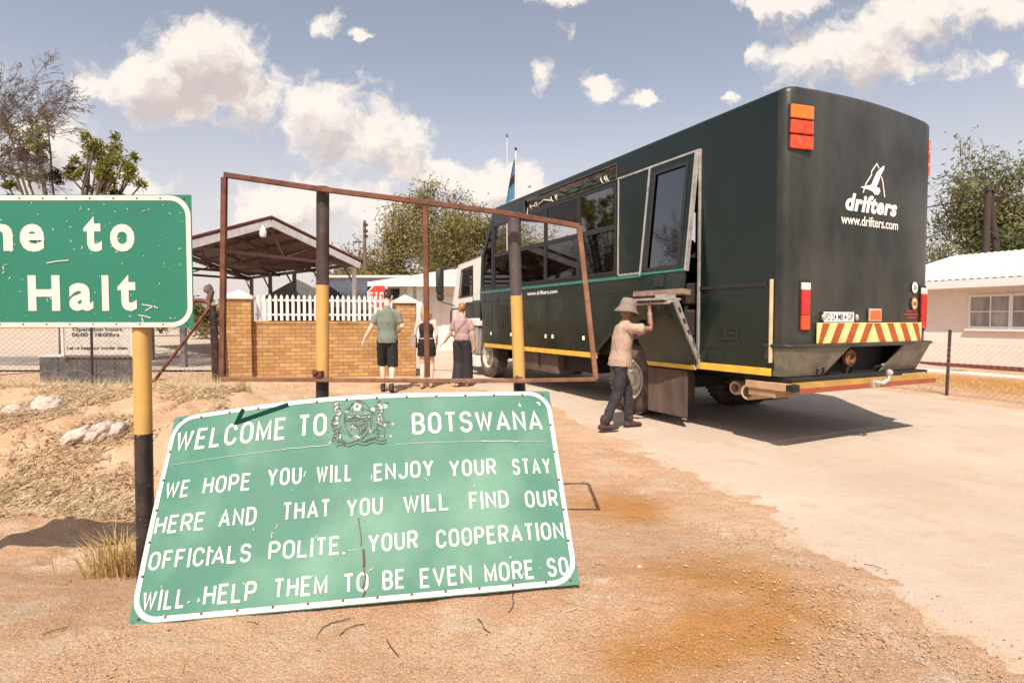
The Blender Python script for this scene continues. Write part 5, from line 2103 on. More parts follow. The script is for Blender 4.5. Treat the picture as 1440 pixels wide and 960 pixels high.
# ------------------------------------------------------------------ open-sided canopy
def canopy():
    FR_, BR_, RF_ = at(506, 368, 21), at(350, 389, 28), at(381, 307, 17.6)
    rid = FR_ + (BR_ - FR_)
    d = BR_ - FR_
    d.z = 0
    LF_ = at(262, 338, 15.4)
    LF_.z = FR_.z
    BR_.z = FR_.z
    RB_ = RF_ + d
    LB_ = LF_ + d
    base = Vector(((FR_.x + LB_.x) / 2, (FR_.y + LB_.y) / 2, .25))
    t = empty('canopy', base, 0, 'open gabled canopy with brown sheet underside on thin posts', 'canopy')
    g = lambda p: Vector(p) - base
    up = Vector((0, 0, .05))
    for A, B, C, D_ in ((RF_, FR_, BR_, RB_), (LF_, RF_, RB_, LB_)):
        m = MB()
        n = 36
        vs = []
        for i in range(n + 1):
            e = Vector((0, 0, .025 * (i % 2)))
            P0, P1 = A.lerp(D_, i / n), B.lerp(C, i / n)
            vs += [g(P0 + e), g(P1 + e), g(P0 + e + up * .3), g(P1 + e + up * .3)]
        fs = []
        for i in range(n):
            b_ = 4 * i
            fs += [(b_, b_ + 1, b_ + 5, b_ + 4), (b_ + 6, b_ + 7, b_ + 3, b_ + 2), (b_ + 1, b_ + 3, b_ + 7, b_ + 5), (b_ + 4, b_ + 6, b_ + 2, b_)]
        m.add(vs, fs)
        m.build('roof_sheet', m_roofr, t, fix=False)
    dn = Vector((0, 0, -.14))
    for A, B in ((RF_, FR_), (LF_, RF_), (RB_, BR_), (LB_, RB_)):
        m = MB()
        m.bar(g(A + dn), g(B + dn), .06, .22)
        m.build('barge_board', m_steelw, t)
        m = MB()
        m.bar(g(A + up), g(B + up), .09, .06)
        m.build('verge_trim', m_maroon, t)
    for A, B in ((FR_, BR_), (LF_, LB_)):
        m = MB()
        m.bar(g(A + dn * .6), g(B + dn * .6), .10, .12)
        m.build('gutter', m_steelg, t)
    m = MB()
    for k in range(1, 5):
        for A, B, C, D_ in ((RF_, FR_, BR_, RB_), (LF_, RF_, RB_, LB_)):
            m.bar(g(A.lerp(B, k / 5) + dn * .4), g(D_.lerp(C, k / 5) + dn * .4), .06, .09)
    m.build('purlin', m_roofr, t)
    for k in range(4):
        m = MB()
        f = k / 3 * .96 + .02
        a, b, c = LF_.lerp(LB_, f), RF_.lerp(RB_, f), FR_.lerp(BR_, f)
        m.bar(g(a + dn), g(c + dn), .06, .1)
        m.bar(g(a + dn), g(b + dn), .06, .1)
        m.bar(g(b + dn), g(c + dn), .06, .1)
        m.bar(g(a.lerp(c, .5) + dn), g(b + dn), .05, .05)
        m.bar(g(a.lerp(c, .5) + dn), g(b.lerp(c, .5) + dn), .05, .05)
        m.build('truss', m_roofr, t)
    for A, B, fs in ((FR_, BR_, (.04, .28, .52, .76, .97)), (LF_, LB_, (.04, .35, .66, .97))):
        for f in fs:
            p = A.lerp(B, f)
            m = MB()
            m.bar(g((p.x, p.y, p.z - .1)), g((p.x, p.y, .1)), .13, .13, (0, 1, 0))
            m.build('post', m_wwhite if f < .1 and A is FR_ else m_steelg, t)
            m = MB()
            q = p + (d.normalized() * .7)
            m.bar(g((p.x, p.y, p.z - .8)), g((q.x, q.y, q.z - .15)), .05, .05)
            m.build('brace', m_steelg, t)
    m = MB()
    pl = LF_.lerp(RF_, .9) + dn * 2.2 + Vector((0, -.05, 0))
    m.lathe([(.02, .16), (.04, .1), (.10, .0), (.11, -.12), (.08, -.2), (.001, -.22)], 14, Matrix.Translation(g(pl)))
    m.build('lamp', m_wwhite, t, smooth=True)


# ------------------------------------------------------------------ buildings behind
def window_unit(t, M_, x0, x1, z0, z1, nx, nz, fm, gm, name='window', e=.05, bar=.03):
    """framed window on the local x/z plane of M_ (its third axis points outwards)"""
    cells = []
    for i in range(nx):
        for j in range(nz):
            cx0, cx1 = x0 + e + (x1 - x0 - 2 * e) * i / nx, x0 + e + (x1 - x0 - 2 * e) * (i + 1) / nx
            cz0, cz1 = z0 + e + (z1 - z0 - 2 * e) * j / nz, z0 + e + (z1 - z0 - 2 * e) * (j + 1) / nz
            cells.append([(cx0 + bar / 2, cz0 + bar / 2), (cx1 - bar / 2, cz0 + bar / 2), (cx1 - bar / 2, cz1 - bar / 2), (cx0 + bar / 2, cz1 - bar / 2)])
    f = MB()
    f.plate([(x0, z0), (x1, z0), (x1, z1), (x0, z1)], cells, .0, .04, M_)
    w = f.build(name, fm, t)
    g = MB()
    g.prism([(x0 + .02, z0 + .02), (x1 - .02, z0 + .02), (x1 - .02, z1 - .02), (x0 + .02, z1 - .02)], .004, .012, M_)
    g.build('pane', gm, w)
    return w


m_wglass = M('window_dark_glass', (.06, .055, .055), .12, var=.4, scale=1.5)
m_curtain = M('window_curtain', (.30, .27, .25), .5, var=.4, scale=4, stretch=(1, 1, .3))


def border_office():
    """white low building with a hipped sheet roof between the wall and the truck"""
    t = empty('office_building', (-2.2, 21.5, .3), 0, 'white low office building with pale roof, beyond the three walkers', 'building')
    base = Vector((-2.2, 21.5, .3))
    g = lambda *p: Vector(p) - base
    XZ = lambda y: frame(g(0, y, 0), (1, 0, 0), (0, 0, 1))
    m = MB()
    m.box(*[v for p in ((-1.4, 8.0), (.6, 7), (-.4, 2.65)) for v in p])
    m.build('wall', m_wallw, t)
    m = MB()
    m.box(-2.35, -1.4, 1.6, 7, -.4, 2.5)
    m.build('side_wall', m_wallw, t)
    m = MB()
    m.box(-2.0, -1.42, 1.585, 1.6, -.3, 2.0)
    m.build('door', m_steelw, t)
    for x in (-1.62, -1.28):
        m = MB()
        m.box(x - .11, x + .11, -.1, .12, -.4, 2.45)
        m.build('column', m_wwhite, t, bevel=.01)
    # roof
    m = MB()
    x0, x1, y0, y1, ze, zr = -3.1, 8.4, -.5, 7.4, 2.55, 3.45
    vs = [(x0, y0, ze), (x1, y0, ze), (x1, y1, ze), (x0, y1, ze), (x0 + 3.2, 3.4, zr), (x1 - 3, 3.4, zr)]
    vs2 = [(x, y, z - .12) for x, y, z in vs]
    m.add(vs + vs2, [(0, 1, 5, 4), (1, 2, 5), (2, 3, 4, 5), (3, 0, 4), (7, 6, 10, 11), (0, 6, 7, 1), (1, 7, 8, 2), (2, 8, 9, 3), (3, 9, 6, 0), (6, 9, 8, 7)])
    m.build('roof', m_roofw, t)
    m = MB()
    m.box(x0 - .01, x1, y0 - .02, y0, ze - .16, ze + .01)
    m.build('fascia', m_wwhite, t)
    M_ = frame((0, .6, 0), (1, 0, 0), (0, 0, 1))
    window_unit(t, M_, .35, 1.3, .75, 2.0, 2, 3, m_wwhite, m_wglass)
    m = MB()
    m.box(-.55, .05, .56, .598, -.3, 2.1)
    m.build('door', m_pinkw, t, bevel=.01)
    m = MB()
    m.box(-1.3, 3, .3, .6, -.4, -.12)
    m.build('step', m_steelg, t)


def awning_building():
    base = Vector((-7.6, 24, .3))
    t = empty('shop_building', base, 0, 'narrow white building with dark barrel awnings behind the picket fence', 'building')
    m = MB()
    m.box(-.35, 3.0, .4, 6, -.3, 2.95)
    m.build('wall', m_wallw, t)
    m = MB()
    m.box(-.45, 3.2, .2, 6.2, 2.95, 3.05)
    m.build('roof', m_roofw, t)
    for x0, x1 in ((-.25, 1.65), (1.85, 2.95)):
        w = MB()
        n = 9
        vs, fs = [], []
        for x in (x0, x1):
            for i in range(n + 1):
                a = R(90 * i / n)
                vs.append((x, .38 - 1.0 * math.sin(a), 2.2 + .62 * math.cos(a)))
        for i in range(n):
            fs.append((i, i + 1, n + 2 + i, n + 1 + i))
        vs += [(x0, .38, 2.2), (x1, .38, 2.2)]
        fs += [tuple(list(range(n + 1)) + [2 * n + 2]), tuple(list(range(2 * n + 1, n, -1)) + [2 * n + 3])]
        # scalloped valance
        k = 18
        b = len(vs)
        for i in range(k + 1):
            x = x0 + (x1 - x0) * i / k
            vs += [(x, -.625, 2.21), (x, -.625, 2.05 - .05 * (i % 2))]
        fs += [(b + 2 * i, b + 2 * i + 1, b + 2 * i + 3, b + 2 * i + 2) for i in range(k)]
        w.add(vs, fs)
        w.build('awning', m_awn, t, fix=False)
    M_ = frame((0, .4, 0), (1, 0, 0), (0, 0, 1))
    for x in (.45, 1.85):
        window_unit(t, M_, x, x + 1.1, .55, 1.65, 2, 2, m_wwhite, m_wglass)
    m = MB()
    m.box(-.2, .35, .36, .398, -.3, 1.7)
    m.build('door', m_maroon, t)


def shed():
    base = Vector((-10.0, 27, .3))
    t = empty('shed', base, .2, 'small shed with a dark roof seen under the canopy', 'shed')
    m = MB()
    m.box(-1.1, 1.1, -1, 1, -.3, 2.2)
    m.build('wall', m_maroon, t)
    m = MB()
    m.prism([(-1.35, 2.1), (1.35, 2.1), (1.35, 2.2), (0, 3.0), (-1.35, 2.2)], -1.3, 1.3, Matrix(((1, 0, 0, 0), (0, 0, 1, 0), (0, 1, 0, 0), (0, 0, 0, 1))))
    m.build('roof', m_steelg, t)
    m = MB()
    m.box(-.4, .4, -1.03, -1.0, -.3, 1.8)
    m.build('door', m_wood, t)


def right_house():
    u_ = Vector((-.449, .893, 0)).normalized()
    w_ = Vector((.893, .449, 0))
    base = Vector((12.15, 16.5, .12))
    ang = math.atan2(w_.y, w_.x)
    t = empty('house', base, ang, 'pale pink house with a corrugated roof and white casement windows beside the road', 'house')
    # local x = depth to the right, local y = along the street wall
    m = MB()
    m.box(0, 6, -9, 2.6, -.3, 2.25)
    m.build('wall', m_pinkw, t)
    m = MB()
    m.box(-.02, .0, -9, 2.6, -.25, .12)
    m.build('plinth', m_maroon, t)
    # corrugated gable roof, ridge along the street
    m = MB()
    nn = 150
    y0, y1 = -9.6, 3.1
    vs = []
    for i in range(nn + 1):
        y = y0 + (y1 - y0) * i / nn
        c = .028 * (i % 2)
        hip = max(0.0, (y - (y1 - 2.2)) / 2.2)
        zr = 3.42 - .62 * hip
        xr = 3.0 - .0 * hip
        vs += [(-.55, y, 2.42 + c), (xr, y, zr + c), (6.5, y, 2.42 + c)]
    m.add(vs, [(3 * i + j, 3 * i + j + 1, 3 * i + j + 4, 3 * i + j + 3) for i in range(nn) for j in (0, 1)])
    o = m.build('roof', m_roofw, t, fix=False)
    s_ = o.modifiers.new('thick', 'SOLIDIFY')
    s_.thickness = .012
    m = MB()
    m.box(-.56, -.53, y0, y1, 2.20, 2.41)
    m.box(-.53, .0, y0, y1, 2.19, 2.22)
    m.build('fascia', m_wwhite, t)
    m = MB()
    m.add([(-.5, 2.6, 2.25), (6, 2.6, 2.25), (3, 2.6, 3.3), (-.5, 2.58, 2.25), (6, 2.58, 2.25), (3, 2.58, 3.3)], [(0, 1, 2), (5, 4, 3)])
    m.build('gable', m_pinkw, t)
    M_ = frame((0, 0, 0), (0, -1, 0), (0, 0, 1))     # outwards is -x
    for s in (.92, 5.2):
        x0 = s
        fm = m_wwhite
        w = window_unit(t, M_, x0, x0 + 2.9, 1.10, 2.02, 6, 2, fm, m_curtain, e=.05, bar=.028)
        sl = MB()
        sl.prism([(x0 - .05, 1.04), (x0 + 2.95, 1.04), (x0 + 2.95, 1.095), (x0 - .05, 1.095)], 0, .09, M_)
        sl.build('sill', m_wwhite, w)
        for k in (1, 2):
            b = MB()
            xx = x0 + 2.9 * k / 3
            b.prism([(xx - .045, 1.10), (xx + .045, 1.10), (xx + .045, 2.02), (xx - .045, 2.02)], .041, .06, M_)
            b.build('mullion', fm, w)


# ------------------------------------------------------------------ fences, gate post, notice
def chain_link(mb, p0, p1, h, pitch=.075, r=.0022, sag=0):
    p0, p1 = Vector(p0), Vector(p1)
    d = p1 - p0
    L_ = Vector((d.x, d.y, 0)).length
    n = int(L_ / pitch)
    up = Vector((0, 0, 1))
    k = int(h / pitch)
    for i in range(-k, n + 1):
        for s in (1, -1):
            a0, a1 = i * pitch, i * pitch + h
            if s < 0:
                a0, a1 = a1, a0
            q0, q1 = 0.0, 1.0
            # clip to 0..L
            def cl(a):
                return (a - a0) / (a1 - a0)
            lo, hi = sorted((cl(0), cl(L_)))
            q0, q1 = max(0, lo), min(1, hi)
            if q1 <= q0:
                continue
            A = p0 + d * ((a0 + (a1 - a0) * q0) / L_) + up * (h * q0)
            B = p0 + d * ((a0 + (a1 - a0) * q1) / L_) + up * (h * q1)
            mb.tube([A, B], r, 3, False)


def left_fence():
    g0, g1, g2, g3 = Vector((-6.42, 12.2, 0)), Vector((-7.78, 10.5, 0)), Vector((-8.55, 9.3, 0)), Vector((-10.2, 6.9, 0))
    for p in (g0, g1, g2, g3):
        p.z = hz(p.x, p.y)
    t = empty('mesh_fence', g1, 0, 'sagging chain-link fence behind the littered bank at the left', 'fence')
    m = MB()
    for a, b in ((g0, g1), (g1, g2), (g2, g3)):
        chain_link(m, a - g1, b - g1, 1.15, .085, .0024)
        for z in (.05, .6, 1.15):
            m.tube([a - g1 + Vector((0, 0, z)), b - g1 + Vector((0, 0, z))], .003, 4, False)
    m.build('wire_mesh', m_wire, t, fix=False)
    for p in (g1, g3):
        m = MB()
        m.tube([p - g1 - Vector((0, 0, .2)), p - g1 + Vector((.02, 0, 1.25))], .022, 8)
        m.build('post', m_woodd, t, smooth=True)
    # coils of slack wire along the foot
    m = MB()
    rnd = random.Random(4)
    for k in range(16):
        q = k / 16
        c = g0.lerp(g2, q) - g1 + Vector((rnd.gauss(0, .1), -.25 + rnd.gauss(0, .1), 0))
        r = rnd.uniform(.16, .34)
        m.tube([c + Vector((r * math.cos(a), .05 * math.sin(3 * a), max(-.02, r * math.sin(a)))) for a in [math.pi * i / 12 for i in range(13)]], .004, 4, False)
    m.build('slack_wire', m_wire, t, fix=False)
    b = Vector((-6.42, 12.2, hz(-6.42, 12.2)))
    t = empty('gate_post', b, 0, 'leaning rusty gate post with rolled mesh and a diagonal brace', 'post')
    m = MB()
    m.tube([(.02, 0, -.2), (.0, 0, 1.0), (-.02, 0, 1.55), (-.08, 0, 1.72), (-.2, 0, 1.75), (-.75, -.4, 1.76)], .05, 10)
    m.build('pipe', m_rust, t, smooth=True)
    m = MB()
    pts, rad = [], []
    for i in range(24):
        z = -.05 + 1.7 * i / 23
        pts.append((.12 - .07 * i / 23 + .012 * math.sin(i * 2.2), -.06, z))
        rad.append(.085 - .02 * i / 23 + .012 * math.sin(i * 1.7))
    m.tube(pts, rad, 10)
    for i in range(30):
        z = -.05 + 1.6 * i / 30
        m.tube([(.12 - .06 * i / 30 + .1 * math.cos(a + i), -.06 + .1 * math.sin(a + i), z + .05 * a / 6) for a in [j * math.pi / 5 for j in range(11)]], .006, 4, False)
    m.build('rolled_mesh', m_woodd, t, smooth=True, fix=False)
    m = MB()
    p = at(215, 530, 10.9) - b
    m.bar(p - Vector((0, 0, .1)), (-.02, -.03, 1.62), .045, .045)
    m.build('brace', m_rust, t)
    m = MB()
    m.tube([(-.1, .05, 1.72), (-.04, .05, 1.95), (-.12, .05, 2.08)], .07, 8)
    m.lathe([(.001, -.1), (.09, -.06), (.1, .0), (.07, .08), (.001, .1)], 10, Matrix.Translation((-.1, .05, 2.0)))
    m.build('mesh_end', m_wood, t, smooth=True)


def notice_board():
    b = at(124, 541, 12.0)
    b.z = hz(b.x, b.y)
    t = empty('notice_wall', b, 0, 'low dark stone-clad wall below the grey notice behind the mesh fence', 'wall')
    m = MB()
    n = 5
    for i in range(n):
        m.box(-1.0 + 2.0 * i / n, -1.0 + 2.0 * (i + 1) / n - .012, -.02, .0, -.1, .56)
    m.build('cladding', m_plinth, t)
    m = MB()
    m.box(-1.0, 1.0, .002, .3, -.1, .56)
    m.build('core', m_plinth, t)
    m = MB()
    m.box(-1.03, 1.03, -.03, .33, .562, .60)
    m.build('coping', m_steelw, t, bevel=.006)
    p = at(138, 470, 11.9)
    s = empty('notice_board', (p.x, p.y, b.z + .6), 0, 'grey border notice with opening hours standing on the dark low wall', 'sign')
    z = lambda y: at(138, y, 11.9).z - b.z - .6
    x = lambda px: at(px, 470, 11.9).x - p.x
    m = MB()
    m.box(x(90), x(184), 0, .03, z(499), z(446))
    m.build('panel', m_board, s)
    m = MB()
    for xx in (x(88), x(186)):
        m.box(xx - .03, xx + .03, -.02, .05, -.02, z(440))
    m.build('post', m_steelw, s, bevel=.004)
    m = MB()
    fn = lambda a, h_, l: Vector((a, -l, h_))
    font_word(m, 'Operation hours', x(102), x(172), z(467), z(460.5), fn, .002, .03)
    font_word(m, '06:00 - 18:00hrs', x(101), x(168), z(473.5), z(467.5), fn, .002, .035)
    font_word(m, 'Let us keep our border clean', x(94), x(179), z(493), z(486.5), fn, .002, .03)
    m.build('lettering', m_ink, s)


def right_fence():
    a = Vector((7.87, 10.42, 0))
    u_ = Vector((-.43, .9, 0)).normalized()
    pts = [a - u_ * 3.2, a, a + u_ * 3.2, a + u_ * 6.2]
    for p in pts:
        p.x += .12
        p.z = hz(p.x, p.y)
    t = empty('mesh_fence', pts[1], 0, 'low chain-link fence on dark posts in front of the pink house', 'fence')
    m = MB()
    for p, q in zip(pts, pts[1:]):
        chain_link(m, p - pts[1], q - pts[1], .95, .10, .0022)
        for z in (.02, .5, .95):
            m.tube([p - pts[1] + Vector((0, 0, z)), q - pts[1] + Vector((0, 0, z))], .0028, 4, False)
    m.build('wire_mesh', m_wire, t, fix=False)
    for p in pts:
        m = MB()
        c = p - pts[1]
        m.tube([c - Vector((0, 0, .2)), c + Vector((.05, .02, 1.2))], .026, 8)
        m.build('post', m_woodd, t, smooth=True)


# ------------------------------------------------------------------ poles, mast, wires
def poles():
    p = at(514, 400, 28)
    p.z = .3
    t = empty('lamp_pole', p, 0, 'thin wooden pole with a small lamp, left of the bushy olive tree', 'pole')
    m = MB()
    m.tube([(0, 0, -.3), (-.02, 0, 6.0)], [.10, .07], 10)
    m.build('pole', m_wood, t, smooth=True)
    m = MB()
    m.bar((0, 0, 4.95), (-.3, -.1, 5.0), .04)
    m.lathe([(.02, .1), (.12, .05), (.19, -.04), (.001, -.06)], 14, Matrix.Translation((-.32, -.1, 4.98)))
    m.build('lamp', m_steelg, t, smooth=True)
    m = MB()
    for z in (5.2, 5.45, 5.75):
        m.box(-.07, .12, -.1, .1, z, z + .1)
    m.build('insulator', m_woodd, t)
    p = at(1386, 365, 19.5)
    p.z = .1
    t = empty('utility_pole', p, 0, 'dark wooden A-frame power pole rising behind the pink house', 'pole')
    m = MB()
    m.tube([(-.05, 0, -.3), (.02, 0, 5.92)], [.13, .10], 10)
    m.build('pole', m_woodd, t, smooth=True)
    m = MB()
    m.tube([(.95, .1, -.3), (.13, .05, 5.7)], [.12, .09], 10)
    m.build('strut', m_woodd, t, smooth=True)
    m = MB()
    m.box(-.1, .3, -.12, .0, 5.72, 5.8)
    m.build('crossbar', m_woodd, t)
    a = p + Vector((.1, 0, 5.75))
    for k, (q, z) in enumerate((((18.5, 14.0, 4.3), 0), ((22, 16, 3.6), -1.4), ((-4, 45, 6.4), -.2))):
        m = MB()
        b = Vector(q)
        a2 = a + Vector((0, 0, z))
        pts = [a2.lerp(b, i / 20) - Vector((0, 0, .8 * math.sin(math.pi * i / 20))) - p for i in range(21)]
        m.tube(pts, .022, 5)
        m.build('wire', m_ink, t, smooth=True)
    p = at(720, 300, 24)
    p.z = .3
    t = empty('flagpole', p, 0, 'thin white flagpole with a furled blue flag above the truck', 'flagpole')
    m = MB()
    m.tube([(.1, 0, -.3), (.16, 0, 8.2)], [.05, .035], 8)
    m.build('pole', m_steelw, t, smooth=True)
    m = MB()
    m.lathe([(.001, 0), (.05, .03), (.06, .08), (.03, .13), (.001, .15)], 10, Matrix.Translation((.16, 0, 8.2)))
    m.build('finial', m_ink, t, smooth=True)
    for name, mt, w0 in (('flag', M('flag_blue', (.05, .15, .25), .8), 1.0),):
        m = MB()
        rows, cols = 18, 7
        vs = []
        for j in range(rows + 1):
            z = 7.95 - 1.7 * j / rows
            for i in range(cols + 1):
                q = i / cols
                vs.append((.15 - (.42 * q) * (.25 + .75 * j / rows) , .09 * math.sin(q * 9 + j * .15) * (1 - .5 * j / rows), z - .25 * q))
        m.add(vs, [(j * (cols + 1) + i, j * (cols + 1) + i + 1, (j + 1) * (cols + 1) + i + 1, (j + 1) * (cols + 1) + i) for j in range(rows) for i in range(cols)])
        fl = m.build(name, mt, t, smooth=True, angle=0)
        m = MB()
        vs2 = [Vector(v) + Vector((0, -.012, 0)) for v in vs]
        fs = [(j * (cols + 1) + i, j * (cols + 1) + i + 1, (j + 1) * (cols + 1) + i + 1, (j + 1) * (cols + 1) + i) for j in range(7, 11) for i in range(cols)]
        m.add(vs2, fs)
        m.build('black_band', m_ink, fl, smooth=True, fix=False, angle=0)
    p = at(713, 300, 26)
    p.z = .3
    t = empty('radio_mast', p, 0, 'very thin grey radio mast left of the flagpole', 'mast')
    m = MB()
    m.tube([(0, 0, -.3), (0, 0, 9.5)], [.04, .02], 6)
    m.build('mast', m_steelw, t, smooth=True)
    m = MB()
    m.lathe([(.001, 0), (.06, .0), (.06, .12), (.001, .12)], 8, Matrix.Translation((0, 0, 9.4)))
    m.build('tip', m_steelg, t)


wall_and_fence()
stop_sign()
canopy()
border_office()
awning_building()
shed()
right_house()
left_fence()
notice_board()
right_fence()
poles()


# ------------------------------------------------------------------ trees
class Tree:
    def __init__(self, seed):
        self.r = random.Random(seed)
        self.wood, self.leaf = MB(), MB()
        self.tips = []
        self.mi = 2

    def limb(self, p, d, length, rad, depth, spread=.6, wob=.18, up=.1, nchild=3, ratio=.68, minr=.006, sides=6, leafy=2):
        r = self.r
        n = 4 if depth > 0 else 3
        pts, rads = [Vector(p)], [rad]
        d = Vector(d).normalized()
        for i in range(n):
            d = (d + Vector((r.gauss(0, wob), r.gauss(0, wob), r.gauss(0, wob) + up))).normalized()
            pts.append(pts[-1] + d * (length / n))
            rads.append(max(minr, rad * (1 - .5 * (i + 1) / n)))
        self.wood.tube(pts, rads, sides if rad > .02 else 3, rad > .02)
        if depth <= leafy:
            for q in pts[1:]:
                self.tips.append((q, d, depth))
        if depth == 0:
            return
        for k in range(nchild):
            j = r.randint(1 if depth < 3 else 2, n)
            ax = Vector((r.gauss(0, 1), r.gauss(0, 1), r.gauss(0, .6)))
            nd = (d + ax.normalized() * spread * r.uniform(.6, 1.3)).normalized()
            self.limb(pts[j], nd, length * ratio * r.uniform(.75, 1.2), rads[j] * .7, depth - 1, spread, wob, up, nchild, ratio, minr, sides, leafy)
        nd = (d + Vector((r.gauss(0, .15), r.gauss(0, .15), .1))).normalized()
        self.limb(pts[-1], nd, length * ratio, rads[-1] * .9, depth - 1, spread, wob, up, nchild, ratio, minr, sides, leafy)

    def leaves(self, n, size, rad, droop=0.0, long=1.8, pick=None):
        r = self.r
        tips = [t for t in self.tips if pick is None or pick(t[0])]
        for i in range(n):
            q, d, dep = tips[r.randrange(len(tips))]
            c = q + Vector((r.gauss(0, rad), r.gauss(0, rad), r.gauss(0, rad) - droop * abs(r.gauss(0, rad))))
            a = Vector((r.gauss(0, 1), r.gauss(0, 1), r.gauss(0, .8) - droop)).normalized()
            b = a.orthogonal().normalized()
            b = Matrix.Rotation(r.random() * 6.28, 3, a) @ b
            s = size * r.uniform(.6, 1.3)
            l = s * long / 2
            self.leaf.add([c - a * l, c + b * s * .33, c + a * l, c - b * s * .33], [(0, 1, 2, 3)])

    def build(self, name, base, label, cat, bark, leafm, wood_name='trunk', leaf_name='crown', group=None):
        t = empty(name, base, 0, label, cat, group)
        self.wood.build(wood_name, bark, t, smooth=True, fix=False, angle=0)
        if self.leaf.v:
            self.leaf.build(leaf_name, leafm, t, fix=False)
        return t


def trees():
    # bushy olive tree behind the office
    tr = Tree(11)
    for d, l, off in (((-.5, 0, 1), 2.7, (-.6, 0)), ((.05, .2, 1), 3.1, (0, 0)), ((.6, -.1, 1), 2.7, (.5, 0)), ((-.95, .2, .75), 2.3, (-.9, .2)), ((1.0, .2, .7), 2.1, (.9, .3)), ((.2, -.5, .9), 2.4, (.2, -.4))):
        tr.limb((off[0], off[1], .6), d, l, .20, 4, .75, .2, .06, 3, .70, .012, 6, 1)
    tr.wood.tube([(0, 0, -.4), (0, 0, .9)], [.5, .35], 10)
    tr.leaves(76000, .095, .27, .2, 2.0)
    tr.build('tree', (-3.6, 30.5, .4), 'bushy olive green tree rising behind the white office', 'tree', m_bark, m_leaf_a)
    # smaller low one to its left
    tr = Tree(12)
    for k in range(4):
        tr.limb((0, 0, .3), (math.cos(k * 1.6) * .5, math.sin(k * 1.6) * .5, 1), 1.5, .1, 3, .7, .2, .1, 3, .7, .012, 5, 1)
    tr.leaves(12000, .095, .2, .2, 2)
    tr.build('tree', (-6.6, 28.5, .4), 'smaller round olive tree left of the taller bushy one', 'tree', m_bark, m_leaf_a)
    # tall loose tree at the right behind the house
    tr = Tree(23)
    for d, l in (((-.35, 0, 1), 2.5), ((.0, .1, 1), 2.7), ((.85, 0, .8), 2.7), ((-.1, -.4, 1), 1.9), ((.45, .3, .9), 2.2), ((-.7, -.3, .4), 1.7), ((.5, -.5, .4), 1.7)):
        tr.limb((0, 0, 1.6), d, l, .2, 4, .62, .18, .03, 3, .66, .011, 6, 1)
    tr.wood.tube([(.3, 0, -.4), (.1, 0, .8), (0, 0, 1.8)], [.4, .34, .28], 10)
    tr.leaves(27000, .088, .26, .5, 2.2)
    tr.build('tree', (17.6, 22.5, .1), 'tall loose tree with fresh leaves and bare top twigs behind the pink house', 'tree', m_bark, m_leaf_c)
    # candelabra tree: upright stems with leaf clumps, tangle of dry twigs below
    tr = Tree(31)
    r = tr.r
    tufts = []
    for i in range(30):
        bx = r.uniform(-1.9, 1.75)
        top = 2.15 + 2.35 * (1 - ((bx + .35) / 2.5) ** 2) * r.uniform(.72, 1.0)
        tilt = bx * .17 + r.gauss(0, .10)
        by = r.uniform(-.8, .8)
        pts = [Vector((bx * .45, by * .5, 1.0))]
        for k in range(1, 6):
            q = k / 5
            pts.append(Vector((bx * (.45 + .55 * q) + tilt * q * 1.1 + r.gauss(0, .03), by * (.5 + .5 * q), 1.0 + (top - 1.0) * q)))
        tr.wood.tube(pts, [.040, .034, .03, .027, .024, .018], 6)
        for k in range(2, 6):
            if k < 3 or r.random() < .4:
                continue
            a = Vector((r.gauss(0, .14), r.gauss(0, .14), r.uniform(.12, .35)))
            tr.wood.tube([pts[k], pts[k] + a], [.025, .012], 4)
            tufts.append((pts[k] + a, .10))
        tufts.append((pts[-1], .15))
    for c, s in tufts:
        tr.tips = [(c, Vector((0, 0, 1)), 0)]
        tr.leaves(90, .062, s * .6, -.3, 2.6)
    for i in range(1100):
        c = Vector((r.uniform(-3.2, 2.0), r.uniform(-1, 1), r.uniform(.6, 2.5 - .35 * abs(r.gauss(0, 1)))))
        a = Vector((r.gauss(0, 1), r.gauss(0, 1), r.gauss(0, .6))).normalized() * r.uniform(.25, .8)
        tr.wood.tube([c, c + a * .5 + Vector((0, 0, .05)), c + a], [.012, .009, .005], 3, False)
    tr.wood.tube([(0, 0, -2.5), (0, 0, 1.1)], [.3, .25], 10)
    t = tr.build('tree', (-12.4, 16.0, 2.3), 'candelabra tree of upright stems with yellow green tufts behind the border post sign', 'tree', m_bark, m_leaf_b)
    for (x, y, z, s) in ((-.05, -.3, 3.05, .22), (.35, -.3, 3.2, .17), (-.9, -.3, 3.6, .15), (1.5, -.2, 2.55, .17)):
        nest = MB()
        for k in range(160):
            a = Vector((r.gauss(0, 1), r.gauss(0, 1), r.gauss(0, 1.3))).normalized()
            c = Vector((x, y, z)) + a * s * r.uniform(.4, 1)
            b = Vector((r.gauss(0, 1), r.gauss(0, 1), r.gauss(0, 1))).normalized() * .09
            nest.tube([c - b, c + b], [.012, .008], 3, False)
        nest.build('dry_bundle', m_woodd, t, fix=False)
    # bare tree reaching in from the left
    tr = Tree(42)
    base = Vector((-12.9, 12.3, .3))
    for tgt, rad in (((60, 95, 12.2), .05), ((70, 160, 12.0), .055), ((40, 60, 12.6), .045), ((20, 190, 12.0), .045), ((85, 130, 12.8), .04), ((15, 110, 11.6), .045)):
        q = at(*tgt) - base
        s0 = Vector((.3, 0, 3.6))
        tr.limb(s0, q - s0, (q - s0).length * .50, rad * .8, 5, .6, .13, -.01, 3, .54, .0032, 5, 0)
    tr.wood.tube([(0, 0, -.4), (.1, 0, 1.8), (.3, 0, 3.7)], [.24, .19, .12], 10)
    tr.leaves(500, .05, .05, .2, 1.8)
    tr.build('bare_tree', base, 'leafless tree reaching in from the left edge with fine grey twigs', 'tree', m_barkb, m_leaf_d, leaf_name='dead_leaves')
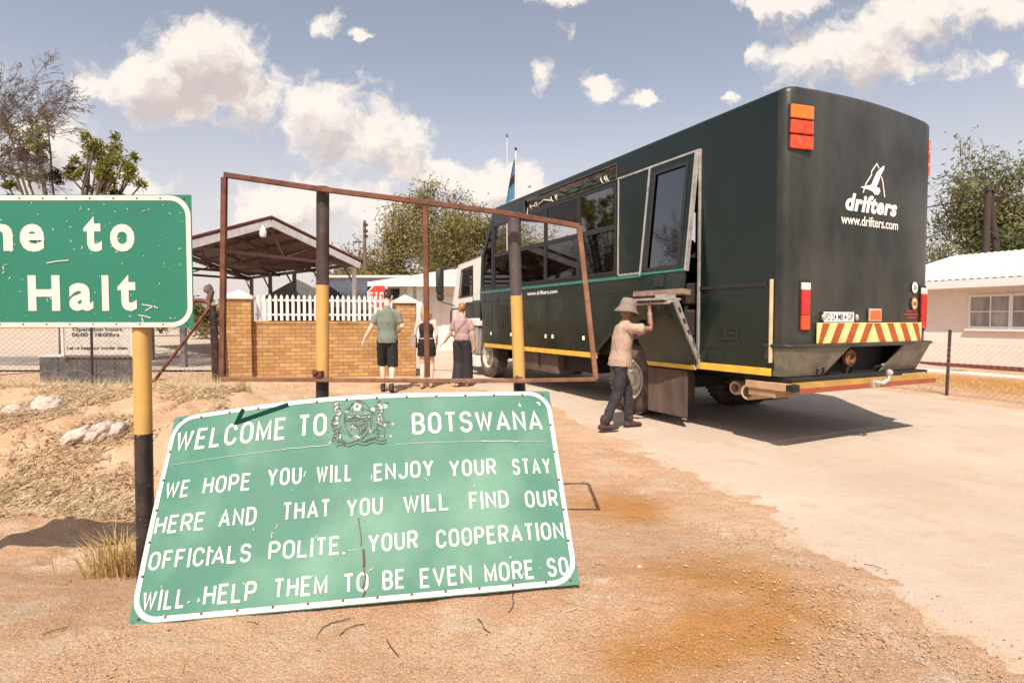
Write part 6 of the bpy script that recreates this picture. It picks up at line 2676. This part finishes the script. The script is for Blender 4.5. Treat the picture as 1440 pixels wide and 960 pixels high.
    # low bushes far behind the gate post
    for k, (px, D, h, lab, m) in enumerate(((283, 34, 1.6, 'low round bush behind the leaning gate post', m_leaf_a), (440, 48, 2.6, 'dark low tree line bush seen under the canopy', m_leaf_a), (225, 40, 2.0, 'brownish bush behind the green border post sign', m_leaf_d))):
        tr = Tree(60 + k)
        for j in range(6):
            tr.limb((0, 0, .2), (math.cos(j * 1.1) * .9, math.sin(j * 1.1) * .9, 1), h * .55, .07, 3, .7, .2, .05, 3, .68, .012, 5, 1)
        tr.leaves(2600, .15, .22, .1, 1.8)
        p = at(px, 450, D)
        tr.build('bush', (p.x, p.y, .4), lab, 'bush', m_bark, m)


trees()


# ------------------------------------------------------------------ people
def remesh(mb, name, mat, parent, voxel, smooth=2, wrinkle=0.0, wsc=14.0, seed=0.0, stretch=(1, 1, 1)):
    """closed overlapping lofts merged into one continuous skin"""
    me = bpy.data.meshes.new('loft')
    me.from_pydata([tuple(p) for p in mb.v], [], mb.f)
    bm = bmesh.new()
    bm.from_mesh(me)
    bmesh.ops.recalc_face_normals(bm, faces=bm.faces)
    bm.to_mesh(me)
    bm.free()
    ob = bpy.data.objects.new('loft', me)
    COL.objects.link(ob)
    md = ob.modifiers.new('r', 'REMESH')
    md.mode = 'VOXEL'
    md.voxel_size = voxel
    if smooth:
        sm = ob.modifiers.new('s', 'SMOOTH')
        sm.factor = .5
        sm.iterations = smooth
    dg = bpy.context.evaluated_depsgraph_get()
    out = bpy.data.meshes.new_from_object(ob.evaluated_get(dg))
    bpy.data.objects.remove(ob)
    bpy.data.meshes.remove(me)
    out.name = name
    if wrinkle:
        nrm = [v.normal.copy() for v in out.vertices]
        cos = [v.co.copy() for v in out.vertices]
        flat = []
        for v, n in zip(cos, nrm):
            c = Vector((v.x * stretch[0], v.y * stretch[1], v.z * stretch[2])) * wsc + Vector((seed, 0, 0))
            k = noise.noise(c) * .7 + (abs(noise.noise(c * 2.1)) - .25) * .6
            flat.extend(v + n * (wrinkle * k))
        out.vertices.foreach_set('co', flat)
        out.update()
    out.polygons.foreach_set('use_smooth', [True] * len(out.polygons))
    out.materials.clear()
    out.materials.append(mat)
    o = bpy.data.objects.new(name, out)
    COL.objects.link(o)
    o.parent = parent
    return o


def hand(mb, wrist, d, n, side, s=1.0, curl=.4, spread=.12):
    """palm, four jointed fingers of different lengths and a thumb off the side of the palm.
    d: pointing direction, n: back-of-hand normal, side: direction of the thumb"""
    d = Vector(d).normalized()
    n = (Vector(n) - d * Vector(n).dot(d)).normalized()
    w = d.cross(n)
    if w.dot(Vector(side)) < 0:
        w = -w
    W = Vector(wrist)
    mb.capsule([W - d * .01, W + d * .03 * s, W + d * .085 * s], [(.024 * s, .018 * s), (.034 * s, .016 * s), (.038 * s, .014 * s)], 10, w)
    for k, (off, ln) in enumerate(((.027, .072), (.009, .080), (-.009, .074), (-.027, .058))):
        p = W + d * .088 * s + w * off * s
        dd = (d + w * (off * spread * 30)).normalized()
        pts = [p - dd * .02 * s]
        a = 0
        cur = p.copy()
        pts.append(cur.copy())
        for j, f in enumerate((.45, .32, .23)):
            a += curl * (.8 + .15 * k) * (.7 if j == 0 else 1)
            v = dd * math.cos(a) - n * math.sin(a)
            cur = cur + v * (ln * s * f)
            pts.append(cur.copy())
        mb.capsule(pts, [.0095 * s, .0095 * s, .009 * s, .0085 * s, .0075 * s], 8)
    p = W + d * .025 * s + w * .026 * s
    v = (d * .75 + w * .75 - n * .25).normalized()
    q = p + v * .04 * s
    v2 = (d * .95 + w * .25 - n * .3).normalized()
    mb.capsule([p - v * .015 * s, p, q, q + v2 * .03 * s], [.012 * s, .0125 * s, .0105 * s, .009 * s], 8)


def head(mb, c, fwd, up, s=1.0):
    """skull, jaw, nose, lips, brow and ears around centre c"""
    f = Vector(fwd).normalized()
    u = (Vector(up) - f * Vector(up).dot(f)).normalized()
    r = f.cross(u)
    P = lambda a, b, k: Vector(c) + (r * a + f * b + u * k) * s
    for b0, z, rx, ry in ((0, 0, 0, 0),):
        pass
    mb.tube([P(0, .028, -.118), P(0, .024, -.105), P(0, .016, -.075), P(0, .004, -.03), P(0, -.006, .02), P(0, -.01, .06), P(0, -.008, .09), P(0, -.004, .108), P(0, 0, .115)],
            [(.018, .022), (.036, .044), (.054, .066), (.066, .084), (.072, .094), (.070, .092), (.056, .074), (.032, .042), (.008, .01)], 18, True, r)
    mb.capsule([P(0, .088, .012), P(0, .104, -.022), P(0, .096, -.034)], [(.008, .008), (.012, .012), (.013, .010)], 8)
    mb.capsule([P(-.02, .080, -.062), P(.02, .080, -.062)], [.009, .009], 8)
    mb.capsule([P(-.034, .080, .022), P(.034, .080, .022)], [.010, .010], 8)
    for e in (-1, 1):
        mb.capsule([P(.073 * e, -.004, -.025), P(.078 * e, -.010, .01), P(.074 * e, -.004, .02)], [(.010, .016), (.010, .02), (.009, .012)], 8)


def face_marks(parent, c, fwd, up, s=1.0):
    f = Vector(fwd).normalized()
    u = (Vector(up) - f * Vector(up).dot(f)).normalized()
    r = f.cross(u)
    P = lambda a, b, k: Vector(c) + (r * a + f * b + u * k) * s
    m = MB()
    for e in (-1, 1):
        m.capsule([P(.022 * e, .080, .006), P(.040 * e, .074, .006)], [(.006, .006), (.006, .006)], 8)
    m.build('eyes', m_ink, parent, smooth=True)


def fist_of(p0, p1):
    return (Vector(p1) - Vector(p0)).normalized()


def torso(mb, pel, chest, sh, neck, w=1.0, g=0.0, wide=(.155, .135, .165, .175), deep=(.105, .09, .11, .085), ref=(1, 0, 0), flat=False):
    pel, chest, sh, neck = map(Vector, (pel, chest, sh, neck))
    waist = pel.lerp(chest, .5)
    mb.capsule([pel - Vector((0, 0, .04)), pel + (waist - pel) * .3, waist, chest, sh, sh.lerp(neck, .45)],
               [(wide[0] * w + g, deep[0] * w + g), (wide[0] * w + g, deep[0] * w + g), (wide[1] * w + g, deep[1] * w + g), (wide[2] * w + g, deep[2] * w + g), (wide[3] * w + g, deep[3] * w + g), (.075 * w + g, .065 * w + g)], 18, ref, flat)


def leg(mb, hip, knee, ank, g=0.0, s=1.0, thigh=(.088, .058), calf=(.055, .036)):
    hip, knee, ank = map(Vector, (hip, knee, ank))
    mb.capsule([hip, hip.lerp(knee, .35), knee - (knee - hip).normalized() * .05, knee, knee.lerp(ank, .3), knee.lerp(ank, .7), ank],
               [thigh[0] * s + g, thigh[0] * .93 * s + g, thigh[1] * s + g, thigh[1] * .95 * s + g, calf[0] * s + g, calf[1] * 1.1 * s + g, calf[1] * s + g], 14)


def foot(mb, ank, d, s=1.0, g=0.0, pitch=0.0):
    ank = Vector(ank)
    d = Vector((d[0], d[1], 0)).normalized()
    v = (d * math.cos(pitch) + Vector((0, 0, -1)) * math.sin(pitch)).normalized()
    up = v.cross(Vector((0, 0, 1)).cross(d)).normalized()
    if up.z < 0:
        up = -up
    heel = ank - v * .045 * s - up * .055 * s
    toe = ank + v * .16 * s - up * .062 * s
    mb.capsule([heel, heel.lerp(toe, .35) + up * .008, heel.lerp(toe, .75), toe], [(.036 * s + g, .034 * s + g), (.040 * s + g, .036 * s + g), (.045 * s + g, .026 * s + g), (.034 * s + g, .020 * s + g)], 12, Vector((0, 0, 1)).cross(d))
    mb.capsule([ank + up * .03, ank - up * .03], [.038 * s + g, .038 * s + g], 12)


def arm(mb, sh, el, wr, s=1.0, g=0.0, r=(.052, .040, .026)):
    sh, el, wr = map(Vector, (sh, el, wr))
    mb.capsule([sh, sh.lerp(el, .45), el, el.lerp(wr, .3), wr], [r[0] * s + g, r[0] * .88 * s + g, r[1] * s + g, r[1] * .98 * s + g, r[2] * s + g], 12)


def cloth(name, col, **k):
    return M(name, col, .85, var=k.get('var', .1), scale=9, bump=.3, bscale=220)


def man_walking():
    x, y = at(545, 540, 10.7).x, 10.7
    t = empty('person', (x, y, hz(x, y) + .005), R(8), 'man walking away in a grey green T-shirt and black shorts, nearest the brick wall', 'person')
    t.scale = (1.05, 1.05, 1.05)
    b = MB()
    pel, chest, sh, neck = (0, 0, .98), (0, .0, 1.28), (0, -.005, 1.45), (0, .015, 1.57)
    torso(b, pel, chest, sh, neck)
    b.capsule([(0, -.01, 1.46), (.005, .02, 1.62)], [.058, .054], 12)
    hc = (.025, .045, 1.715)
    hf, hu = (.45, .85, -.3), (.12, .2, 1)
    head(b, hc, hf, hu, .98)
    L = ((-.175, 0, 1.43), (-.275, -.03, 1.17), (-.40, .01, .96))
    Rr = ((.175, 0, 1.43), (.27, -.04, 1.18), (.19, .17, 1.07))
    arm(b, *L)
    arm(b, *Rr)
    hand(b, L[2], (-.4, .15, -.9), (-.8, -.3, .3), (0, 1, 0), 1, .35)
    hand(b, Rr[2], (-.35, .9, .1), (.6, 0, .8), (0, 0, 1), 1, .6)
    lL = ((-.085, 0, .93), (-.10, .17, .54), (-.09, .13, .10))
    lR = ((.085, 0, .93), (.09, .02, .51), (.08, -.19, .12))
    for q in (lL, lR):
        leg(b, *q)
    foot(b, lL[2], (-.1, 1), 1, -.004)
    foot(b, lR[2], (.05, 1), 1, -.004, .25)
    body = remesh(b, 'body', m_skinp, t, .0085)
    face_marks(t, hc, hf, hu)
    c = MB()
    torso(c, (0, 0, .93), chest, sh, (0, .01, 1.535), 1.0, .020, wide=(.168, .148, .16, .158), deep=(.122, .10, .108, .08), flat=True)
    for q in (L, Rr):
        s0, e0 = Vector(q[0]), Vector(q[1])
        c.capsule([s0 + Vector((-.03 * (1 if s0.x > 0 else -1), 0, -.004)), s0.lerp(e0, .4), s0.lerp(e0, .74)], [.066, .064, .064], 12, None, False, True)
    remesh(c, 'shirt', cloth('grey_green_cloth', (.155, .185, .15)), t, .010, 2, .013, 9, 1, (1, 1, .55))
    c = MB()
    c.capsule([(0, 0, 1.02), (0, 0, .92)], [(.172, .125), (.178, .13)], 16, (1, 0, 0))
    for q in (lL, lR):
        h, k, a = map(Vector, q)
        c.capsule([h, h.lerp(k, .5), k + (k - h).normalized() * .05], [.106, .100, .096], 14, None, False, True)
    remesh(c, 'shorts', cloth('black_cloth', (.014, .014, .016)), t, .010, 2, .008, 9, 3)
    c = MB()
    foot(c, lL[2], (-.1, 1), 1.02, .006)
    foot(c, lR[2], (.05, 1), 1.02, .006, .25)
    remesh(c, 'shoes', m_ink, t, .008)
    c = MB()
    f = Vector(hf).normalized()
    u = (Vector(hu) - f * Vector(hu).dot(f)).normalized()
    r = f.cross(u)
    P = lambda a, b_, k: Vector(hc) + r * a + f * b_ + u * k
    c.tube([P(0, -.055, -.05), P(0, -.035, .0), P(0, -.018, .055), P(0, -.010, .095), P(0, 0, .122), P(0, .01, .13)], [(.055, .045), (.076, .070), (.080, .092), (.066, .085), (.036, .05), (.01, .015)], 16, True, r)
    remesh(c, 'hair', cloth('dark_brown_hair', (.035, .018, .012)), t, .008, 1, .008, 40)


def blonde_woman():
    x, y = at(600, 541, 11.3).x, 11.3
    t = empty('person', (x, y, hz(x, y) + .005), R(-3), 'blonde woman in black sleeveless top and black shorts behind the rusty upright', 'person')
    b = MB()
    pel, chest, sh, neck = (0, 0, .90), (0, .0, 1.17), (0, 0, 1.33), (0, .01, 1.43)
    torso(b, pel, chest, sh, neck, .9, 0, (.165, .125, .15, .165), (.115, .088, .105, .075))
    b.capsule([(0, 0, 1.34), (0, .015, 1.48)], [.05, .046], 12)
    hc, hf, hu = (.0, .025, 1.565), (.1, 1, -.1), (0, .1, 1)
    head(b, hc, hf, hu, .93)
    L = ((-.165, 0, 1.32), (-.235, -.04, 1.06), (-.235, .12, .90))
    Rr = ((.165, 0, 1.32), (.215, -.03, 1.05), (.19, .10, .86))
    arm(b, *L, s=.85)
    arm(b, *Rr, s=.85)
    hand(b, L[2], (.1, .5, -.8), (-1, 0, 0), (0, 1, 0), .9, .5)
    hand(b, Rr[2], (-.1, .4, -.9), (1, 0, 0), (0, 1, 0), .9, .4)
    lL = ((-.085, 0, .86), (-.09, .06, .47), (-.075, -.08, .09))
    lR = ((.085, 0, .86), (.085, .10, .47), (.075, .08, .09))
    for q in (lL, lR):
        leg(b, *q, s=.95)
    foot(b, lL[2], (0, 1), .92)
    foot(b, lR[2], (0, 1), .92)
    remesh(b, 'body', m_skinp, t, .0085)
    face_marks(t, hc, hf, hu, .93)
    c = MB()
    torso(c, (0, 0, .93), chest, (0, 0, 1.28), (0, .005, 1.36), .9, .014, (.165, .13, .155, .14), (.115, .092, .11, .075))
    remesh(c, 'top', cloth('black_top_cloth', (.012, .012, .013)), t, .009, 2, .006, 9, 1)
    c = MB()
    c.capsule([(0, 0, .96), (0, 0, .86)], [(.16, .115), (.175, .13)], 16, (1, 0, 0))
    for q in (lL, lR):
        h, k, a = map(Vector, q)
        c.capsule([h, h.lerp(k, .56)], [.102, .100], 14, None, False, True)
    remesh(c, 'shorts', cloth('black_short_cloth', (.012, .012, .013)), t, .009, 2, .008, 9, 2)
    c = MB()
    c.tube([(.155 * math.cos(a), .115 * math.sin(a), .985) for a in [i * math.pi / 12 for i in range(25)]], .012, 6, False)
    c.build('belt', m_board, t, smooth=True)
    c = MB()
    for k in range(7):
        a = math.pi * (k + .5) / 7 + math.pi
        c.capsule([(.07 * math.cos(a), .01 + .075 * math.sin(a), 1.60), (.088 * math.cos(a), -.005 + .085 * math.sin(a), 1.47), (.085 * math.cos(a), .0 + .088 * math.sin(a), 1.34 + .02 * (k % 2))], [.032, .036, .022], 8)
    c.tube([(0, .0, 1.55), (0, -.005, 1.60), (0, .0, 1.65), (0, .01, 1.685)], [(.078, .09), (.076, .09), (.055, .066), (.012, .015)], 14, True, (1, 0, 0))
    remesh(c, 'hair', cloth('blonde_hair', (.46, .25, .11)), t, .008, 1, .010, 26, 0, (1, 1, .3))
    c = MB()
    foot(c, lL[2], (0, 1), .95, .004)
    foot(c, lR[2], (0, 1), .95, .004)
    o = remesh(c, 'shoes', cloth('tan_shoe', (.35, .24, .17)), t, .008)
    # small tan bag under her left arm
    p = Vector((x, y, hz(x, y))) + Vector((-.25, -.02, .93))
    m = MB()
    m.prism([(-.05, -.13), (.05, -.13), (.06, .06), (.03, .12), (-.03, .12), (-.06, .06)], -.10, .10, Matrix(((1, 0, 0, 0), (0, 0, 1, 0), (0, 1, 0, 0), (0, 0, 0, 1))))
    m.tube([(0, -.06, .1), (.0, -.04, .3), (.03, 0, .40), (.0, .04, .3), (0, .06, .1)], .008, 6)
    o = m.build('handbag', cloth('tan_bag_cloth', (.34, .25, .19)), None, bevel=.02)
    o.location = p
    tag(o, 'small tan shoulder bag hanging at the left side of the blonde woman', 'bag')


def bun_woman():
    x, y = at(650, 541, 11.6).x, 11.6
    t = empty('person', (x, y, hz(x, y) + .005), R(-14), 'woman with tied-up hair in striped mauve T-shirt and wide black trousers beside the truck', 'person')
    b = MB()
    pel, chest, sh, neck = (0, 0, .92), (.0, .0, 1.18), (.0, .0, 1.34), (0, .02, 1.44)
    torso(b, pel, chest, sh, neck, .97, 0, (.17, .145, .16, .17), (.12, .10, .115, .08))
    b.capsule([(0, 0, 1.35), (-.01, .03, 1.49)], [.053, .049], 12)
    hc, hf, hu = (-.02, .05, 1.58), (-.5, .85, -.15), (-.05, .1, 1)
    head(b, hc, hf, hu, .95)
    L = ((-.17, 0, 1.33), (-.25, .0, 1.07), (-.40, .02, .88))
    Rr = ((.17, 0, 1.33), (.235, -.03, 1.06), (.25, .03, .82))
    arm(b, *L, s=.92)
    arm(b, *Rr, s=.92)
    hand(b, L[2], (-.75, .1, -.5), (0, -.3, 1), (0, 1, 0), .92, .5)
    hand(b, Rr[2], (.05, .1, -1), (1, 0, 0), (0, 1, 0), .92, .9)
    lL = ((-.085, 0, .88), (-.09, .05, .48), (-.09, -.06, .09))
    lR = ((.085, 0, .88), (.09, .07, .48), (.085, .08, .09))
    for q in (lL, lR):
        leg(b, *q)
    foot(b, lL[2], (0, 1), .93)
    foot(b, lR[2], (0, 1), .93)
    remesh(b, 'body', m_skin, t, .0085)
    face_marks(t, hc, hf, hu, .95)
    c = MB()
    torso(c, (0, 0, .97), chest, sh, (0, .012, 1.41), .97, .016, (.165, .148, .158, .155), (.12, .105, .115, .08), flat=True)
    for q in (L, Rr):
        s0, e0 = Vector(q[0]), Vector(q[1])
        c.capsule([s0 + Vector((-.03 if s0.x > 0 else .03, 0, -.004)), s0.lerp(e0, .4), s0.lerp(e0, .7)], [.062, .060, .060], 12, None, False, True)
    mw = M('mauve_striped_cloth', (.34, .23, .225), .9, var=.05)
    nt = mw.node_tree
    wv = nt.nodes.new('ShaderNodeTexWave')
    wv.bands_direction = 'Z'
    wv.inputs['Scale'].default_value = 14
    tc = nt.nodes.new('ShaderNodeTexCoord')
    nt.links.new(tc.outputs['Object'], wv.inputs['Vector'])
    mx = nt.nodes.new('ShaderNodeMix')
    mx.data_type = 'RGBA'
    nt.links.new(wv.outputs['Fac'], mx.inputs[0])
    mx.inputs[6].default_value = (.24, .15, .15, 1)
    mx.inputs[7].default_value = (.44, .32, .30, 1)
    nt.links.new(mx.outputs[2], nt.nodes['Principled BSDF'].inputs['Base Color'])
    remesh(c, 'shirt', mw, t, .009, 2, .009, 9, 4, (1, 1, .6))
    c = MB()
    c.capsule([(0, 0, 1.02), (0, 0, .90)], [(.15, .11), (.182, .135)], 16, (1, 0, 0))
    for q in (lL, lR):
        h, k, a = map(Vector, q)
        c.capsule([h, h.lerp(k, .5), k, k.lerp(a, .5), a + Vector((0, 0, -.02))], [.112, .112, .108, .112, .118], 14, None, False, True)
    remesh(c, 'trousers', cloth('soft_black_cloth', (.022, .018, .022)), t, .010, 2, .014, 8, 5, (1, 1, .3))
    c = MB()
    f = Vector(hf).normalized()
    u = (Vector(hu) - f * Vector(hu).dot(f)).normalized()
    r = f.cross(u)
    P = lambda a, b_, k: Vector(hc) + (r * a + f * b_ + u * k)
    c.tube([P(0, -.055, -.07), P(0, -.03, -.02), P(0, -.015, .05), P(0, -.01, .09), P(0, 0, .118)], [(.045, .035), (.072, .066), (.076, .09), (.058, .076), (.012, .02)], 16, True, r)
    c.capsule([P(0, -.10, -.005), P(0, -.115, .012)], [.042, .038], 12)
    remesh(c, 'hair', cloth('ginger_hair', (.33, .155, .06)), t, .008, 1, .009, 34)
    c = MB()
    foot(c, lL[2], (0, 1), .96, .004)
    foot(c, lR[2], (0, 1), .96, .004)
    remesh(c, 'shoes', cloth('pale_shoe', (.55, .45, .38)), t, .008)
    c = MB()
    q = [(.165 * 1.08, -.02, 1.40)]
    pts = [(.13, -.085, 1.395), (.08, -.142, 1.32), (.0, -.15, 1.22), (-.09, -.142, 1.1), (-.15, -.1, 1.02), (-.17, -.02, .99)]
    c.tube(pts, [(.012, .005)] * 6, 6, True, (0, 1, 0))
    c.build('strap', m_board, t, smooth=True)
    # sandals held in her right hand
    M_ = Matrix.Translation((x, y, hz(x, y))) @ Matrix.Rotation(R(-14), 4, 'Z')
    m = MB()
    for dx in (.0, .05):
        c0 = M_ @ Vector((.27 + dx, .05 + dx, .66))
        pts = [c0 + Vector((-.10, 0, .06)), c0 + Vector((-.03, 0, -.01)), c0 + Vector((.05, .01, -.03)), c0 + Vector((.12, .02, .02))]
        m.tube(pts, [(.035, .009), (.032, .009), (.042, .009), (.03, .009)], 8, True, (0, 1, 0))
        m.tube([c0 + Vector((.04, -.04, -.02)), c0 + Vector((.05, .0, .05)), c0 + Vector((.06, .05, -.02))], .007, 6)
        m.tube([c0 + Vector((-.08, -.03, .05)), c0 + Vector((-.02, .0, .09)), c0 + Vector((-.08, .04, .05))], .006, 6)
    o = m.build('sandals', cloth('brown_leather', (.17, .10, .07)), None, smooth=True)
    tag(o, 'pair of brown strappy sandals held in the right hand of the woman with tied-up hair', 'shoes')


def hat_man():
    x, y = 1.42, 7.36
    t = empty('person', (x, y, hz(x, y) + .012), R(-76), 'man in a khaki bucket hat lowering the open side door of the truck', 'person')
    # local: +y is the way he faces (towards the truck)
    b = MB()
    pel, chest, sh, neck = (0, -.02, .88), (0, .01, 1.15), (0, .035, 1.31), (0, .07, 1.40)
    torso(b, pel, chest, sh, neck, .92)
    b.capsule([(0, .035, 1.33), (0, .08, 1.45)], [.055, .052], 12)
    hc, hf, hu = (0, .075, 1.53), (-.1, 1, -.12), (0, .1, 1)
    head(b, hc, hf, hu, .96)
    Rr = ((.175, .035, 1.30), (.235, .29, 1.30), (.155, .31, 1.54))
    L = ((-.175, .045, 1.30), (-.21, .27, 1.19), (-.10, .44, 1.28))
    arm(b, *Rr, s=.95)
    arm(b, *L, s=.95)
    hand(b, Rr[2], (-.12, .05, 1), (.2, -.95, .1), (-1, 0, 0), .95, .35)
    hand(b, L[2], (.25, .85, .1), (0, .1, 1), (1, 0, 0), .95, .5)
    lR = ((.08, -.04, .84), (.09, -.09, .47), (.085, -.27, .105))
    lL = ((-.08, -.03, .84), (-.09, .13, .48), (-.08, .15, .095))
    for q in (lR, lL):
        leg(b, *q, s=.93, thigh=(.072, .050), calf=(.046, .034))
    foot(b, lR[2], (.1, 1), .97, -.004)
    foot(b, lL[2], (-.1, 1), .97, -.004)
    remesh(b, 'body', m_skind, t, .0065)
    face_marks(t, hc, hf, hu, .96)
    c = MB()
    torso(c, (0, -.03, .855), chest, sh, (0, .06, 1.39), .92, .024, wide=(.174, .154, .162, .164), deep=(.132, .108, .115, .09), flat=True)
    for q in (Rr, L):
        s0, e0 = Vector(q[0]), Vector(q[1])
        c.capsule([s0 + Vector((-.05 if s0.x > 0 else .05, -.01, 0)), s0 + Vector((0, 0, .002)), s0.lerp(e0, .4), s0.lerp(e0, .62)], [.070, .070, .068, .070], 12, None, False, True)
    remesh(c, 'shirt', cloth('beige_cloth', (.37, .265, .20)), t, .008, 2, .016, 10, 2, (1, 1, .6))
    c = MB()
    c.capsule([(0, -.03, .92), (0, -.03, .80)], [(.130, .092), (.140, .10)], 16, (1, 0, 0))
    for q in (lR, lL):
        h, k, a = map(Vector, q)
        c.capsule([h, h.lerp(k, .5), k, k.lerp(a, .5), a + Vector((0, 0, .0))], [.086, .080, .069, .062, .060], 14, None, False, True)
    remesh(c, 'jeans', cloth('dark_denim', (.024, .022, .026), var=.4), t, .008, 2, .018, 13, 5, (1, 1, .8))
    c = MB()
    for q, d in ((lR, (.1, 1)), (lL, (-.1, 1))):
        foot(c, q[2], d, 1.02, .008)
        a = Vector(q[2])
        c.capsule([a, a + Vector((0, 0, .05))], [.055, .058], 12)
    remesh(c, 'boots', cloth('dark_brown_leather', (.055, .026, .02)), t, .007)
    # bucket hat
    f = Vector(hf).normalized()
    u = Vector((0, .26, 1)).normalized()
    Mh = Matrix.Translation(Vector(hc) + u * .045 - f * .005) @ u.to_track_quat('Z', 'Y').to_matrix().to_4x4()
    m = MB()
    prof = [(.160, -.075), (.163, -.070), (.108, .0), (.104, .03), (.097, .09), (.08, .115), (.03, .126), (.001, .127)]
    n = 36
    vs, fs = [], []
    for i, (r, z) in enumerate(prof):
        for k in range(n):
            a = 2 * math.pi * k / n
            rr = r * (1 + .03 * math.sin(3 * a + .5) * (1 if i < 2 else .4))
            vs.append(Mh @ Vector((rr * .93 * math.cos(a), rr * 1.06 * math.sin(a), z + (.014 * math.sin(2 * a + 1) if i < 2 else 0))))
    fs = [(i * n + k, i * n + (k + 1) % n, (i + 1) * n + (k + 1) % n, (i + 1) * n + k) for i in range(len(prof) - 1) for k in range(n)]
    m.add(vs, fs)
    o = m.build('hat', cloth('khaki_hat_cloth', (.215, .165, .135)), t, smooth=True, angle=0)
    s_ = o.modifiers.new('thick', 'SOLIDIFY')
    s_.thickness = .005
    w = Vector(Rr[2]).lerp(Vector(Rr[1]), .18)
    ax = (Vector(Rr[1]) - Vector(Rr[2])).normalized()
    m = MB()
    for k in range(3):
        m.lathe([(.030, -.006), (.035, 0), (.030, .006)], 16, Matrix.Translation(w + ax * (.013 * k)) @ ax.to_track_quat('Z', 'Y').to_matrix().to_4x4())
    m.build('bracelet', m_alu, t, smooth=True)


man_walking()
blonde_woman()
bun_woman()
hat_man()
